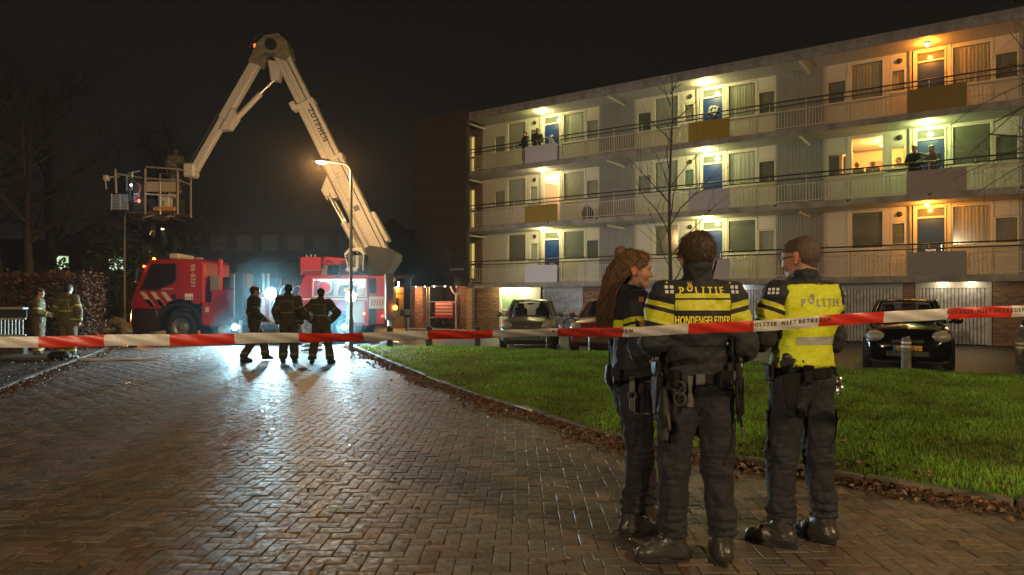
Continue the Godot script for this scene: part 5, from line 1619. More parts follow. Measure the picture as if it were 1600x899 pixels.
func far_house(called: String, label: String, at: Vector3, turn: float, w: float, h: float, deep: float, gable: float, floors: int, lit: float) -> void:
	var t := thing(called, label, "building", at, turn)
	var wall := mat("far_wall", lin(0.03, 0.03, 0.034), 0.85, "blotch", 3.0)
	part("wall", MB.new().span(Vector3(-w / 2, 0, -deep), Vector3(w / 2, h, 0)), wall, t)
	var roof := MB.new()
	if gable > 0.0:
		roof.prism(pv([-w / 2 - 0.4, h - 0.1, 0, h + gable, w / 2 + 0.4, h - 0.1]), -deep - 0.3, 0.3)
	else:
		roof.span(Vector3(-w / 2 - 0.2, h, -deep - 0.2), Vector3(w / 2 + 0.2, h + 0.35, 0.25), 0.03)
	part("roof", roof, mat("far_roof", lin(0.04, 0.036, 0.036), 0.8, "blotch", 2.0), t)
	var r := rnd(int(w * 10.0) + floors)
	var n := int(w / 2.2)
	for f in floors:
		for k in n:
			var x := -w / 2 + (k + 0.5) * w / n
			var y := h / floors * f + 0.9
			var m := MB.new()
			m.span(Vector3(x - 0.7, y, 0.0), Vector3(x + 0.7, y + 0.08, 0.06)).span(Vector3(x - 0.7, y + 1.3, 0.0), Vector3(x + 0.7, y + 1.38, 0.05))
			m.span(Vector3(x - 0.7, y + 0.08, 0.0), Vector3(x - 0.62, y + 1.3, 0.05)).span(Vector3(x + 0.62, y + 0.08, 0.0), Vector3(x + 0.7, y + 1.3, 0.05))
			var wn := part("window", m, mat("far_frame", lin(0.035, 0.038, 0.04), 0.6, ""), t)
			var on := r.randf() < lit
			part("window_pane", MB.new().span(Vector3(x - 0.62, y + 0.08, 0.005), Vector3(x + 0.62, y + 1.3, 0.02)), glow("far_window", Color(0.85, 1.0, 0.8), 0.4) if on else mat("far_pane", lin(0.03, 0.04, 0.045), 0.6, ""), wn)

# ------------------------------------------------------------------ cars
func car_ring(w: float, b: float, s: float, t: float) -> Array:
	return [Vector2(0, b), Vector2(w * 0.8, b), Vector2(w * 0.96, b + 0.05), Vector2(w, b + 0.16), Vector2(w, lerpf(b, s, 0.6)), Vector2(w * 0.985, s - 0.1), Vector2(w * 0.955, s - 0.03), Vector2(w * 0.9, s), Vector2(w * 0.6, lerpf(s, t, 0.75)), Vector2(0, t)]

func make_car(called: String, label: String, at: Vector3, turn: float, paint: Material, plate: String) -> Node3D:
	var c := thing(called, label, "car", at, turn, "cars parked before the flats")
	var glassy := glass("car_glass", Color(0.06, 0.07, 0.07), 0.45)
	var black := mat("car_trim", lin(0.012, 0.012, 0.013), 0.5, "grain", 0.3)
	var chrome := mat("car_chrome", lin(0.6, 0.6, 0.6), 0.15, "", 1, 0, 1.0)
	# lower body: z from the nose (front, +z) to the tail
	var st := [[1.88, 0.5, 0.3, 0.5, 0.52], [1.86, 0.66, 0.24, 0.64, 0.7], [1.78, 0.76, 0.22, 0.74, 0.82], [1.6, 0.82, 0.22, 0.8, 0.9], [1.3, 0.845, 0.22, 0.84, 0.98], [0.95, 0.85, 0.22, 0.88, 1.03], [0.4, 0.85, 0.22, 0.92, 0.95], [-0.6, 0.85, 0.22, 0.95, 0.96], [-1.4, 0.845, 0.24, 0.97, 0.98], [-1.75, 0.8, 0.28, 0.95, 0.97], [-1.88, 0.7, 0.36, 0.85, 0.86]]
	var rings := []
	for q in st:
		var half := car_ring(q[1], q[2], q[3], q[4])
		var full := []
		for k in range(half.size() - 1, 0, -1):
			full.append(Vector3(-half[k].x, half[k].y, q[0]))
		for p in half:
			full.append(Vector3(p.x, p.y, q[0]))
		rings.append(full)
	var body := MB.new()
	var n: int = rings[0].size()
	var first := body.v.size()
	for i in rings.size():
		for j in n:
			var du: Vector3 = rings[i][(j + 1) % n] - rings[i][(j - 1 + n) % n]
			var dv: Vector3 = rings[maxi(i - 1, 0)][j] - rings[mini(i + 1, rings.size() - 1)][j]
			var nn := du.cross(dv)
			var out: Vector3 = rings[i][j] - Vector3(0, 0.6, rings[i][j].z * 0.8)
			body.put(rings[i][j], nn if nn.dot(out) > 0 else -nn)
	for i in rings.size() - 1:
		for j in n:
			var a := first + i * n + j
			var b := first + i * n + (j + 1) % n
			body.ix.append_array([a, a + n, b, b, a + n, b + n])
	for e in [0, rings.size() - 1]:
		body.face(rings[e], Vector3(0, 0, 1 if e == 0 else -1))
	part("body", body, paint, c)
	# greenhouse
	var lo := [Vector3(0.72, 1.0, 0.98), Vector3(0.78, 0.97, 0.3), Vector3(0.78, 0.98, -0.75), Vector3(0.72, 0.98, -1.62)]
	var hi := [Vector3(0.56, 1.46, 0.15), Vector3(0.6, 1.5, -0.2), Vector3(0.6, 1.49, -0.9), Vector3(0.55, 1.42, -1.4)]
	var roof := MB.new()
	var rt := []
	for p in hi:
		rt.append(p)
	for k in range(3, -1, -1):
		rt.append(Vector3(-hi[k].x, hi[k].y, hi[k].z))
	roof.grid(8, 8, func(u: float, v: float) -> Vector3:
		var k := mini(int(v * 3.0), 2)
		var p: Vector3 = hi[k].lerp(hi[k + 1], v * 3.0 - k)
		return Vector3((u * 2 - 1) * p.x, p.y + 0.03 * (1.0 - pow(absf(u * 2 - 1), 2.0)), p.z))
	part("roof", roof, paint, c)
	var ws := part("windscreen", MB.new().grid(8, 4, func(u: float, v: float) -> Vector3:
		var x := u * 2 - 1
		var p: Vector3 = lo[0].lerp(hi[0], v)
		return Vector3(x * p.x, p.y + 0.02 * (1 - x * x), p.z + 0.12 * (1 - x * x) * (1.0 - 0.4 * v))), glassy, c)
	part("wiper", MB.new().tube([Vector3(-0.1, 1.02, 1.13), Vector3(0.45, 1.06, 1.02)], 0.012, 5).tube([Vector3(0.1, 1.02, 1.13), Vector3(-0.42, 1.06, 1.03)], 0.012, 5), black, ws)
	part("rear_window", MB.new().face_pair([Vector3(-0.7, 1.0, -1.63), Vector3(0.7, 1.0, -1.63), Vector3(0.54, 1.41, -1.41), Vector3(-0.54, 1.41, -1.41)]), glassy, c)
	for s in [1.0, -1.0]:
		var f := Vector3(s, 1, 1)
		part("side_window", MB.new().face_pair([lo[0] * f, lo[1] * f, hi[1] * f, hi[0] * f]), glassy, c)
		part("side_window", MB.new().face_pair([lo[1] * f, lo[2] * f, hi[2] * f, hi[1] * f]), glassy, c)
		part("side_window", MB.new().face_pair([lo[2] * f, lo[3] * f, hi[3] * f, hi[2] * f]), glassy, c)
		var pl := MB.new()
		for k in 4:
			pl.tube([lo[k] * f, hi[k] * f], 0.035 if k != 1 else 0.022, 6)
		pl.tube([lo[0] * f, lo[1] * f, lo[2] * f, lo[3] * f], 0.02, 6)
		pl.tube([hi[0] * f, hi[1] * f, hi[2] * f, hi[3] * f], 0.03, 6)
		part("pillars", pl, paint, c)
		part("mirror", MB.new().ball(Vector3(s * 0.97, 1.05, 0.66), Vector3(0.11, 0.08, 0.06), 7, 10).tube([Vector3(s * 0.8, 1.0, 0.7), Vector3(s * 0.92, 1.03, 0.67)], 0.03, 6), paint if called != "dark_car" else black, c)
		wheel(c, Vector3(s * 0.76, 0.3, 1.18), 0.3, 0.18, s, Vector3(1, 0, 0), true)
		wheel(c, Vector3(s * 0.76, 0.3, -1.2), 0.3, 0.18, s, Vector3(1, 0, 0), true)
		part("wheel_arch", MB.new().lathe([Vector2(0.345, 0.0), Vector2(0.37, 0.02), Vector2(0.33, 0.03)], 20, Transform3D(Basis(Vector3.BACK, -PI / 2 * s), Vector3(s * 0.838, 0.31, 1.18))), black, c)
		var hl := part("headlight", MB.new().ball(Vector3(s * 0.6, 0.71, 1.72), Vector3(0.2, 0.13, 0.2), 8, 12), mat("headlight", lin(0.7, 0.7, 0.68), 0.12, "cell", 0.1, 0.3, 0.15), c)
		part("indicator", MB.new().ball(Vector3(s * 0.64, 0.8, 1.68), Vector3(0.11, 0.05, 0.15), 6, 8), mat("indicator", lin(0.5, 0.2, 0.03), 0.2, ""), hl)
		part("fog_lamp", MB.new().ball(Vector3(s * 0.58, 0.38, 1.76), Vector3(0.07, 0.05, 0.05), 6, 8), chrome, c)
		part("front_seat", MB.new().box(Vector3(s * 0.36, 0.95, -0.1), Vector3(0.44, 0.6, 0.14), 0.06).box(Vector3(s * 0.36, 1.3, -0.14), Vector3(0.24, 0.17, 0.1), 0.04), black, c)
	part("grille", MB.new().box(Vector3(0, 0.62, 1.855), Vector3(0.62, 0.09, 0.05), 0.02).box(Vector3(0, 0.36, 1.86), Vector3(0.8, 0.14, 0.06), 0.02), black, c)
	for k in 3:
		part("grille_bar", MB.new().box(Vector3(0, 0.325 + k * 0.035, 1.895), Vector3(0.7, 0.008, 0.01)), chrome, c)
	part("badge", MB.new().ball(Vector3(0, 0.71, 1.83), Vector3(0.06, 0.035, 0.03), 6, 10), chrome, c)
	var np := part("number_plate", MB.new().box(Vector3(0, 0.48, 1.9), Vector3(0.52, 0.11, 0.02), 0.006), mat("plate_yellow", lin(0.62, 0.36, 0.02), 0.45, "grain", 0.4), c)
	part("plate_band", MB.new().box(Vector3(-0.235, 0.48, 1.912), Vector3(0.045, 0.1, 0.004)), mat("plate_band", lin(0.05, 0.15, 0.5), 0.5, ""), np)
	var tx := part("plate_lettering", letters(plate, 0.075), mat("ink", lin(0.02, 0.02, 0.03), 0.5, ""), np)
	tx.position = Vector3(0.02, 0.443, 1.913)
	part("dashboard", MB.new().box(Vector3(0, 0.93, 0.7), Vector3(1.35, 0.12, 0.4), 0.05), black, c)
	part("steering_wheel", MB.new().lathe([Vector2(0.17, -0.015), Vector2(0.19, 0), Vector2(0.17, 0.015), Vector2(0.155, 0)], 16, Transform3D(Basis(Vector3.RIGHT, -1.1), Vector3(0.36, 1.02, 0.42))), black, c)
	part("inner_mirror", MB.new().box(Vector3(0, 1.38, 0.3), Vector3(0.2, 0.055, 0.03), 0.015), black, c)
	part("underbody", MB.new().span(Vector3(-0.72, 0.16, -1.7), Vector3(0.72, 0.3, 1.6)), black, c)
	return c

func make_cars() -> void:
	var p := mat("paint_grey", lin(0.11, 0.105, 0.095), 0.25, "grain", 1.0, 0.0, 0.4)
	p.clearcoat_enabled = true
	p.clearcoat = 0.7
	var q := mat("paint_red", lin(0.15, 0.008, 0.014), 0.25, "grain", 1.0, 0.0, 0.2)
	q.clearcoat_enabled = true
	q.clearcoat = 0.8
	var k := mat("paint_black", lin(0.0025, 0.0025, 0.003), 0.12, "", 1.0)
	var g := mat("paint_dark", lin(0.06, 0.06, 0.05), 0.3, "grain", 1.0, 0.0, 0.3)
	make_car("grey_car", "beige grey hatchback parked at the lawn's far edge before the garage doors", Vector3(0.62, 0, -22.55), -0.1, p, "HT-KJ-75")
	make_car("red_car", "dark red hatchback half hidden behind the long-haired officer", Vector3(2.95, 0, -21.4), -0.32, q, "47-DD-PV")
	make_car("black_car", "black hatchback behind the concrete bollard at the right", Vector3(9.22, 0, -16.3), -0.5, k, "97-TH-7")
	make_car("dark_car", "grey car cut off by the right edge behind the second bollard", Vector3(11.35, 0, -13.9), -0.5, g, "62-LP-8")

# ------------------------------------------------------------------ bollards, bicycles, small trees, things on the galleries
func bicycle(label: String, at: Vector3, turn: float) -> Node3D:
	var b := thing("bicycle", label, "bicycle", at, turn, "bicycles by the flats")
	var black := mat("bike_black", lin(0.02, 0.02, 0.022), 0.35, "")
	var steel := mat("steel", lin(0.55, 0.56, 0.58), 0.3, "grain", 0.4, 0.0, 0.9)
	for x in [-0.54, 0.54]:
		var pts := []
		for k in 25:
			pts.append(Vector3(x + cos(TAU * k / 24) * 0.33, 0.35 + sin(TAU * k / 24) * 0.33, 0))
		var w := part("wheel", MB.new().tube(pts, 0.02, 6, false), mat("tyre", lin(0.018, 0.018, 0.019), 0.75, "grain", 0.2), b)
		var sp := MB.new()
		for k in 14:
			sp.tube([Vector3(x, 0.35, 0.02 * (k % 2 * 2 - 1)), Vector3(x + cos(TAU * k / 14) * 0.32, 0.35 + sin(TAU * k / 14) * 0.32, 0)], 0.002, 3, false)
		part("spokes", sp, steel, w)
		var fp := []
		for k in 10:
			var a := PI * 0.1 + PI * 0.85 * k / 9
			fp.append(Vector3(x + cos(a) * 0.37, 0.35 + sin(a) * 0.37, 0))
		part("mudguard", MB.new().tube(fp, 0.022, 5), black, b)
	var fr := MB.new()
	var bb := Vector3(-0.02, 0.3, 0)
	var seat := Vector3(-0.22, 0.86, 0)
	var head := Vector3(0.34, 0.9, 0)
	for s in [[bb, seat], [bb, Vector3(0.36, 0.7, 0)], [Vector3(-0.17, 0.62, 0), Vector3(0.35, 0.8, 0)], [head, Vector3(0.38, 0.62, 0)], [Vector3(0.38, 0.62, 0), Vector3(0.54, 0.35, 0)], [Vector3(-0.54, 0.35, 0), bb], [Vector3(-0.54, 0.35, 0), Vector3(-0.19, 0.72, 0)]]:
		fr.tube(s, 0.017, 8)
	part("frame", fr, black, b)
	part("handlebar", MB.new().tube([Vector3(0.2, 1.02, 0.28), Vector3(0.3, 1.06, 0.2), Vector3(0.36, 1.02, 0), Vector3(0.3, 1.06, -0.2), Vector3(0.2, 1.02, -0.28)], 0.013, 8).tube([head, Vector3(0.36, 1.02, 0)], 0.013, 8), steel, b)
	part("saddle", MB.new().ball(Vector3(-0.25, 0.93, 0), Vector3(0.14, 0.05, 0.09), 6, 10).tube([seat, Vector3(-0.24, 0.92, 0)], 0.014, 6), black, b)
	part("carrier", MB.new().span(Vector3(-0.75, 0.76, -0.07), Vector3(-0.35, 0.775, 0.07), 0.004), steel, b)
	part("crank", MB.new().tube([bb + Vector3(0, 0, -0.09), bb + Vector3(0, 0, 0.09)], 0.015, 6).tube([bb + Vector3(0, 0, 0.09), bb + Vector3(0.12, -0.1, 0.09), bb + Vector3(0.12, -0.1, 0.18)], 0.012, 6).lathe([Vector2(0, 0.05), Vector2(0.09, 0.05), Vector2(0.09, 0.055), Vector2(0, 0.055)], 16, Transform3D(Basis(Vector3.RIGHT, PI / 2), bb)), steel, b)
	part("front_lamp", MB.new().ball(Vector3(0.44, 0.88, 0), Vector3(0.045, 0.035, 0.035), 6, 8), steel, b)
	return b

func on_flats(x: float, y: float, z: float) -> Vector3:   # a place given along, above and before the flats' front
	return Transform3D(Basis(Vector3.UP, -0.598), Vector3(-2.06, 0, -34.5)) * Vector3(x, y, z)

func make_street_things() -> void:
	bicycle("bicycle standing behind the red letter boxes in the entrance", on_flats(-2.2, 0.05, -0.6), -0.598)
	bicycle("bicycle leaning by the garage door between the grey and red cars", on_flats(5.3, 0.0, 0.35), -0.45)
	# dark square posts along the far edge of the lawn
	var dark := mat("post_dark", lin(0.025, 0.026, 0.03), 0.6, "grain", 0.4)
	var posts := [[-3.75, -21.4, "dark square post at the lawn's edge beside the truck's rear outrigger"], [-2.53, -21.25, "dark square post before the red letter boxes"], [-1.05, -21.1, "dark square post left of the beige grey car"]]
	for q in posts:
		var t := thing("wooden_post", q[2], "post", Vector3(q[0], 0, q[1]), 0.0, "dark posts along the lawn")
		part("shaft", MB.new().box(Vector3(0, 0.33, 0), Vector3(0.18, 0.66, 0.18), 0.015), dark, t)
		part("cap", MB.new().prism(pv([-0.1, 0.66, 0.1, 0.66, 0.06, 0.71, -0.06, 0.71]), -0.09, 0.09, 0.01), mat("post_cap", lin(0.1, 0.09, 0.08), 0.5, "grain", 0.3), t)
	for q in [[8.03, -14.2, "round concrete bollard with white bands before the black car"], [10.15, -13.9, "round concrete bollard with white bands at the right edge"]]:
		var t := thing("concrete_bollard", q[2], "bollard", Vector3(q[0], 0, q[1]), 0.0, "concrete bollards along the lawn")
		part("shaft", MB.new().lathe([Vector2(0.095, 0), Vector2(0.09, 0.68), Vector2(0.075, 0.72), Vector2(0, 0.74)], 18), mat("bollard_concrete", lin(0.2, 0.18, 0.13), 0.8, "blotch", 0.5, 0.2), t)
		for y in [0.53, 0.61]:
			part("white_band", MB.new().lathe([Vector2(0.0935, y), Vector2(0.0935, y + 0.035)], 18), mat("band_white", lin(0.6, 0.58, 0.54), 0.4, ""), t)
	for q in [[1.0, -20.2, "thin steel stake in front of the beige grey car"], [2.1, -19.0, "thin steel stake in front of the dark red car"]]:
		var t := thing("steel_stake", q[2], "stake", Vector3(q[0], 0, q[1]), 0.0, "steel stakes along the lawn")
		part("rod", MB.new().tube([Vector3(0, 0, 0), Vector3(0, 0.55, 0)], 0.016, 8), mat("steel", lin(0.55, 0.56, 0.58), 0.3, "grain", 0.4, 0.0, 0.9), t)
		part("cap", MB.new().ball(Vector3(0, 0.56, 0), Vector3(0.025, 0.02, 0.025), 6, 8), dark, t)
	# gully inlet in the kerb
	var d := thing("gully_inlet", "grey steel gully inlet set in the kerb of the lawn", "drain", Vector3(0.22, 0, -9.27), atan2(-1.3, 0.63))
	part("cover", MB.new().box(Vector3(0, 0.012, 0), Vector3(0.5, 0.1, 0.16), 0.012), mat("gully", lin(0.16, 0.17, 0.18), 0.45, "grain", 0.3, 0.1, 0.4), d)
	for k in 5:
		part("slot_bar", MB.new().box(Vector3(-0.18 + k * 0.09, 0.025, 0.101), Vector3(0.03, 0.06, 0.01), 0.002), dark, d)
	# young street tree on the lawn
	var g := rnd(77)
	var yt := thing("young_tree", "slender bare young tree on the lawn behind the officers", "tree", Vector3(2.73, 0.03, -12.0))
	var bk := mat("bark_young", lin(0.1, 0.085, 0.06), 0.85, "soil", 0.4, 0.4)
	var pts := []
	var rad := []
	for k in 11:
		pts.append(Vector3(sin(k * 0.9) * 0.03, k * 0.54, cos(k * 1.3) * 0.03))
		rad.append(0.05 - 0.0044 * k)
	part("trunk", MB.new().tube(pts, rad, 9), bk, yt)
	var cr := MB.new()
	for q in [[1.7, 0.5, 0.9], [2.0, 3.4, 1.3], [2.2, 0.3, 1.2], [2.5, 2.7, 1.2], [2.75, 0.9, 1.3], [3.1, 3.6, 1.2], [3.4, 0.1, 0.9], [3.6, 2.2, 0.9], [3.9, 5.0, 0.8], [4.2, 3.2, 0.7], [4.5, 0.4, 0.6], [4.8, 2.6, 0.45], [5.0, 5.6, 0.3], [2.9, 5.2, 1.0], [3.3, 4.4, 0.9]]:
		branch(cr, Vector3(0, q[0], 0), Vector3(cos(q[1]) * 0.75, 0.95, sin(q[1]) * 0.75).normalized(), q[2], 0.012, 2, g, 4, -0.03)
	part("crown", cr, bk, yt)
	# tree beyond the right edge, its twigs hanging into view
	var rt := thing("overhanging_tree", "bare tree beyond the right edge whose twigs hang before the flats", "tree", Vector3(8.4, 0, -8.6))
	part("trunk", MB.new().tube([Vector3(0, 0, 0), Vector3(0.05, 1.8, 0), Vector3(-0.05, 3.4, 0.1), Vector3(0.1, 5.5, 0.1), Vector3(0.2, 7.5, 0)], [0.2, 0.16, 0.14, 0.09, 0.04], 10), bk, rt)
	var oc := MB.new()
	for q in [[3.6, -1, 0.32, 0.0, 2.5], [4.0, -1, 0.12, 0.1, 2.7], [3.2, -1, 0.35, -0.2, 2.3], [4.9, -1, 0.25, 0.3, 2.3], [4.4, -1, 0.2, -0.4, 2.4], [5.6, 1, 0.8, 0.2, 1.8], [5.9, -0.2, 0.9, 0.8, 1.7], [6.4, 0.4, 1.0, -0.6, 1.5], [4.6, 0.6, 0.6, -0.7, 2.0]]:
		branch(oc, Vector3(0, q[0], 0.05), Vector3(q[1], q[2], q[3]).normalized(), q[4], 0.024, 4, g, 3, 0.05)
	part("crown", oc, bk, rt)
	# things on the galleries
	var wr := thing("door_wreath", "white Christmas wreath on the top-floor blue door near the middle", "wreath", on_flats(11.73, 9.4, -1.33), -0.598)
	var ring := MB.new()
	for k in 40:
		var a := TAU * k / 40.0
		ring.ball(Vector3(cos(a) * 0.16, sin(a) * 0.16, 0.03) + Vector3(g.randfn(0, 0.02), g.randfn(0, 0.02), g.randfn(0, 0.01)), Vector3.ONE * g.randf_range(0.025, 0.045), 5, 6)
	part("ring", ring, mat("wreath_white", lin(0.5, 0.52, 0.5), 0.7, "grain", 0.2), wr)
	part("star", MB.new().prism(pv([0, 0.1, 0.03, 0.03, 0.1, 0.03, 0.045, -0.02, 0.065, -0.09, 0, -0.045, -0.065, -0.09, -0.045, -0.02, -0.1, 0.03, -0.03, 0.03]), 0.0, 0.03), mat("wreath_white", lin(0.5, 0.52, 0.5), 0.7, "grain", 0.2), wr)
	var w2 := thing("pine_wreath", "snowy pine wreath on the top-floor blue door at the left end", "wreath", on_flats(3.9, 9.12, -1.33), -0.598)
	var r2 := MB.new()
	for k in 46:
		var a := g.randf() * TAU
		var h := g.randf()
		r2.ball(Vector3(cos(a) * 0.18 * (1.0 - h * 0.6), -0.22 + h * 0.5, 0.03 + g.randf() * 0.03), Vector3(0.035, 0.022, 0.02), 5, 6)
	part("needles", r2, mat("wreath_white", lin(0.5, 0.52, 0.5), 0.7, "grain", 0.2), w2)
	part("bow", MB.new().box(Vector3(0, 0.0, 0.07), Vector3(0.1, 0.05, 0.03), 0.01), mat("bow_red", lin(0.3, 0.02, 0.02), 0.6, ""), w2)
	var bg := thing("dark_bag", "dark rucksack standing on the middle gallery behind the balustrade", "bag", on_flats(6.35, 5.07, -0.35), -0.4)
	part("sack", MB.new().ball(Vector3(0, 0.3, 0), Vector3(0.28, 0.32, 0.2), 10, 14).ball(Vector3(0.05, 0.2, 0.14), Vector3(0.18, 0.16, 0.1), 8, 10), mat("bag_cloth", lin(0.015, 0.015, 0.02), 0.7, "cloth", 0.3), bg)
	part("strap", MB.new().tube([Vector3(-0.12, 0.3, 0.2), Vector3(-0.14, 0.58, 0.1), Vector3(0, 0.68, 0.0), Vector3(0.14, 0.58, 0.1), Vector3(0.12, 0.3, 0.2)], 0.018, 6), mat("bag_cloth", lin(0.015, 0.015, 0.02), 0.7, "cloth", 0.3), bg)
	# cone by the truck's wheel, white board on the road, stretcher frame behind the firefighters
	var cn := thing("traffic_cone", "orange and white traffic cone beside the truck's front wheel", "traffic cone", Vector3(-10.6, 0, -23.6))
	part("cone", MB.new().lathe([Vector2(0.13, 0.03), Vector2(0.03, 0.48), Vector2(0, 0.49)], 16).box(Vector3(0, 0.02, 0), Vector3(0.34, 0.035, 0.34), 0.01), mat("cone_orange", lin(0.6, 0.14, 0.02), 0.5, ""), cn)
	part("white_band", MB.new().lathe([Vector2(0.104, 0.18), Vector2(0.07, 0.31)], 16), mat("band_white", lin(0.6, 0.58, 0.54), 0.4, ""), cn)
	var ho := thing("pale_hose", "length of pale flat hose lying on the bricks by the left kerb", "hose", Vector3(-9.8, 0.0, -17.3), 0.25)
	part("hose", MB.new().box(Vector3(0.35, 0.03, 0.02), Vector3(0.7, 0.02, 0.3), 0.006).grid(30, 4, func(u: float, w: float) -> Vector3: return Vector3(-0.9 + u * 1.9, 0.012 + 0.05 * sin(w * PI) + 0.012 * sin(u * 14.0) , (w - 0.5) * -0.16 + 0.12 * sin(u * 2.2))), mat("hose_pale", lin(0.75, 0.74, 0.74), 0.6, "cloth", 0.3), ho)
	part("coupling", MB.new().tube([Vector3(-0.98, 0.045, 0.0), Vector3(-0.86, 0.045, 0.0)], 0.045, 12), mat("steel", lin(0.55, 0.56, 0.58), 0.3, "grain", 0.4, 0.0, 0.9), ho)
	var eq := thing("folded_stretcher", "folded pale stretcher lying on the bricks behind the three firefighters", "stretcher", Vector3(-5.85, 0, -20.4), 0.2)
	for y in [0.05, 0.16, 0.27]:
		part("tube_frame", MB.new().tube([Vector3(-0.26, y, -0.2), Vector3(0.26, y, -0.2), Vector3(0.3, y, 0), Vector3(0.26, y, 0.2), Vector3(-0.26, y, 0.2), Vector3(-0.3, y, 0), Vector3(-0.26, y, -0.2)], 0.028, 8, false), mat("stretcher_tube", lin(0.5, 0.5, 0.5), 0.4, "", 1, 0, 0.5), eq)
	part("sling", MB.new().box(Vector3(0, 0.22, 0), Vector3(0.5, 0.03, 0.34), 0.01), mat("pale_cloth", lin(0.55, 0.5, 0.46), 0.8, "cloth", 0.3), eq)
	var tl := thing("tool_pile", "pile of rescue tools and a spine board at the left firefighters' feet", "tools", Vector3(-11.9, 0.02, -17.2), 0.1)
	part("board", MB.new().box(Vector3(0, 0.05, 0), Vector3(1.2, 0.05, 0.4), 0.02), mat("board_dull", lin(0.2, 0.14, 0.12), 0.6, "grain", 0.5), tl)
	part("pry_bar", MB.new().tube([Vector3(-0.6, 0.1, 0.1), Vector3(0.4, 0.11, -0.05), Vector3(0.5, 0.14, -0.08)], 0.02, 8), mat("steel", lin(0.55, 0.56, 0.58), 0.3, "grain", 0.4, 0.0, 0.9), tl)
	part("tool_bag", MB.new().box(Vector3(0.75, 0.1, 0.1), Vector3(0.5, 0.22, 0.3), 0.08), mat("bag_cloth", lin(0.015, 0.015, 0.02), 0.7, "cloth", 0.3), tl)

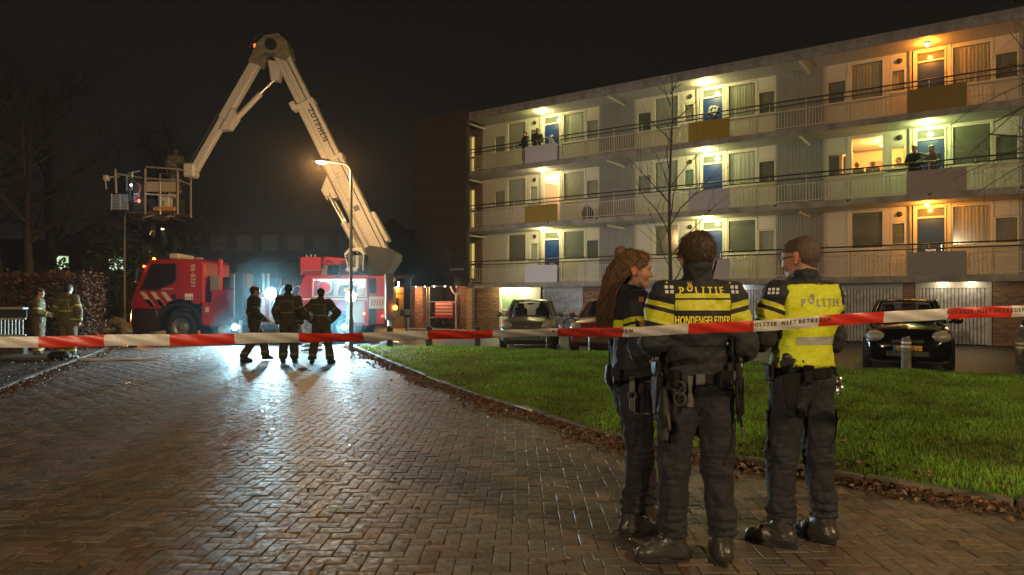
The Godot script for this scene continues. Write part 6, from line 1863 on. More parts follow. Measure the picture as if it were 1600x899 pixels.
# ------------------------------------------------------------------ smooth bodies: a distance field on a grid, meshed as surface nets
class Field:
	var h: float
	var o: Vector3
	var nx: int
	var ny: int
	var nz: int
	var g := PackedFloat32Array()

	func _init(lo: Vector3, hi: Vector3, cell: float) -> void:
		h = cell
		o = lo
		nx = int((hi.x - lo.x) / h) + 2
		ny = int((hi.y - lo.y) / h) + 2
		nz = int((hi.z - lo.z) / h) + 2
		g.resize(nx * ny * nz)
		g.fill(9.0)

	func cap(a: Vector3, b: Vector3, ra: float, rb: float, kk := 0.03, fl := Vector3.ONE, minus := false) -> void:   # tapered capsule, flattened along the axes where fl > 1
		var pad := kk + 2.0 * h
		var rm := maxf(ra, rb)
		var i0 := maxi(0, int((minf(a.x, b.x) - rm - pad - o.x) / h))
		var i1 := mini(nx - 1, int((maxf(a.x, b.x) + rm + pad - o.x) / h) + 1)
		var j0 := maxi(0, int((minf(a.y, b.y) - rm - pad - o.y) / h))
		var j1 := mini(ny - 1, int((maxf(a.y, b.y) + rm + pad - o.y) / h) + 1)
		var k0 := maxi(0, int((minf(a.z, b.z) - rm - pad - o.z) / h))
		var k1 := mini(nz - 1, int((maxf(a.z, b.z) + rm + pad - o.z) / h) + 1)
		var bx := (b.x - a.x) * fl.x
		var by := (b.y - a.y) * fl.y
		var bz := (b.z - a.z) * fl.z
		var inv := 1.0 / maxf(1e-9, bx * bx + by * by + bz * bz)
		var dr := rb - ra
		for k in range(k0, k1 + 1):
			var dz := (o.z + k * h - a.z) * fl.z
			for j in range(j0, j1 + 1):
				var dy := (o.y + j * h - a.y) * fl.y
				var at := (k * ny + j) * nx
				var base := dy * by + dz * bz
				for i in range(i0, i1 + 1):
					var dx := (o.x + i * h - a.x) * fl.x
					var t := clampf((dx * bx + base) * inv, 0.0, 1.0)
					var ex := dx - bx * t
					var ey := dy - by * t
					var ez := dz - bz * t
					var d := sqrt(ex * ex + ey * ey + ez * ez) - ra - dr * t
					var w := g[at + i]
					if minus:
						var q := maxf(kk - absf(w + d), 0.0)
						g[at + i] = maxf(w, -d) + q * q * 0.25 / maxf(kk, 1e-5)
					else:
						var q := maxf(kk - absf(w - d), 0.0)
						g[at + i] = minf(w, d) - q * q * 0.25 / maxf(kk, 1e-5)

	func cut(n: Vector3, d: float) -> void:   # keeps what lies below n . p = d
		for k in nz:
			for j in ny:
				var at := (k * ny + j) * nx
				var w := n.y * (o.y + j * h) + n.z * (o.z + k * h) - d
				for i in nx:
					if g[at + i] < 1.0:
						g[at + i] = maxf(g[at + i], w + n.x * (o.x + i * h))

	func ripple(nz_: FastNoiseLite, sc: Vector3, amp: Callable) -> void:   # folds of cloth: amp(p) metres
		for k in nz:
			for j in ny:
				var at := (k * ny + j) * nx
				for i in nx:
					if absf(g[at + i]) < h * 2.5:
						var p := o + Vector3(i, j, k) * h
						g[at + i] -= amp.call(p) * nz_.get_noise_3d(p.x * sc.x, p.y * sc.y, p.z * sc.z)

	func at(p: Vector3) -> float:
		var q := (p - o) / h
		var i := int(q.x)
		var j := int(q.y)
		var k := int(q.z)
		if q.x < 0 or q.y < 0 or q.z < 0 or i >= nx - 1 or j >= ny - 1 or k >= nz - 1:
			return 9.0
		var f := q - Vector3(i, j, k)
		var s := (k * ny + j) * nx + i
		var m := nx * ny
		return lerpf(lerpf(lerpf(g[s], g[s + 1], f.x), lerpf(g[s + nx], g[s + nx + 1], f.x), f.y), lerpf(lerpf(g[s + m], g[s + m + 1], f.x), lerpf(g[s + m + nx], g[s + m + nx + 1], f.x), f.y), f.z)

	func into(mb: MB, tint = null) -> MB:
		var cell := PackedInt32Array()
		cell.resize(g.size())
		cell.fill(-1)
		var m := nx * ny
		var off := [0, 1, nx, nx + 1, m, m + 1, m + nx, m + nx + 1]
		for k in nz - 1:
			for j in ny - 1:
				var row := (k * ny + j) * nx
				for i in nx - 1:
					var s := row + i
					var first := g[s]
					if absf(first) > h * 3.0:
						continue
					var mask := 0
					var ws := [0.0, 0.0, 0.0, 0.0, 0.0, 0.0, 0.0, 0.0]
					for q in 8:
						ws[q] = g[s + off[q]]
						if ws[q] < 0.0:
							mask += 1
					if mask == 0 or mask == 8:
						continue
					var p := Vector3.ZERO
					var n := 0
					for e in [[0, 1], [2, 3], [4, 5], [6, 7], [0, 2], [1, 3], [4, 6], [5, 7], [0, 4], [1, 5], [2, 6], [3, 7]]:
						var u: float = ws[e[0]]
						var w: float = ws[e[1]]
						if (u < 0.0) != (w < 0.0):
							var t := u / (u - w)
							var ca := Vector3(e[0] & 1, (e[0] >> 1) & 1, e[0] >> 2)
							var cb := Vector3(e[1] & 1, (e[1] >> 1) & 1, e[1] >> 2)
							p += ca.lerp(cb, t)
							n += 1
					p /= n
					var gx: float = (ws[1] + ws[3] + ws[5] + ws[7]) - (ws[0] + ws[2] + ws[4] + ws[6])
					var gy: float = (ws[2] + ws[3] + ws[6] + ws[7]) - (ws[0] + ws[1] + ws[4] + ws[5])
					var gz: float = (ws[4] + ws[5] + ws[6] + ws[7]) - (ws[0] + ws[1] + ws[2] + ws[3])
					var wp := o + (Vector3(i, j, k) + p) * h
					if tint != null:
						mb.col = tint.call(wp)
					cell[s] = mb.put(wp, Vector3(gx, gy, gz))
		for k in range(1, nz - 1):
			for j in range(1, ny - 1):
				var row := (k * ny + j) * nx
				for i in range(1, nx - 1):
					var s := row + i
					if cell[s] < 0 and cell[s - 1] < 0 and cell[s - nx] < 0 and cell[s - m] < 0:
						continue
					var inside := g[s] < 0.0
					for ax in 3:
						var st: int = [1, nx, m][ax]
						if (g[s + st] < 0.0) == inside:
							continue
						var d1: int = [nx, m, 1][ax]
						var d2: int = [m, 1, nx][ax]
						var a := cell[s - d1 - d2]
						var b := cell[s - d2]
						var c := cell[s]
						var d := cell[s - d1]
						if a < 0 or b < 0 or c < 0 or d < 0:
							continue
						if inside:
							mb.ix.append_array([a, c, b, a, d, c])
						else:
							mb.ix.append_array([a, b, c, a, c, d])
		mb.col = Color(1, 1, 1)
		return mb

# a patch of a mesh between planes (each keeps n . p <= d), lifted off along the normals: reflective bands, badges
func patch(src: MB, planes: Array, lift: float, facing := Vector3.ZERO) -> MB:
	var out := MB.new()
	for t in range(0, src.ix.size(), 3):
		var poly := []
		var ok := true
		for q in 3:
			var e := src.ix[t + q]
			poly.append([src.v[e], src.n[e]])
		if facing != Vector3.ZERO and (poly[0][1] as Vector3).dot(facing) < 0.0:
			continue
		for pl: Plane in planes:
			var any := false
			for w in poly:
				any = any or pl.distance_to(w[0]) < 0.0
			if not any:
				ok = false
				break
		if not ok:
			continue
		for pl: Plane in planes:
			var nw := []
			for q in poly.size():
				var a = poly[q]
				var b = poly[(q + 1) % poly.size()]
				var da := pl.distance_to(a[0])
				var db := pl.distance_to(b[0])
				if da <= 0.0:
					nw.append(a)
				if (da < 0.0 and db > 0.0) or (da > 0.0 and db < 0.0):
					var f := da / (da - db)
					nw.append([(a[0] as Vector3).lerp(b[0], f), (a[1] as Vector3).lerp(b[1], f).normalized()])
			poly = nw
			if poly.size() < 3:
				break
		if poly.size() < 3:
			continue
		var s := out.v.size()
		for w in poly:
			out.put(w[0] + w[1] * lift, w[1])
		for q in range(1, poly.size() - 1):
			out.ix.append_array([s, s + q, s + q + 1])
	return out

# flat shapes or letters given in a frame, laid on a surface by looking along the frame's -z
func laid(src: MB, f: Field, frame: Transform3D, lift := 0.003) -> MB:
	var out := MB.new()
	var dir := -frame.basis.z.normalized()
	for k in src.v.size():
		var p := frame * Vector3(src.v[k].x, src.v[k].y, 0)
		var t := 0.0
		while t < 0.5 and f.at(p + dir * t) > 0.0:
			t += 0.004
		for b in 5:
			t += (0.002 if f.at(p + dir * t) > 0.0 else -0.002) / (1 << b)
		out.v.append(p + dir * (t - lift))
		out.n.append(-dir)
		out.c.append(Color(1, 1, 1))
	out.ix = src.ix
	return out

func pl_(n: Vector3, d: float) -> Plane:
	return Plane(n.normalized(), d)

# ------------------------------------------------------------------ people
const REST := {
	"pelvis": Vector3(0, 0.96, 0), "waist": Vector3(0, 1.08, 0.0), "chest": Vector3(0, 1.31, 0.005), "neck": Vector3(0, 1.50, 0.015), "head": Vector3(0, 1.665, -0.015),
	"hip_l": Vector3(-0.092, 0.92, 0), "knee_l": Vector3(-0.105, 0.5, -0.02), "ankle_l": Vector3(-0.11, 0.1, 0.015), "toe_l": Vector3(-0.14, 0.03, -0.14),
	"hip_r": Vector3(0.092, 0.92, 0), "knee_r": Vector3(0.105, 0.5, -0.02), "ankle_r": Vector3(0.11, 0.1, 0.015), "toe_r": Vector3(0.14, 0.03, -0.14),
	"sho_l": Vector3(-0.185, 1.445, 0.01), "elb_l": Vector3(-0.25, 1.17, 0.03), "wri_l": Vector3(-0.255, 0.92, -0.05), "fin_l": Vector3(-0.25, 0.76, -0.09),
	"sho_r": Vector3(0.185, 1.445, 0.01), "elb_r": Vector3(0.25, 1.17, 0.03), "wri_r": Vector3(0.255, 0.92, -0.05), "fin_r": Vector3(0.25, 0.76, -0.09)}

func joints(height: float, change: Dictionary) -> Dictionary:
	var j := {}
	for k in REST:
		j[k] = (change[k] if change.has(k) else REST[k]) * (height / 1.8)
	return j

func bounds(j: Dictionary, pad: float) -> Array:
	var lo := Vector3(9, 9, 9)
	var hi := -lo
	for k in j:
		lo = lo.min(j[k])
		hi = hi.max(j[k])
	return [lo - Vector3(pad, pad, pad), hi + Vector3(pad, pad, pad)]

func torso_caps(f: Field, j: Dictionary, s: float, e: float, female := false) -> void:
	var right: Vector3 = (j.sho_r - j.sho_l).normalized()
	var fl := Vector3(1.0, 1.0, 1.28) if absf(right.x) > 0.8 and absf((j.neck - j.pelvis).normalized().y) > 0.85 else Vector3.ONE
	var hr := right
	var wide := 0.075 if female else 0.06
	f.cap(j.pelvis - hr * wide * s, j.pelvis + hr * wide * s, (0.118 + e) * s, (0.118 + e) * s, 0.04 * s, Vector3(1, 1, 1.12) if fl.z > 1 else fl)
	f.cap(j.pelvis, j.waist, (0.125 + e) * s, ((0.105 if female else 0.13) + e) * s, 0.06 * s, fl)
	f.cap(j.waist, j.chest, ((0.105 if female else 0.13) + e) * s, ((0.13 if female else 0.15) + e) * s, 0.06 * s, fl)
	var up: Vector3 = (j.neck - j.chest).normalized()
	f.cap(j.chest + up * 0.03 * s - right * 0.085 * s, j.chest + up * 0.03 * s + right * 0.085 * s, (0.118 + e) * s, (0.118 + e) * s, 0.06 * s, fl)
	f.cap(j.neck - up * 0.06 * s - right * 0.1 * s, j.neck - up * 0.06 * s + right * 0.1 * s, (0.075 + e) * s, (0.075 + e) * s, 0.07 * s)
	for q in ["l", "r"]:
		f.cap(j.neck - up * 0.02 * s, j["sho_" + q], (0.05 + e) * s, (0.058 + e) * s, 0.05 * s)

func arm_caps(f: Field, j: Dictionary, s: float, e: float, q: String) -> void:
	f.cap(j["sho_" + q], j["elb_" + q], (0.056 + e) * s, (0.043 + e) * s, 0.03 * s)
	f.cap(j["elb_" + q], j["wri_" + q], (0.044 + e) * s, (0.03 + e * 0.9) * s, 0.03 * s)

func leg_caps(f: Field, j: Dictionary, s: float, e: float, q: String) -> void:
	f.cap(j["hip_" + q], j["knee_" + q], (0.088 + e) * s, (0.058 + e) * s, 0.03 * s)
	f.cap(j["knee_" + q], j["ankle_" + q].lerp(j["knee_" + q], 0.55), (0.058 + e) * s, (0.058 + e) * s, 0.03 * s)
	f.cap(j["ankle_" + q].lerp(j["knee_" + q], 0.55), j["ankle_" + q], (0.058 + e) * s, (0.04 + e) * s, 0.03 * s)

func foot_dir(j: Dictionary, q: String) -> Vector3:
	var d: Vector3 = j["toe_" + q] - j["ankle_" + q]
	return Vector3(d.x, 0, d.z).normalized()

# a hand in its own fine grid: palm, five bent fingers, thumb from the side of the palm
func hand_into(mb: MB, j: Dictionary, s: float, q: String, cell: float, curl := 0.55, tint = null) -> void:
	var w: Vector3 = j["wri_" + q]
	var d: Vector3 = (j["fin_" + q] - w).normalized()
	var fwd := Vector3(0, 0, -1) if absf(d.z) < 0.8 else Vector3(0, -1, 0)
	var side := 1.0 if q == "r" else -1.0
	var flat := d.cross(fwd).normalized() * side          # back of the hand, outwards
	if flat.length() < 0.5:
		flat = Vector3(side, 0, 0)
	var across := flat.cross(d).normalized() * side       # towards the thumb
	if across.dot(fwd) < 0:
		across = -across
	var palm := -flat
	var f := Field.new(w - Vector3(0.2, 0.2, 0.2) * s + d * 0.09 * s, w + Vector3(0.2, 0.2, 0.2) * s + d * 0.09 * s, cell) if cell > 0.006 else Field.new(w.min(w + d * 0.2 * s) - Vector3(0.075, 0.075, 0.075) * s, w.max(w + d * 0.2 * s) + Vector3(0.075, 0.075, 0.075) * s, cell)
	f.cap(w - d * 0.05 * s, w + d * 0.02 * s, 0.03 * s, 0.026 * s, 0.02 * s)
	for k in 4:
		var u := (1.5 - k) * 0.0195 * s
		f.cap(w + d * 0.015 * s + across * u * 0.6, w + d * 0.088 * s + across * u, 0.016 * s, 0.0125 * s, 0.012 * s)
		var p := w + d * 0.09 * s + across * u
		var l: float = [0.04, 0.046, 0.043, 0.034][k] * s
		var a := curl * (0.7 + 0.12 * k)
		for b in 3:
			var nd := d * cos(a) + palm * sin(a) + across * (1.5 - k) * 0.05
			f.cap(p, p + nd * l, (0.0098 - 0.0009 * b) * s, (0.009 - 0.001 * b) * s, 0.002 * s)
			p += nd * l
			l *= 0.68
			a += curl * 0.75
	var tp := w + d * 0.025 * s + across * 0.024 * s + palm * 0.008 * s
	var td := (d * 0.75 + across * 0.6 + palm * 0.35).normalized()
	f.cap(tp, tp + td * 0.042 * s, 0.016 * s, 0.011 * s, 0.008 * s)
	f.cap(tp + td * 0.042 * s, tp + td * 0.042 * s + (d * 0.85 + palm * 0.3).normalized() * 0.03 * s, 0.011 * s, 0.0085 * s, 0.003 * s)
	f.into(mb, tint)

const SKIN := Color(0.36, 0.19, 0.125)

# a head looking along -z of its frame
func head_field(cell: float, female: bool) -> Field:
	var f := Field.new(Vector3(-0.13, -0.2, -0.16), Vector3(0.13, 0.17, 0.15), cell)
	f.cap(Vector3(0, 0.03, 0.025), Vector3(0, 0.03, -0.02), 0.088, 0.08, 0.03, Vector3(1.12, 0.95, 1))     # skull
	f.cap(Vector3(0, -0.01, -0.035), Vector3(0, -0.075, -0.055), 0.066, 0.04, 0.04, Vector3(1.05, 1, 1))       # face
	f.cap(Vector3(-0.03, -0.078, -0.03), Vector3(0.03, -0.078, -0.03), 0.03, 0.03, 0.03)                    # jaw
	f.cap(Vector3(0, -0.092, -0.072), Vector3(0, -0.09, -0.07), 0.02, 0.02, 0.02)                           # chin
	f.cap(Vector3(0, 0.012, -0.095), Vector3(0, -0.028, -0.118), 0.008, 0.0125, 0.012)                        # nose
	for s in [-1.0, 1.0]:
		f.cap(Vector3(s * 0.009, -0.033, -0.106), Vector3(s * 0.011, -0.034, -0.1), 0.008, 0.007, 0.006)     # nostril wings
		f.cap(Vector3(s * 0.016, 0.022, -0.096), Vector3(s * 0.045, 0.02, -0.082), 0.009, 0.008, 0.014)     # brow
		f.cap(Vector3(s * 0.03, 0.001, -0.102), Vector3(s * 0.034, 0.001, -0.098), 0.013, 0.013, 0.012, Vector3(1, 1.2, 1), true)   # eye socket
		f.cap(Vector3(s * 0.031, 0.0, -0.079), Vector3(s * 0.032, 0.0, -0.079), 0.0125, 0.0125, 0.004)        # eyeball
		f.cap(Vector3(s * 0.04, -0.03, -0.07), Vector3(s * 0.045, -0.028, -0.06), 0.02, 0.02, 0.03)          # cheek
		f.cap(Vector3(s * 0.08, 0.018, 0.012), Vector3(s * 0.078, -0.032, 0.004), 0.014, 0.009, 0.01, Vector3(1.7, 1, 0.75))    # ear
	f.cap(Vector3(-0.014, -0.058, -0.094), Vector3(0.014, -0.058, -0.094), 0.0065, 0.0065, 0.006)             # upper lip
	f.cap(Vector3(-0.012, -0.069, -0.091), Vector3(0.012, -0.069, -0.091), 0.0075, 0.0075, 0.006)             # lower lip
	f.cap(Vector3(0, -0.06, 0.02), Vector3(0, -0.17, 0.035), 0.05 if female else 0.058, 0.054 if female else 0.064, 0.03)       # neck
	return f

func face_tint(p: Vector3) -> Color:
	var c := SKIN
	var ax := absf(p.x)
	if p.z < -0.06:
		if Vector2((ax - 0.031) / 0.0115, p.y / 0.0065).length() < 1.0:
			c = Color(0.5, 0.48, 0.45) if Vector2(ax - 0.031, p.y).length() > 0.0055 else Color(0.03, 0.025, 0.02)
		elif ax > 0.014 and ax < 0.05 and absf(p.y - 0.024 + (ax - 0.03) * (ax - 0.03) * 4.0) < 0.0042:
			c = Color(0.07, 0.04, 0.025)
		elif p.y < -0.052 and p.y > -0.076 and ax < 0.022:
			c = Color(0.33, 0.11, 0.09)
		elif p.y < -0.015 and p.y > -0.05 and ax > 0.03:
			c = Color(0.4, 0.17, 0.115)
	elif ax > 0.075:
		c = Color(0.42, 0.16, 0.11)
	return c

func skin() -> StandardMaterial3D:
	var m := mat("skin", Color(1, 1, 1), 0.5, "")
	m.vertex_color_use_as_albedo = true
	m.subsurf_scatter_enabled = true
	m.subsurf_scatter_strength = 0.1
	return m

# p: h height, cell, j joints, look [yaw, pitch] of the head, hair, top, outfit colours
func person(label: String, at: Vector3, turn: float, p: Dictionary, group := "") -> Dictionary:
	var t := thing("person", label, "person", at, turn, group)
	var j := joints(p.h, p.get("j", {}))
	var s: float = p.h / 1.8
	var cell: float = p.cell
	var female: bool = p.get("female", false)
	var bb := bounds(j, 0.16 * s)
	# body: one continuous surface, with finer grids for head and hands
	var body := MB.new()
	var f := Field.new(bb[0], bb[1], maxf(cell * 1.5, 0.018))
	torso_caps(f, j, s, -0.012, female)
	for q in ["l", "r"]:
		arm_caps(f, j, s, -0.004, q)
		leg_caps(f, j, s, -0.006, q)
		f.cap(j["ankle_" + q], j["toe_" + q] + Vector3(0, 0.01, 0), 0.04 * s, 0.028 * s, 0.02)
	f.cap(j.neck - Vector3(0, 0.03, 0) * s, j.neck.lerp(j.head, 0.45), 0.058 * s, 0.055 * s, 0.03)
	f.into(body, func(_p: Vector3) -> Color: return SKIN)
	var look: Array = p.get("look", [0.0, 0.0])
	var hb := Basis(Vector3.UP, look[0]) * Basis(Vector3.RIGHT, look[1])
	var ht := Transform3D(hb.scaled(Vector3(s, s, s) * p.get("head", 1.0)), j.head)
	var hf := head_field(maxf(cell * 0.38, 0.0042), female)
	body.x = ht
	hf.into(body, face_tint)
	body.x = Transform3D()
	var hand_tint := func(_p: Vector3) -> Color: return p.get("hand", SKIN)
	for q in ["l", "r"]:
		hand_into(body, j, s, q, maxf(cell * 0.4, 0.0042), p.get("curl", 0.55), hand_tint)
	var b := part("body", body, skin(), t)
	# hair
	var hair: Color = p.get("hair", Color(0.035, 0.025, 0.018))
	var hm := mat("hair_%d" % int(hair.r * 1000 + hair.b * 77), lin(hair.r, hair.g, hair.b), 0.65, "cloth", 0.08, 0.25)
	if p.get("style", "short") != "bald":
		var hh := Field.new(Vector3(-0.13, -0.16, -0.15), Vector3(0.13, 0.18, 0.16), maxf(cell * 0.5, 0.005))
		var thick: float = p.get("thick", 0.011)
		hh.cap(Vector3(0, 0.034, 0.027), Vector3(0, 0.036, -0.018), 0.088 + thick, 0.08 + thick, 0.03, Vector3(1.12, 0.95, 1))
		hh.cap(Vector3(0, -0.02, 0.042), Vector3(0, -0.048, 0.044), 0.06 + thick * 0.6, 0.046, 0.03)
		hh.cap(Vector3(0, -0.06, -0.12), Vector3(0, -0.02, -0.14), 0.115, 0.085, 0.01, Vector3.ONE, true)
		if female:
			hh.cap(Vector3(-0.04, 0.02, -0.17), Vector3(0.04, 0.02, -0.17), 0.095, 0.095, 0.01, Vector3.ONE, true)
			hh.cap(Vector3(-0.1, -0.03, -0.08), Vector3(0.1, -0.03, -0.08), 0.06, 0.06, 0.01, Vector3.ONE, true)
		hh.cap(Vector3(-0.11, -0.055, -0.035), Vector3(0.11, -0.055, -0.035), 0.058, 0.058, 0.01, Vector3.ONE, true)
		hh.cap(Vector3(-0.11, -0.012, 0.004), Vector3(0.11, -0.012, 0.004), 0.032, 0.032, 0.008, Vector3.ONE, true)
		var nn := FastNoiseLite.new()
		nn.frequency = 1.0
		hh.ripple(nn, Vector3(70, 38, 55), func(_q: Vector3) -> float: return p.get("tousle", 0.004))
		var hmesh := MB.new()
		hmesh.x = ht
		hh.into(hmesh)
		var ho := part("hair", hmesh, hm, b)
		if cell < 0.013:      # short strands standing off the hair's surface
			var hs := MB.new()
			var rg := rnd(int(p.h * 1000.0))
			var l: float = thick * 0.9
			for k in 1700:
				var e := rg.randi() % hmesh.v.size()
				var q := hmesh.v[e]
				var nm := hmesh.n[e]
				var flow := (Vector3(0, -1, 0) - nm * nm.dot(Vector3(0, -1, 0))).normalized() + Vector3(rg.randfn(0, 0.35), rg.randfn(0, 0.2), rg.randfn(0, 0.35))
				hs.tube([q - nm * 0.002, q + nm * l * 0.35 + flow * l * 0.8, q + nm * l * rg.randf_range(0.2, 0.6) + flow * l * 1.9], [0.0016, 0.0014, 0.0005], 3, false)
			part("strands", hs, hm, ho)
	# trousers
	var tro: Material = p.trousers
	var tf := Field.new(bb[0], Vector3(bb[1].x, maxf(j.waist.y, maxf(j.knee_l.y, j.knee_r.y)) + 0.2, bb[1].z), cell)
	var loose: float = p.get("loose", 0.016)
	var hr: Vector3 = (j.hip_r - j.hip_l).normalized()
	tf.cap(j.pelvis - hr * 0.05 * s, j.pelvis + hr * 0.05 * s, (0.12 + loose * 0.5) * s, (0.12 + loose * 0.5) * s, 0.05 * s, Vector3(1, 1, 1.1))
	tf.cap(j.pelvis, j.pelvis.lerp(j.waist, 0.7), (0.125 + loose * 0.3) * s, (0.128 + loose * 0.3) * s, 0.05 * s, Vector3(1, 1, 1.2))
	for q in ["l", "r"]:
		tf.cap(j["hip_" + q], j["knee_" + q], (0.094 + loose) * s, (0.066 + loose) * s, 0.035 * s)
		tf.cap(j["knee_" + q], j["ankle_" + q] + Vector3(0, 0.05 * s, 0), (0.066 + loose) * s, (0.05 + loose * 1.6) * s, 0.03 * s)
	tf.cut(Vector3(0, -1, 0), -p.get("cuff", 0.15) * s if not p.get("kneel", false) else 0.0)
	var folds := FastNoiseLite.new()
	folds.frequency = 1.0
	folds.fractal_octaves = 2
	var ank: float = 0.34 * s
	tf.ripple(folds, Vector3(11, 6.5, 11), func(q: Vector3) -> float: return 0.014 if cell < 0.014 else 0.018)
	tf.ripple(folds, Vector3(8, 24, 8), func(q: Vector3) -> float: return 0.003 + 0.017 * clampf((ank - q.y) / 0.13, 0.0, 1.0) + 0.006 * clampf(1.0 - absf(q.y - 0.5 * s) / 0.12, 0.0, 1.0))
	var tm := tf.into(MB.new())
	var tp := part("trousers", tm, tro, b)
	# boots
	for q in ["l", "r"]:
		boot(b, j, s, q, cell, p.boots)
	# jacket
	var jf := Field.new(Vector3(bb[0].x, minf(j.pelvis.y - 0.2, minf(j.wri_l.y, j.wri_r.y) - 0.1), bb[0].z), bb[1], cell)
	var e: float = p.get("bulk", 0.014)
	torso_caps(jf, j, s, e, female)
	if p.get("hem", 0.0) > 0.0:
		jf.cap(j.pelvis - Vector3(0, 0.1, 0) * s, j.waist, (0.14 + e) * s, (0.13 + e) * s, 0.05 * s, Vector3(0.95, 1, 1.2))
	jf.cut((j.pelvis - j.waist).normalized(), (j.pelvis - j.waist).normalized().dot(j.pelvis) + p.get("hem", -0.04) * s)
	jf.cut((j.neck - j.chest).normalized(), (j.neck - j.chest).normalized().dot(j.neck) + 0.035 * s)
	for q in ["l", "r"]:
		jf.cap(j["sho_" + q], j["elb_" + q], (0.063 + e) * s, (0.052 + e) * s, 0.035 * s)
		jf.cap(j["elb_" + q], j["wri_" + q].lerp(j["elb_" + q], 0.06), (0.054 + e) * s, (0.036 + e) * s, 0.03 * s)
	jf.cap(j.neck - Vector3(0, 0.02, 0) * s, j.neck + Vector3(0, p.get("collar", 0.045), 0.008) * s, (0.074 + e * 0.4) * s, (0.075 + e * 0.3) * s, 0.02 * s)
	var up: Vector3 = (j.head - j.neck).normalized()
	jf.cut(up, up.dot(j.neck) + (p.get("collar", 0.045) + 0.022) * s)
	jf.ripple(folds, Vector3(9, 11, 8), func(q: Vector3) -> float: return p.get("crease", 0.011))
	var jm := jf.into(MB.new())
	var jp := part("jacket", jm, p.jacket, b)
	return {"root": t, "body": b, "j": j, "s": s, "jacket": jp, "jm": jm, "jf": jf, "tm": tm, "tf": tf, "trousers": tp, "ht": ht, "hf": hf}

func boot(b: Node, j: Dictionary, s: float, q: String, cell: float, m: Material) -> void:
	var an: Vector3 = j["ankle_" + q]
	var d := foot_dir(j, q)
	if j["toe_" + q].y > an.y - 0.02:      # kneeling: the toes are on the ground behind
		d = (j["toe_" + q] - an).normalized()
	var g: float = minf(an.y - 0.1 * s, j["toe_" + q].y - 0.03 * s)
	var base := Vector3(an.x, g, an.z)
	var c := maxf(cell * 0.7, 0.008)
	var f := Field.new(base - Vector3(0.24, 0.03, 0.24) * s, base + Vector3(0.24, 0.32, 0.24) * s, c)
	var up := Vector3(0, 1, 0)
	f.cap(base + up * 0.055 * s - d * 0.045 * s, base + up * 0.05 * s + d * 0.1 * s, 0.048 * s, 0.047 * s, 0.02)
	f.cap(base + up * 0.048 * s + d * 0.1 * s, base + up * 0.042 * s + d * 0.165 * s, 0.049 * s, 0.04 * s, 0.02)
	f.cap(base + up * 0.06 * s - d * 0.02 * s, base + up * 0.2 * s - d * 0.012 * s, 0.05 * s, 0.056 * s, 0.03)
	f.cap(base + up * 0.12 * s, base + up * 0.075 * s + d * 0.09 * s, 0.046 * s, 0.036 * s, 0.03)
	f.cut(Vector3(0, -1, 0), -(g + 0.024 * s))
	var cr := FastNoiseLite.new()
	cr.frequency = 1.0
	f.ripple(cr, Vector3(22, 34, 22), func(_p: Vector3) -> float: return 0.004)
	var o := part("boot", f.into(MB.new()), m, b)
	var side := d.cross(up)
	var so := MB.new()
	var ring := []
	for k in 20:
		var a := TAU * k / 20.0
		var x := cos(a)
		var w := 0.046 + 0.006 * x - 0.012 * maxf(0.0, -x)
		ring.append(Vector2(0.058 + x * 0.152, sin(a) * w))
	var poly := PackedVector2Array()
	for r in ring:
		poly.append(r * s)
	so.x = Transform3D(Basis(d, side, up), base)
	so.prism(poly, 0.001, 0.028 * s, 0.004)
	part("sole", so, mat("sole", lin(0.02, 0.018, 0.017), 0.7, "grain", 0.1), o)
	if cell < 0.013:
		var lc := MB.new()
		for k in 6:
			var pp := base + up * (0.088 + 0.022 * k) * s + d * (0.098 - 0.011 * k) * s
			var tt := 0.0
			while tt < 0.08 and f.at(pp + d * tt) < 0.0:
				tt += 0.003
			lc.tube([pp + d * (tt - 0.006) - side * 0.03 * s, pp + d * (tt + 0.003), pp + d * (tt - 0.006) + side * 0.03 * s], 0.0035, 5)
		part("laces", lc, mat("laces", lin(0.12, 0.11, 0.1), 0.6, ""), o)

func band(d: Dictionary, what: String, planes: Array, m: Material, called := "reflective_band", facing := Vector3.ZERO, lift := 0.003) -> void:
	var mb := patch(d[what + "m"], planes, lift, facing)
	if mb.v.size():
		part(called, mb, m, d.jacket if what == "j" else d.trousers)

func sleeve_planes(j: Dictionary, q: String, a: float, b: float, from := "sho_", to := "elb_") -> Array:
	var p0: Vector3 = j[from + q]
	var d: Vector3 = (j[to + q] - p0)
	var l := d.length()
	d /= l
	var out := Vector3(1 if q == "r" else -1, 0, 0)
	return [pl_(-d, -d.dot(p0) - a * l), pl_(d, d.dot(p0) + b * l), pl_(-out, -out.dot(j["sho_" + q]) + 0.035)]

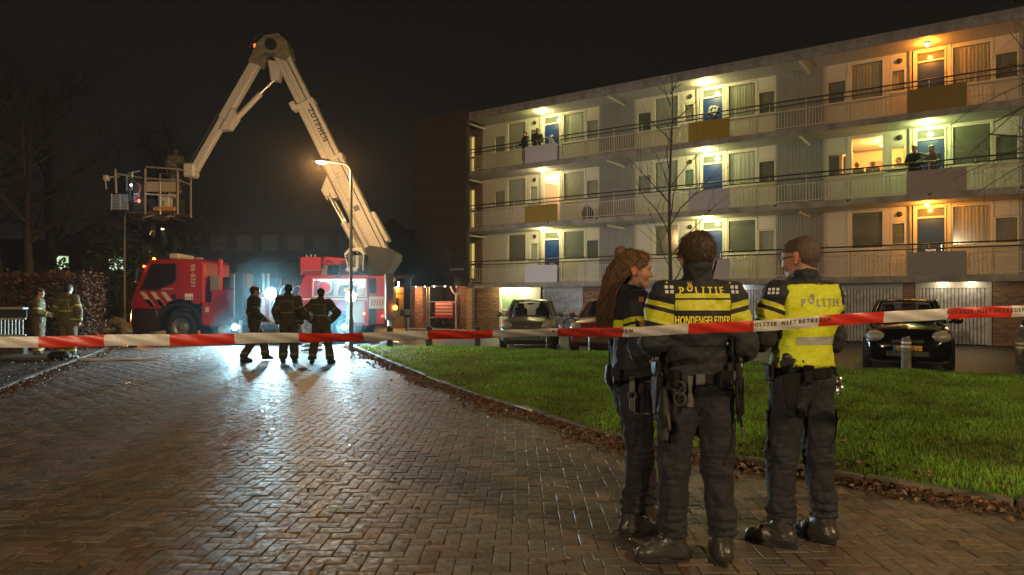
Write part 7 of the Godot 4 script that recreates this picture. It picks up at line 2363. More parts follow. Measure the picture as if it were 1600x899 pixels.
# flame-and-book emblem in the word on police jackets, drawn as plain shapes
func emblem(h: float) -> MB:
	var m := MB.new()
	var ring := []
	for k in 14:
		var a0 := PI * 1.0 + PI * 1.0 * k / 13.0 - 0.35 + 0.7 * k / 13.0
		ring.append(Vector2(cos(a0), sin(a0)))
	for k in 13:
		m.face([Vector3(ring[k].x * h * 0.2, ring[k].y * h * 0.2, 0), Vector3(ring[k].x * h * 0.42, ring[k].y * h * 0.42, 0), Vector3(ring[k + 1].x * h * 0.42, ring[k + 1].y * h * 0.42, 0), Vector3(ring[k + 1].x * h * 0.2, ring[k + 1].y * h * 0.2, 0)], Vector3.BACK)
	for q in [-1.0, 0.0, 1.0]:
		for i in 5:
			var y0 := h * (0.12 + 0.18 * i)
			var y1 := h * (0.12 + 0.18 * (i + 1))
			var x0: float = h * (q * 0.26 + 0.1 * sin(i * 1.1 + q) + 0.06 * i)
			var x1: float = h * (q * 0.26 + 0.1 * sin((i + 1) * 1.1 + q) + 0.06 * (i + 1))
			var w0 := h * 0.1 * (1.0 - i / 5.5)
			var w1 := h * 0.1 * (1.0 - (i + 1) / 5.5)
			m.face([Vector3(x0 - w0, y0, 0), Vector3(x0 + w0, y0, 0), Vector3(x1 + w1, y1, 0), Vector3(x1 - w1, y1, 0)], Vector3.BACK)
	return m

func police_word(h: float) -> MB:
	var m := MB.new()
	var a := letters("P", h)
	var b := letters("LITIE", h, true, h * 0.32)
	m.add(a, Transform3D(Basis(), Vector3(-h * 3.05, 0, 0)))
	m.add(emblem(h * 1.0), Transform3D(Basis(), Vector3(-h * 1.85, h * 0.28, 0)))
	m.add(b, Transform3D(Basis(), Vector3(h * 0.95, 0, 0)))
	return m

func squares(rows: int, cols: int, a: float, gap: float) -> MB:
	var m := MB.new()
	for r in rows:
		for c in cols:
			var x := (c - (cols - 1) * 0.5) * (a + gap)
			var y := (r - (rows - 1) * 0.5) * (a + gap)
			m.face([Vector3(x - a / 2, y - a / 2, 0), Vector3(x + a / 2, y - a / 2, 0), Vector3(x + a / 2, y + a / 2, 0), Vector3(x - a / 2, y + a / 2, 0)], Vector3.BACK)
	return m

func belt_ring(d: Dictionary, y: float, hgt: float, m: Material, called := "belt") -> Node:
	# a band that follows the field of jacket and trousers at height y
	var mb := MB.new()
	var pts := []
	for k in 40:
		var a := TAU * k / 40.0
		var dir := Vector3(cos(a), 0, sin(a))
		var r := 0.32
		while r > 0.05 and d.tf.at(Vector3(d.j.pelvis.x, y, d.j.pelvis.z) + dir * r) > 0.0 and d.jf.at(Vector3(d.j.pelvis.x, y, d.j.pelvis.z) + dir * r) > 0.0:
			r -= 0.004
		pts.append(Vector3(d.j.pelvis.x, y, d.j.pelvis.z) + dir * (r + 0.006))
	for k in 40:
		var a: Vector3 = pts[k]
		var b: Vector3 = pts[(k + 1) % 40]
		var u := Vector3(0, hgt / 2, 0)
		var oa: Vector3 = (a - d.j.pelvis).normalized() * 0.006
		mb.face([a - u, b - u, b + u, a + u], oa)
		mb.face([a + u, b + u, b + u - oa * 2, a + u - oa * 2], Vector3.UP)
		mb.face([a - u, b - u, b - u - oa * 2, a - u - oa * 2], Vector3.DOWN)
	d["ring"] = pts
	return part(called, mb, m, d.body)

func on_belt(d: Dictionary, deg: float, up := 0.0, out := 0.02) -> Transform3D:   # frame on the belt: z outwards; deg 0 = right (+x), 90 = back (+z)
	var k := int(posmod(int(deg / 9.0), 40))
	var p: Vector3 = d.ring[k]
	var o := Vector3(cos(deg_to_rad(deg)), 0, sin(deg_to_rad(deg)))
	return Transform3D(Basis(Vector3.UP.cross(o), Vector3.UP, o), p + o * out + Vector3(0, up, 0))

func gear(d: Dictionary, called: String, mb: MB, m: Material, tr: Transform3D) -> MeshInstance3D:
	var o := part(called, mb, m, d.body)
	o.transform = tr
	return o

func holster(d: Dictionary, deg: float) -> void:
	var black := mat("gear_black", lin(0.012, 0.012, 0.013), 0.35, "grain", 0.15)
	var h := MB.new()
	h.prism(pv([-0.045, 0.02, 0.05, 0.02, 0.04, -0.06, 0.02, -0.2, -0.025, -0.2, -0.05, -0.05]), -0.02, 0.024, 0.008)
	var o := gear(d, "holster", h, black, on_belt(d, deg, -0.01, 0.03))
	part("pistol_grip", MB.new().prism(pv([-0.06, 0.02, -0.01, 0.02, 0.02, 0.1, -0.035, 0.115, -0.075, 0.08]), -0.014, 0.016, 0.007).ball(Vector3(-0.035, 0.11, 0), Vector3(0.03, 0.025, 0.022), 6, 10), mat("grip", lin(0.03, 0.03, 0.032), 0.3, ""), o)
	part("leg_strap", MB.new().span(Vector3(-0.03, -0.24, -0.012), Vector3(0.02, -0.19, 0.012), 0.005), black, o)

func pouch(d: Dictionary, deg: float, w: float, h: float, t := 0.04, drop := 0.0) -> void:
	var m := MB.new().box(Vector3(0, 0, 0), Vector3(w, h, t), 0.01).box(Vector3(0, h * 0.28, t * 0.5 + 0.003), Vector3(w * 1.02, h * 0.45, 0.008), 0.003)
	gear(d, "pouch", m, mat("gear_black", lin(0.012, 0.012, 0.013), 0.35, "grain", 0.15), on_belt(d, deg, drop, t * 0.5))

func radio(d: Dictionary, deg: float, drop := 0.02) -> void:
	var o := gear(d, "radio", MB.new().box(Vector3.ZERO, Vector3(0.058, 0.13, 0.035), 0.008).tube([Vector3(0.018, 0.06, 0), Vector3(0.02, 0.2, 0.0)], [0.008, 0.005], 8), mat("gear_black", lin(0.012, 0.012, 0.013), 0.35, "grain", 0.15), on_belt(d, deg, drop, 0.025))
	part("clip", MB.new().box(Vector3(0, -0.01, 0.02), Vector3(0.03, 0.05, 0.008), 0.003), mat("gear_steel", lin(0.4, 0.4, 0.4), 0.3, "", 1, 0, 0.9), o)

func hanging(d: Dictionary, deg: float, kind: String) -> void:
	var steel := mat("gear_steel", lin(0.4, 0.4, 0.4), 0.3, "", 1, 0, 0.9)
	var black := mat("gear_black", lin(0.012, 0.012, 0.013), 0.35, "grain", 0.15)
	match kind:
		"baton":
			gear(d, "baton", MB.new().tube([Vector3(0, 0.1, 0), Vector3(0, -0.16, 0.01)], 0.016, 10).tube([Vector3(0.0, -0.16, 0.01), Vector3(0.03, -0.3, 0.03)], 0.008, 8), black, on_belt(d, deg, 0, 0.03))
			gear(d, "baton_tip", MB.new().tube([Vector3(0.025, -0.27, 0.026), Vector3(0.035, -0.33, 0.034)], 0.0095, 8), steel, on_belt(d, deg, 0, 0.03))
		"keys":
			var m := MB.new().span(Vector3(-0.018, -0.06, -0.004), Vector3(0.018, 0.03, 0.004), 0.003)
			m.lathe([Vector2(0.024, -0.004), Vector2(0.03, 0), Vector2(0.024, 0.004), Vector2(0.018, 0)], 14, Transform3D(Basis(Vector3.RIGHT, PI / 2), Vector3(0, -0.085, 0)))
			for k in 3:
				m.span(Vector3(-0.02 + k * 0.014, -0.17 - k * 0.01, -0.002 + k * 0.003), Vector3(-0.01 + k * 0.014, -0.1, 0.001 + k * 0.003), 0.001)
			gear(d, "key_ring", m, steel, on_belt(d, deg, -0.02, 0.02))
		"tab":
			var m := MB.new().prism(pv([-0.014, 0.04, 0.014, 0.04, 0.008, -0.05, 0.018, -0.1, 0.016, -0.13, -0.016, -0.13, -0.018, -0.1, -0.008, -0.05]), -0.006, 0.006, 0.003)
			gear(d, "belt_tab", m, mat("tab_grey", lin(0.12, 0.12, 0.11), 0.35, "grain", 0.1), on_belt(d, deg, -0.02, 0.02))
		"cuffs":
			var m := MB.new()
			for k in 2:
				m.lathe([Vector2(0.032, -0.006), Vector2(0.04, -0.006), Vector2(0.04, 0.006), Vector2(0.032, 0.006), Vector2(0.032, -0.006)], 16, Transform3D(Basis(Vector3.RIGHT, PI / 2), Vector3(0.01 * k, -0.02 - 0.055 * k, 0.012 * k)))
			gear(d, "handcuffs", m, steel, on_belt(d, deg, -0.03, 0.02))
		"gloves":
			var f := Field.new(Vector3(-0.1, -0.32, -0.05), Vector3(0.1, 0.06, 0.05), 0.007)
			f.cap(Vector3(0, 0.02, 0), Vector3(0, -0.09, 0.0), 0.035, 0.045, 0.02, Vector3(1, 1, 1.7))
			f.cap(Vector3(-0.012, -0.09, 0), Vector3(0.012, -0.14, 0), 0.042, 0.042, 0.02, Vector3(1, 1, 1.8))
			for k in 4:
				f.cap(Vector3(-0.036 + k * 0.024, -0.15, 0), Vector3(-0.05 + k * 0.034, -0.25 + absf(k - 1.3) * 0.012, 0.006 * k), 0.0135, 0.011, 0.004)
			f.cap(Vector3(0.04, -0.1, 0), Vector3(0.07, -0.17, 0.01), 0.015, 0.011, 0.008)
			gear(d, "hanging_gloves", f.into(MB.new()), mat("glove", lin(0.028, 0.026, 0.026), 0.55, "cloth", 0.2, 0.2), on_belt(d, deg, -0.1, 0.05))

func make_people() -> void:
	make_officers()
	make_firefighters()
	make_residents()

func trouser_details(d: Dictionary, m: Material) -> void:   # thigh pockets with flaps, back pockets, side seams
	var j: Dictionary = d.j
	var s: float = d.s
	for q in ["l", "r"]:
		var out := 1.0 if q == "r" else -1.0
		var k: Vector3 = j["hip_" + q].lerp(j["knee_" + q], 0.62)
		var side := [pl_(Vector3(-out, 0, 0), -out * k.x - 0.012)]
		for b in [[0.1, -0.13, 0.006], [0.115, 0.055, 0.011]]:
			var mb := patch(d.tm, side + [pl_(Vector3(0, 1, 0), k.y + b[0] * s), pl_(Vector3(0, -1, 0), -(k.y + b[1] * s)), pl_(Vector3(0, 0, 1), k.z + 0.085), pl_(Vector3(0, 0, -1), -(k.z - 0.06))], b[2])
			if mb.v.size():
				part("thigh_pocket", mb, m, d.trousers)
		var bp := patch(d.tm, [pl_(Vector3(0, 1, 0), j.pelvis.y + 0.0 * s), pl_(Vector3(0, -1, 0), -(j.pelvis.y - 0.045 * s)), pl_(Vector3(out, 0, 0), out * (j.pelvis.x) + 0.125 * s), pl_(Vector3(-out, 0, 0), -out * j.pelvis.x - 0.035 * s), pl_(Vector3(0, 0, -1), -0.03)], 0.005)
		if bp.v.size():
			part("pocket_flap", bp, m, d.trousers)
		for w in [[0.0, 0.9]]:
			var seam := patch(d.tm, [pl_(Vector3(-out, 0, 0), -out * j["knee_" + q].x - 0.03), pl_(Vector3(0, 0, 1), k.z + 0.006), pl_(Vector3(0, 0, -1), -(k.z - 0.0)), pl_(Vector3(0, 1, 0), j.pelvis.y)], 0.004)
			if seam.v.size():
				part("side_seam", seam, mat("seam_dark", lin(0.01, 0.01, 0.016), 0.8, "cloth", 0.1), d.trousers)

func make_officers() -> void:
	var navy := mat("navy_cloth", lin(0.014, 0.016, 0.027), 0.75, "cloth", 0.12, 0.12)
	navy.rim_enabled = true
	navy.rim = 0.25
	var navy2 := mat("navy_trousers", lin(0.018, 0.019, 0.032), 0.8, "cloth", 0.16, 0.15)
	navy2.rim_enabled = true
	navy2.rim = 0.25
	var leather := mat("boot_leather", lin(0.05, 0.046, 0.043), 0.36, "grain", 0.12, 0.12)
	var yellow := mat("police_yellow", lin(0.6, 0.6, 0.02), 0.55, "grain", 0.25)
	var yellow2 := mat("yellow_print", lin(0.68, 0.6, 0.03), 0.55, "")
	var whites := mat("white_print", lin(0.55, 0.55, 0.55), 0.5, "")
	var grey := mat("grey_print", lin(0.3, 0.31, 0.3), 0.4, "")
	var vest_m := mat("vest_yellow", lin(0.62, 0.7, 0.015), 0.65, "grain", 0.3)
	var black := mat("gear_black", lin(0.012, 0.012, 0.013), 0.35, "grain", 0.15)
	var base := {"cell": 0.0095, "crease": 0.015, "trousers": navy2, "boots": leather, "jacket": navy, "bulk": 0.02, "collar": 0.105}

	# --- the dog handler in the middle, seen from behind
	var p := base.duplicate()
	p.merge({"h": 1.87, "look": [0.06, -0.08], "hair": Color(0.09, 0.055, 0.03), "tousle": 0.007, "thick": 0.016, "curl": 0.8, "j": {
		"ankle_l": Vector3(-0.14, 0.1, 0.03), "knee_l": Vector3(-0.125, 0.5, -0.01), "toe_l": Vector3(-0.31, 0.03, 0.02), "ankle_r": Vector3(0.125, 0.1, 0.05), "knee_r": Vector3(0.115, 0.5, 0.0), "toe_r": Vector3(0.14, 0.03, -0.12),
		"elb_l": Vector3(-0.245, 1.2, 0.0), "wri_l": Vector3(-0.15, 1.09, -0.22), "fin_l": Vector3(-0.02, 1.1, -0.28),
		"elb_r": Vector3(0.255, 1.17, 0.03), "wri_r": Vector3(0.2, 1.06, -0.2), "fin_r": Vector3(0.09, 1.05, -0.29)}}, true)
	var d := person("male police officer in the middle, back turned, jacket lettered HONDENGELEIDER", Vector3(1.06, 0, -4.0), 0.03, p)
	var j: Dictionary = d.j
	var y := func(v: float) -> float: return v * p.h / 1.8
	var back := [pl_(Vector3(0, 0, -1), -0.02), pl_(Vector3(1, 0, 0), 0.153), pl_(Vector3(-1, 0, 0), 0.153)]
	for q in [[1.438, 1.462], [1.372, 1.428]]:
		band(d, "j", back + [pl_(Vector3(0, -1, 0), -y.call(q[0])), pl_(Vector3(0, 1, 0), y.call(q[1]))], yellow)
	for q in ["l", "r"]:
		band(d, "j", sleeve_planes(j, q, 0.12, 0.23), yellow)
		band(d, "j", sleeve_planes(j, q, 0.32, 0.58), yellow)
	part("back_lettering", laid(police_word(0.04), d.jf, Transform3D(Basis(), Vector3(0, y.call(1.478), 0.4))), yellow2, d.jacket)
	part("back_lettering", laid(letters("HONDENGELEIDER", 0.046, true, 0.004), d.jf, Transform3D(Basis().scaled(Vector3(0.62, 1, 1)), Vector3(0, y.call(1.318), 0.4))), yellow2, d.jacket)
	for sx in [-1.0, 1.0]:
		part("shoulder_squares", laid(squares(2, 2, 0.018, 0.009), d.jf, Transform3D(Basis(), Vector3(sx * 0.185, y.call(1.485), 0.4))), whites, d.jacket)
		part("check_marks", laid(squares(3, 1, 0.008, 0.006), d.jf, Transform3D(Basis(), Vector3(sx * 0.2 * 0.98, y.call(1.535) - 0.02, 0.4)) if false else Transform3D(Basis(), Vector3(sx * 0.178 - 0.015, y.call(1.535), 0.4))), yellow2, d.jacket)
	part("yoke_seam", patch(d.jm, [pl_(Vector3(0, 0, -1), -0.02), pl_(Vector3(1, 0, 0), 0.16), pl_(Vector3(-1, 0, 0), 0.16), pl_(Vector3(0, -1, 0), -y.call(1.182)), pl_(Vector3(0, 1, 0), y.call(1.186))], 0.003), black, d.jacket)
	belt_ring(d, y.call(1.005), 0.055, black)
	holster(d, 172)
	holster(d, 18)
	pouch(d, 62, 0.07, 0.1)
	pouch(d, 152, 0.06, 0.1)
	radio(d, 36, 0.03)
	hanging(d, 30, "baton")
	hanging(d, 122, "tab")
	hanging(d, 140, "cuffs")
	hanging(d, 160, "gloves")
	trouser_details(d, navy2)
	gear(d, "belt_buckle", MB.new().box(Vector3.ZERO, Vector3(0.05, 0.06, 0.012), 0.004), mat("tab_grey", lin(0.12, 0.12, 0.11), 0.35, "grain", 0.1), on_belt(d, 104, 0, 0.012))
	gear(d, "radio", MB.new().box(Vector3.ZERO, Vector3(0.055, 0.11, 0.035), 0.008).tube([Vector3(0.018, 0.05, 0), Vector3(0.05, 0.16, 0.0)], [0.008, 0.006], 8), black, Transform3D(Basis(), Vector3(0.11, y.call(1.5), -0.14)))

	# --- the man at the right in a yellow vest
	p = base.duplicate()
	p.merge({"h": 1.88, "look": [0.42, -0.16], "hair": Color(0.13, 0.085, 0.06), "thick": 0.0025, "tousle": 0.0015, "curl": 0.8, "collar": 0.06, "j": {
		"ankle_l": Vector3(-0.17, 0.1, 0.03), "knee_l": Vector3(-0.135, 0.5, -0.01), "toe_l": Vector3(-0.26, 0.03, -0.09), "ankle_r": Vector3(0.13, 0.1, 0.03), "knee_r": Vector3(0.12, 0.5, 0.0), "toe_r": Vector3(0.11, 0.03, -0.13),
		"elb_l": Vector3(-0.27, 1.2, -0.02), "wri_l": Vector3(-0.2, 1.16, -0.26), "fin_l": Vector3(-0.12, 1.2, -0.36),
		"elb_r": Vector3(0.235, 1.18, -0.03), "wri_r": Vector3(0.12, 1.14, -0.24), "fin_r": Vector3(0.03, 1.17, -0.33)}}, true)
	d = person("male police officer at the right in a yellow vest, back turned", Vector3(1.78, 0, -4.28), 0.3, p)
	j = d.j
	y = func(v: float) -> float: return v * p.h / 1.8
	# vest: the torso once more, a little larger, cut at arms, hem and neck
	var vf := Field.new(Vector3(-0.26, y.call(0.95), -0.26), Vector3(0.26, y.call(1.58), 0.28), 0.011)
	torso_caps(vf, j, d.s, 0.037)
	vf.cut(Vector3(0, -1, 0), -y.call(1.035))
	vf.cut(Vector3(0, 1, 0), y.call(1.512))
	for sx in [-1.0, 1.0]:
		vf.cap(Vector3(sx * 0.275, y.call(1.46), 0.0), Vector3(sx * 0.245, y.call(1.22), -0.02), 0.1, 0.075, 0.03, Vector3(1, 1, 0.6), true)
	vf.cap(j.neck + Vector3(0, 0.04, -0.03), j.neck + Vector3(0, 0.1, -0.03), 0.09, 0.1, 0.01, Vector3.ONE, true)
	var cr := FastNoiseLite.new()
	cr.frequency = 1.0
	vf.ripple(cr, Vector3(7, 9, 7), func(_q: Vector3) -> float: return 0.012)
	var vm := vf.into(MB.new())
	var vest := part("vest", vm, vest_m, d.body)
	part("reflective_band", patch(vm, [pl_(Vector3(0, -1, 0), -y.call(1.165)), pl_(Vector3(0, 1, 0), y.call(1.212)), pl_(Vector3(1, 0, 0), 0.19), pl_(Vector3(-1, 0, 0), 0.13)], 0.003), grey, vest)
	part("reflective_band", patch(vm, [pl_(Vector3(0, -1, 0), -y.call(1.30)), pl_(Vector3(0, 1, 0), y.call(1.318)), pl_(Vector3(1, 0, 0), 0.19), pl_(Vector3(-1, 0, 0), 0.13)], 0.003), grey, vest)
	part("vest_lettering", laid(police_word(0.046), vf, Transform3D(Basis(), Vector3(0.03, y.call(1.405), 0.4))), grey, vest)
	part("vest_hem", patch(vm, [pl_(Vector3(0, 1, 0), y.call(1.045))], 0.004), mat("vest_edge", lin(0.5, 0.48, 0.02), 0.6, "grain", 0.3), vest)
	part("press_stud", MB.new().ball(Vector3.ZERO, Vector3(0.008, 0.008, 0.004), 5, 8), black, vest).position = Vector3(-0.12, y.call(1.075), 0.155)
	for q in ["l", "r"]:
		band(d, "j", sleeve_planes(j, q, 0.18, 0.29), yellow)
		band(d, "j", sleeve_planes(j, q, 0.38, 0.63), yellow)
		var out := Vector3(-0.75 if q == "l" else 0.75, 0.2, 0.65).normalized()
		var fx := Vector3.UP.cross(out).normalized()
		part("shoulder_squares", laid(squares(2, 3, 0.016, 0.008), d.jf, Transform3D(Basis(fx, out.cross(fx), out), j["sho_" + q] + out * 0.2 + Vector3(0, 0.01, 0))), whites, d.jacket)
		part("sleeve_patch", laid(squares(1, 1, 0.06, 0.0), d.jf, Transform3D(Basis(Vector3(0, 0, 1 if q == "l" else -1), Vector3.UP, Vector3(-1 if q == "l" else 1, 0, 0)), j["sho_" + q].lerp(j["elb_" + q], 0.3) + Vector3(-0.2 if q == "l" else 0.2, 0, -0.03))), mat("patch_blue", lin(0.05, 0.08, 0.13), 0.5, "grain", 0.1), d.jacket)
	belt_ring(d, y.call(1.0), 0.055, black)
	holster(d, 150)
	pouch(d, 125, 0.055, 0.11)
	radio(d, 8, -0.02)
	hanging(d, 20, "cuffs")
	pouch(d, 185, 0.06, 0.1)
	trouser_details(d, navy2)
	# glasses seen at the temple
	var gl := MB.new()
	for sx in [-1.0, 1.0]:
		gl.tube([d.ht * Vector3(sx * 0.084, 0.012, 0.0), d.ht * Vector3(sx * 0.078, 0.01, -0.1), d.ht * Vector3(sx * 0.02, 0.008, -0.115)], 0.0025, 5)
	part("glasses", gl, black, d.body)
	gear(d, "telephone", MB.new().box(Vector3.ZERO, Vector3(0.075, 0.15, 0.009), 0.004), black, Transform3D(Basis(Vector3.RIGHT, -0.9), Vector3(-0.09, y.call(1.22), -0.36)))

	# --- the woman at the left, turned to the right, long fair hair
	p = base.duplicate()
	p.merge({"h": 1.81, "female": true, "look": [-0.22, -0.03], "hair": Color(0.2, 0.1, 0.045), "tousle": 0.004, "thick": 0.013, "collar": 0.05, "bulk": 0.02, "j": {
		"ankle_l": Vector3(-0.08, 0.1, -0.13), "knee_l": Vector3(-0.09, 0.52, -0.1), "toe_l": Vector3(-0.1, 0.03, -0.29), "ankle_r": Vector3(0.1, 0.1, 0.03), "knee_r": Vector3(0.1, 0.5, -0.02), "toe_r": Vector3(0.08, 0.03, -0.13),
		"elb_r": Vector3(0.235, 1.17, 0.02), "wri_r": Vector3(0.2, 0.96, -0.08), "fin_r": Vector3(0.18, 0.8, -0.13),
		"elb_l": Vector3(-0.23, 1.17, 0.0), "wri_l": Vector3(-0.16, 1.02, -0.2), "fin_l": Vector3(-0.05, 1.04, -0.3)}}, true)
	d = person("female police officer at the left, long fair hair, facing right", Vector3(0.77, 0, -4.5), -1.4, p)
	j = d.j
	y = func(v: float) -> float: return v * p.h / 1.8
	band(d, "j", [pl_(Vector3(0, -1, 0), -y.call(1.30)), pl_(Vector3(0, 1, 0), y.call(1.35)), pl_(Vector3(1, 0, 0), 0.15), pl_(Vector3(-1, 0, 0), 0.15)], yellow)
	for q in ["l", "r"]:
		band(d, "j", sleeve_planes(j, q, 0.3, 0.4), yellow)
		band(d, "j", sleeve_planes(j, q, 0.46, 0.72), yellow)
	var sh := MB.new()
	sh.prism(pv([-0.038, 0.045, 0, 0.055, 0.038, 0.045, 0.038, -0.01, 0.025, -0.04, 0, -0.06, -0.025, -0.04, -0.038, -0.01]), 0, 0.001)
	var o := Vector3(1, 0, 0.25).normalized()
	var fx := Vector3.UP.cross(o).normalized()
	var at_sleeve: Vector3 = j.sho_r.lerp(j.elb_r, 0.46)
	part("sleeve_shield", laid(sh, d.jf, Transform3D(Basis(fx, o.cross(fx), o), at_sleeve + o * 0.2), 0.006), mat("shield_dark", lin(0.06, 0.045, 0.04), 0.5, "grain", 0.1), d.jacket)
	var si := MB.new()
	si.prism(pv([-0.016, 0.03, 0.016, 0.03, 0.012, -0.02, 0, -0.03, -0.012, -0.02]), 0, 0.001)
	part("shield_emblem", laid(si, d.jf, Transform3D(Basis(fx, o.cross(fx), o), at_sleeve + o * 0.2), 0.0075), mat("shield_gold", lin(0.5, 0.28, 0.04), 0.4, ""), d.jacket)
	part("epaulette", laid(squares(1, 1, 0.03, 0.0), d.jf, Transform3D(Basis(fx, o.cross(fx), o), j.sho_r + o * 0.2 + Vector3(0, 0.035, 0)), 0.004), mat("epaulette", lin(0.32, 0.14, 0.03), 0.5, ""), d.jacket)
	belt_ring(d, y.call(1.0), 0.05, black)
	holster(d, -18)
	hanging(d, 20, "keys")
	pouch(d, 48, 0.06, 0.1)
	radio(d, 96, 0.0)
	trouser_details(d, navy2)
	part("thigh_print", laid(police_word(0.015), d.tf, Transform3D(Basis(fx, o.cross(fx), o), j.hip_r + o * 0.3 + Vector3(0, -0.15, -0.03)), 0.004), grey, d.trousers)
	# hair: strands combed back from the brow, a bun on the crown, the rest falling down the back
	var r := rnd(91)
	var bun := MB.new()
	for k in 70:
		var a := r.randf() * TAU
		var tilt := Basis.from_euler(Vector3(r.randf() * TAU, r.randf() * TAU, r.randf() * TAU))
		var ring := []
		for q in 9:
			ring.append(d.ht * (Vector3(0, 0.115, 0.085) + tilt * Vector3(cos(a + q * 0.7) * 0.036, sin(a + q * 0.7) * 0.036, r.randfn(0, 0.003))))
		bun.tube(ring, 0.006, 5)
	var hm: Material = mats["hair_%d" % int(0.2 * 1000 + 0.045 * 77)]
	part("hair_bun", bun, hm, d.body)
	var mane := MB.new()
	for k in 1100:
		var a := r.randf_range(-1.0, 1.0)
		var st := Vector3(sin(a * 1.5) * 0.085, r.randf_range(-0.05, 0.09), 0.025 + cos(a * 1.5) * r.randf_range(0.075, 0.1))
		var len := r.randf_range(0.26, 0.46)
		var w := r.randfn(0, 1.0)
		var ph := a * 5.0 + st.y * 9.0 + r.randfn(0, 0.9)
		var spread := r.randf_range(0.6, 1.1)
		var pts := []
		for q in 12:
			var t := q / 11.0
			var yy := st.y - len * t
			var zz := st.z + 0.05 * sin(minf(t * 2.2, 1.0) * PI * 0.5) + 0.055 * t + 0.007 * sin(t * 9.0 + ph) * (0.2 + t)
			var xx := st.x * (1.0 - 0.25 * t) * spread + 0.008 * sin(t * 9.0 + ph * 1.7) * (0.2 + t) + w * 0.008 * t
			pts.append(d.ht * Vector3(xx, yy, zz))
		var rad := []
		for q in 12:
			rad.append(0.0021 * (1.0 - 0.75 * pow(q / 11.0, 2.0)))
		mane.tube(pts, rad, 4, false)
	part("long_hair", mane, hm, d.body)
	var crown := MB.new()
	for k in 260:
		var a := r.randf_range(-1.25, 1.25)
		var b0 := r.randf_range(0.0, 0.5)
		var pts := []
		for q in 8:
			var t := q / 7.0
			var phi := lerpf(-0.5 + b0 * 0.6, 1.0, t)   # from the brow over the skull
			var rr := 0.098
			var dirv := Vector3(sin(a) * cos(phi * 0.55), cos(a) * cos(phi) * 0.9 + 0.1, sin(phi))
			pts.append(d.ht * (Vector3(0, 0.03, 0.01) + dirv.normalized() * Vector3(0.09, 0.1, 0.108)))
		crown.tube(pts, 0.0026, 4, false)
	part("combed_hair", crown, hm, d.body)

func bunker_bands(d: Dictionary, m: Material, p: Dictionary) -> void:
	var s: float = d.s
	var j: Dictionary = d.j
	for q in [[1.13, 1.165], [1.4, 1.415]]:
		band(d, "j", [pl_(Vector3(0, -1, 0), -q[0] * s), pl_(Vector3(0, 1, 0), q[1] * s), pl_(Vector3(1, 0, 0), 0.17), pl_(Vector3(-1, 0, 0), 0.17)], m)
	for sx in [-1.0, 1.0]:
		band(d, "j", [pl_(Vector3(0, -1, 0), -1.165 * s), pl_(Vector3(0, 1, 0), 1.4 * s), pl_(Vector3(1, 0, 0) * sx, 0.13 if sx > 0 else 0.13), pl_(Vector3(-1, 0, 0) * sx, -0.112), pl_(Vector3(0, 0, -1), -0.02)], m)
	for q in ["l", "r"]:
		band(d, "j", sleeve_planes(j, q, 0.62, 0.75), m)
		band(d, "j", sleeve_planes(j, q, 0.7, 0.85, "elb_", "wri_"), m)
		for h in [[0.2, 0.24]]:
			band(d, "t", [pl_(Vector3(0, -1, 0), -h[0] * s), pl_(Vector3(0, 1, 0), h[1] * s), pl_(Vector3(-1 if q == "r" else 1, 0, 0), -0.0)], m)

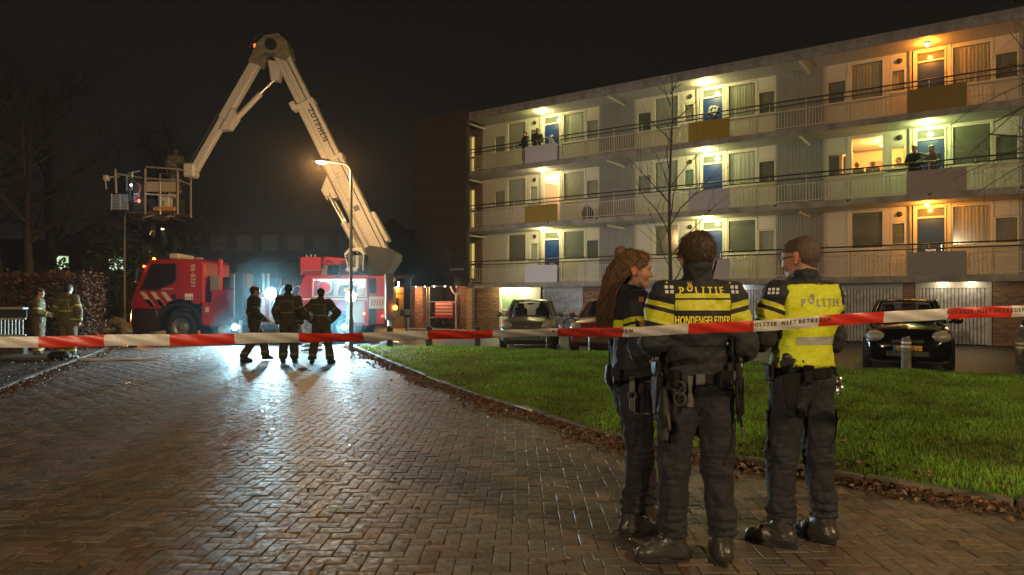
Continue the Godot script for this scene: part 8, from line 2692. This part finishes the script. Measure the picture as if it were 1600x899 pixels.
func make_firefighters() -> void:
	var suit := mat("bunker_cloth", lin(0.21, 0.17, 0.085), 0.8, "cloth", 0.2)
	var suit2 := mat("bunker_shaded", lin(0.075, 0.066, 0.045), 0.8, "cloth", 0.2)  # same gear, shade painted in for the backlit and basket men
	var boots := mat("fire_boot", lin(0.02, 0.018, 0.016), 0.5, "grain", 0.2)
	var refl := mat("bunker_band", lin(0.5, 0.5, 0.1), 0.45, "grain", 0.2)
	var refl2 := mat("bunker_band_shaded", lin(0.14, 0.14, 0.07), 0.5, "grain", 0.2)  # band colour darkened likewise for the men in shade
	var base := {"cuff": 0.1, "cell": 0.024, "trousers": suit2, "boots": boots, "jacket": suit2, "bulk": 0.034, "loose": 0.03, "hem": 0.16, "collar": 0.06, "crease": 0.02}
	var list := [
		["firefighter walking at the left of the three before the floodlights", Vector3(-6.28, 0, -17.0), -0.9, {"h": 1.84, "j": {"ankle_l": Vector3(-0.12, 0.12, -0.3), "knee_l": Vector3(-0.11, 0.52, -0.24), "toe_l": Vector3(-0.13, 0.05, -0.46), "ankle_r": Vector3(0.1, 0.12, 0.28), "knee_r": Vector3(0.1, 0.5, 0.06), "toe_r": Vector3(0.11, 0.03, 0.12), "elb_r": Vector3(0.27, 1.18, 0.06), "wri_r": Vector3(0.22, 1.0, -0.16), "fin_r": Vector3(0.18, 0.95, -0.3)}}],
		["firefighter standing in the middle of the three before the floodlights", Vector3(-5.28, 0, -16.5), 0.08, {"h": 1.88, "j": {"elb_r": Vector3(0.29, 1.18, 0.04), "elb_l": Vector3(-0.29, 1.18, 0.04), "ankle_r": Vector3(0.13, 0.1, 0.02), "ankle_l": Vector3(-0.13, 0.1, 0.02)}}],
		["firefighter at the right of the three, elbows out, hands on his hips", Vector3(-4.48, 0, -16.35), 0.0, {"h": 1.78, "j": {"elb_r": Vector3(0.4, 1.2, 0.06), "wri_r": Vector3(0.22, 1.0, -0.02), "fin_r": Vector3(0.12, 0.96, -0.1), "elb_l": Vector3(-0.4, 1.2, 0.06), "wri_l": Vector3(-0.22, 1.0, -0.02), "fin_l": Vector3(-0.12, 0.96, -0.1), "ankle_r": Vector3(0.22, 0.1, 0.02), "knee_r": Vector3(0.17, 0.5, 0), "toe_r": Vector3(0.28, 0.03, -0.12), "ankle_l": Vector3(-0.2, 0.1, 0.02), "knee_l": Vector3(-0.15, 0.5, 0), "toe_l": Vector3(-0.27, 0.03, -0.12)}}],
		["firefighter by the white railing in profile, facing right", Vector3(-12.15, 0.01, -17.9), -1.15, {"h": 1.8, "tan": true, "look": [0.25, 0.0], "j": {"elb_r": Vector3(0.25, 1.17, -0.02), "wri_r": Vector3(0.16, 1.1, -0.22), "fin_r": Vector3(0.1, 1.1, -0.36), "elb_l": Vector3(-0.25, 1.17, -0.02), "wri_l": Vector3(-0.12, 1.08, -0.24), "fin_l": Vector3(-0.02, 1.08, -0.36)}}],
		["broad firefighter before the hedge, back turned, yellow bands on his tan jacket", Vector3(-11.15, 0.01, -17.5), -0.1, {"h": 1.9, "tan": true, "j": {"elb_r": Vector3(0.3, 1.17, 0.05), "elb_l": Vector3(-0.3, 1.17, 0.02), "wri_l": Vector3(-0.25, 0.94, -0.12)}}],
		["firefighter crouching by the truck's front bumper, bent to the left", Vector3(-12.5, 0.0, -22.4), 1.25, {"h": 1.8, "tan": true, "kneel": true, "look": [0.0, -0.5], "j": {"pelvis": Vector3(0, 0.52, 0.12), "waist": Vector3(0, 0.62, 0.02), "chest": Vector3(0, 0.76, -0.18), "neck": Vector3(0, 0.82, -0.36), "head": Vector3(0, 0.86, -0.52),
			"hip_l": Vector3(-0.1, 0.48, 0.12), "knee_l": Vector3(-0.16, 0.42, -0.3), "ankle_l": Vector3(-0.15, 0.1, -0.14), "toe_l": Vector3(-0.16, 0.03, -0.32), "hip_r": Vector3(0.1, 0.48, 0.12), "knee_r": Vector3(0.16, 0.12, -0.2), "ankle_r": Vector3(0.13, 0.12, 0.22), "toe_r": Vector3(0.13, 0.03, 0.3),
			"sho_l": Vector3(-0.2, 0.78, -0.3), "elb_l": Vector3(-0.26, 0.5, -0.38), "wri_l": Vector3(-0.16, 0.3, -0.5), "fin_l": Vector3(-0.12, 0.16, -0.58), "sho_r": Vector3(0.2, 0.78, -0.3), "elb_r": Vector3(0.26, 0.5, -0.4), "wri_r": Vector3(0.14, 0.32, -0.52), "fin_r": Vector3(0.1, 0.18, -0.6)}}],
		["firefighter standing in the raised rescue basket", Vector3(-12.25, 5.22, -25.35), 0.5, {"h": 1.82, "j": {"elb_r": Vector3(0.3, 1.18, -0.04), "wri_r": Vector3(0.2, 1.1, -0.28), "fin_r": Vector3(0.16, 1.08, -0.42)}}]]
	for q in list:
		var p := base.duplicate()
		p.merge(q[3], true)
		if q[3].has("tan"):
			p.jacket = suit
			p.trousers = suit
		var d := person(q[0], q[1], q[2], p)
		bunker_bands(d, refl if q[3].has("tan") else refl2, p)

func make_residents() -> void:
	var dark := mat("coat_dark", lin(0.02, 0.02, 0.025), 0.8, "cloth", 0.3)
	var brown := mat("coat_brown", lin(0.06, 0.045, 0.035), 0.8, "cloth", 0.3)
	var greyc := mat("coat_grey", lin(0.2, 0.19, 0.18), 0.8, "cloth", 0.3)
	var jeans := mat("jeans", lin(0.03, 0.035, 0.05), 0.8, "cloth", 0.3)
	var shoe := mat("fire_boot", lin(0.02, 0.018, 0.016), 0.5, "grain", 0.2)
	var lean := {"elb_r": Vector3(0.24, 1.2, -0.08), "wri_r": Vector3(0.16, 1.12, -0.26), "fin_r": Vector3(0.08, 1.12, -0.34), "elb_l": Vector3(-0.24, 1.2, -0.08), "wri_l": Vector3(-0.16, 1.12, -0.26), "fin_l": Vector3(-0.08, 1.12, -0.34)}
	var f3: float = FLOORS[2]
	var f2: float = FLOORS[1]
	var list := [
		["dark-haired resident at the left end of the top gallery, left of the pair", on_flats(2.95, f3, -0.45), PI - 0.598 - 0.5, 1.72, dark, Color(0.02, 0.015, 0.01)],
		["resident in black beside the pair's other one, nearest the blue door, top gallery", on_flats(3.65, f3, -0.4), PI - 0.598 + 0.7, 1.76, dark, Color(0.02, 0.015, 0.01)],
		["resident silhouetted at the left in the lit middle-floor window", on_flats(17.05, f2 - 0.0, -1.9), -0.598, 1.66, brown, Color(0.03, 0.02, 0.012)],
		["resident silhouetted at the right in the lit middle-floor window", on_flats(17.6, f2, -1.85), -0.4, 1.64, brown, Color(0.05, 0.03, 0.015)],
		["dark-haired woman in a pale top at the small lit window, middle gallery", on_flats(18.45, f2, -1.8), PI - 1.5, 1.68, greyc, Color(0.015, 0.01, 0.008)],
		["man in a dark coat and cap leaning on the middle gallery's panel", on_flats(19.05, f2, -0.5), PI - 0.9, 1.8, dark, Color(0.02, 0.018, 0.015)],
		["white-haired man in a grey coat beside the blue door, middle gallery", on_flats(19.55, f2, -0.55), PI - 0.7, 1.76, greyc, Color(0.4, 0.38, 0.34)]]
	for k in list.size():
		var q = list[k]
		var p := {"h": q[3], "cell": 0.026, "trousers": jeans, "boots": shoe, "jacket": q[4], "hair": q[5], "bulk": 0.022, "hem": 0.1, "loose": 0.012, "j": lean if k in [0, 1, 5, 6] else {}}
		if k == 4:
			p["female"] = true
		person(q[0], q[1], q[2], p)

# ------------------------------------------------------------------ barrier tape
func tape_at(x: float) -> Array:   # [centre, tilt] of the tape at x
	var xs := [-4.2, -2.5, -1.56, -0.62, 0.0, 0.62, 1.25, 1.87, 2.5, 4.2]
	var ys := [1.258, 1.277, 1.29, 1.305, 1.32, 1.33, 1.362, 1.405, 1.43, 1.46]
	var tl := [0.05, 0.05, 0.1, 0.75, 0.8, 0.45, 0.25, 0.1, 0.05, 0.0]
	for k in xs.size() - 1:
		if x <= xs[k + 1]:
			var f: float = (x - xs[k]) / (xs[k + 1] - xs[k])
			var y0: float = ys[maxi(k - 1, 0)]
			var y3: float = ys[mini(k + 2, ys.size() - 1)]
			return [Vector3(x, lerpf(ys[k], ys[k + 1], f) + 0.002 * sin(x * 9.0), -3.4 + 0.02 * sin(x * 1.3)), lerpf(tl[k], tl[k + 1], f * f * (3 - 2 * f)) + 0.08 * sin(x * 4.0)]
	return [Vector3(x, ys[-1], -3.4), 0.0]

func tape_point(x: float, v: float) -> Vector3:   # v from -1 (lower edge) to 1 (upper edge)
	var c: Array = tape_at(x)
	var p: Vector3 = c[0]
	var w := 0.0275
	return p + Vector3(0, cos(c[1]) * v * w, sin(c[1]) * v * w + 0.004 * (1.0 - v * v) + 0.0022 * sin(x * 34.0 + v * 3.0))

func make_tape() -> void:
	var t := thing("barrier_tape", "red and white police barrier tape stretched across the foreground", "barrier tape")
	var red := mat("tape_red", lin(0.6, 0.035, 0.02), 0.4, "grain", 0.2)
	var white := mat("tape_white", lin(0.62, 0.6, 0.57), 0.4, "grain", 0.2)
	for m: StandardMaterial3D in [red, white]:
		m.backlight_enabled = true
		m.backlight = m.albedo_color * 0.4
	var x := -4.2
	var k := 1
	var cut := -2.5 + 0.19
	while cut > -4.2:
		cut -= 0.3165
		k += 1
	cut += 0.3165
	while x < 4.2:
		var e := minf(cut, 4.2)
		var a := x
		var m := MB.new().grid(14, 4, func(u: float, v: float) -> Vector3: return tape_point(lerpf(a, e, u), v * 2.0 - 1.0))
		part("red_section" if k % 2 else "white_section", m, red if k % 2 else white, t)
		x = e
		cut += 0.3165
		k += 1
	# the print, along the upper edge
	var words := letters("POLITIE   NIET BETREDEN", 0.021, true, 0.006)
	for start in [0.02, 0.98, 1.94, -1.6, -2.6]:
		var m := MB.new()
		for q in words.v.size():
			var p: Vector3 = words.v[q]
			var pos := tape_point(start + 0.37 + p.x, 0.24 + p.y / 0.031)
			m.put(pos + Vector3(0, 0, 0.0016), Vector3.BACK)
		m.ix = words.ix
		if start > -0.5:
			part("tape_lettering", m, mat("tape_ink", lin(0.03, 0.02, 0.02), 0.5, ""), t)
	for sx in [-1.0, 1.0]:
		var pole := thing("barrier_stake", "steel stake holding the %s end of the barrier tape" % ("left" if sx < 0 else "right"), "stake", Vector3(sx * 4.2, 0, -3.4))
		part("rod", MB.new().tube([Vector3.ZERO, Vector3(0, 1.6, 0)], 0.014, 8), mat("steel", lin(0.55, 0.56, 0.58), 0.3, "grain", 0.4, 0.0, 0.9), pole)
		part("foot_plate", MB.new().lathe([Vector2(0.16, 0), Vector2(0.15, 0.03), Vector2(0, 0.035)], 16), mat("post_dark", lin(0.025, 0.026, 0.03), 0.6, "grain", 0.4), pole)

# ------------------------------------------------------------------ fallen leaves and straw
func make_litter() -> void:
	var r := rnd(51)
	var lm := mat("fallen_leaf", Color(1, 1, 1), 0.45, "")
	lm.vertex_color_use_as_albedo = true
	var leaf := MB.new()
	leaf.grid(4, 4, func(u: float, v: float) -> Vector3:
		var x := u * 2 - 1
		var w := sin(clampf(v * 1.02, 0.0, 1.0) * PI) * 0.5 + 0.02
		return Vector3(x * w * 0.045, 0.012 * x * x + 0.01 * sin(v * 4.0), (v - 0.5) * 0.07))
	var shape := leaf.mesh()
	var spots := []
	var tints := []
	for side in 2:
		var line: PackedVector2Array = kerb_right if side == 0 else kerb_left
		for k in (5200 if side == 0 else 2600):
			var a := along(line, r.randf_range(1.0, 30.0))
			if a.is_empty():
				continue
			var nrm := Vector2(a[1].y, -a[1].x) * (-1.0 if side == 0 else 1.0)
			var off := 0.07 + absf(r.randfn(0, 0.19 if side == 0 else 0.16)) * (0.6 + 0.6 * absf(sin(a[0].y * 1.1)))
			if r.randf() < 0.1:
				off = -r.randf_range(0.0, 0.5)
			var p: Vector2 = a[0] + nrm * off
			var h := maxf(0.0, 0.03 * (1.0 - off / 0.4)) * r.randf() + 0.006
			if off < 0:
				h = 0.07
			var s := r.randf_range(0.5, 1.15)
			spots.append(Transform3D(Basis.from_euler(Vector3(r.randfn(0, 0.45), r.randf() * TAU, r.randfn(0, 0.45))).scaled(Vector3(s, s, s)), Vector3(p.x, h, p.y)))
			var g := r.randf_range(0.35, 1.25)
			tints.append(Color(0.16 * g, 0.085 * g * r.randf_range(0.85, 1.2), 0.04 * g))
	for k in 3500:
		var p := Vector2(r.randf_range(-24, -6), r.randf_range(-19.4, -8))
		if Geometry2D.is_point_in_polygon(p, PackedVector2Array([Vector2(-11.2, -18), Vector2(-9.7, -14), Vector2(-8.6, -11.5), Vector2(-7.6, -8.6), Vector2(-20, -8), Vector2(-26, -19.4)])):
			var s := r.randf_range(0.6, 1.4)
			spots.append(Transform3D(Basis.from_euler(Vector3(r.randfn(0, 0.5), r.randf() * TAU, r.randfn(0, 0.5))).scaled(Vector3(s, s, s)), Vector3(p.x, 0.03, p.y)))
			tints.append(Color(0.15, 0.085, 0.04) * r.randf_range(0.3, 1.2))
	for k in 420:
		var p := Vector2(r.randf_range(-4, 12), r.randf_range(-21, -4))
		var lp := kerb_right.duplicate()
		lp.append_array(lawn_far)
		if Geometry2D.is_point_in_polygon(p, lp):
			spots.append(Transform3D(Basis.from_euler(Vector3(r.randfn(0, 0.4), r.randf() * TAU, r.randfn(0, 0.4))), Vector3(p.x, 0.085, p.y)))
			tints.append(Color(0.2, 0.11, 0.05) * r.randf_range(0.4, 1.3))
	for k in 500:
		var p := Vector2(r.randf_range(-7, 3), r.randf_range(-16, -3.2))
		var s := r.randf_range(0.35, 0.8)
		spots.append(Transform3D(Basis.from_euler(Vector3(r.randfn(0, 0.2), r.randf() * TAU, r.randfn(0, 0.2))).scaled(Vector3(s, s, s)), Vector3(p.x, 0.009, p.y)))
		tints.append(Color(0.15, 0.09, 0.045) * r.randf_range(0.4, 1.2))
	tag(copies("fallen_leaves", shape, lm, spots, tints), "brown fallen leaves heaped along the kerbs and scattered over the bricks", "leaves")
	var straw := []
	for q in 3:
		var m := MB.new()
		var pts := []
		for k in 5:
			pts.append(Vector3((k - 2) * 0.022, 0.004 + 0.004 * sin(k * 1.3 + q), 0.008 * sin(k * 1.1 + q * 2.0)))
		m.tube(pts, [0.0012, 0.0017, 0.0017, 0.0014, 0.0008], 4)
		straw.append(m.mesh())
	for q in 3:
		var sp := []
		var tt := []
		for k in 900:
			var d := r.randf_range(3.3, 13.0)
			var p := Vector2(r.randfn(-1.6, 2.4), -d)
			if r.randf() < 0.5:
				p.x = r.randfn(-3.0, 1.5)
			if p.x > 0.8 - (d - 5.0) * 0.1 and d > 6.5:
				continue
			var s := r.randf_range(0.35, 1.5)
			sp.append(Transform3D(Basis(Vector3.UP, r.randf() * TAU).scaled(Vector3(s, 1.0, s)), Vector3(p.x, 0.006, p.y)))
			tt.append(Color(0.3, 0.22, 0.12) * r.randf_range(0.4, 1.2))
		tag(copies("straw_bits", straw[q], lm, sp, tt), "pale bits of straw and twigs strewn over the brick road", "straw")
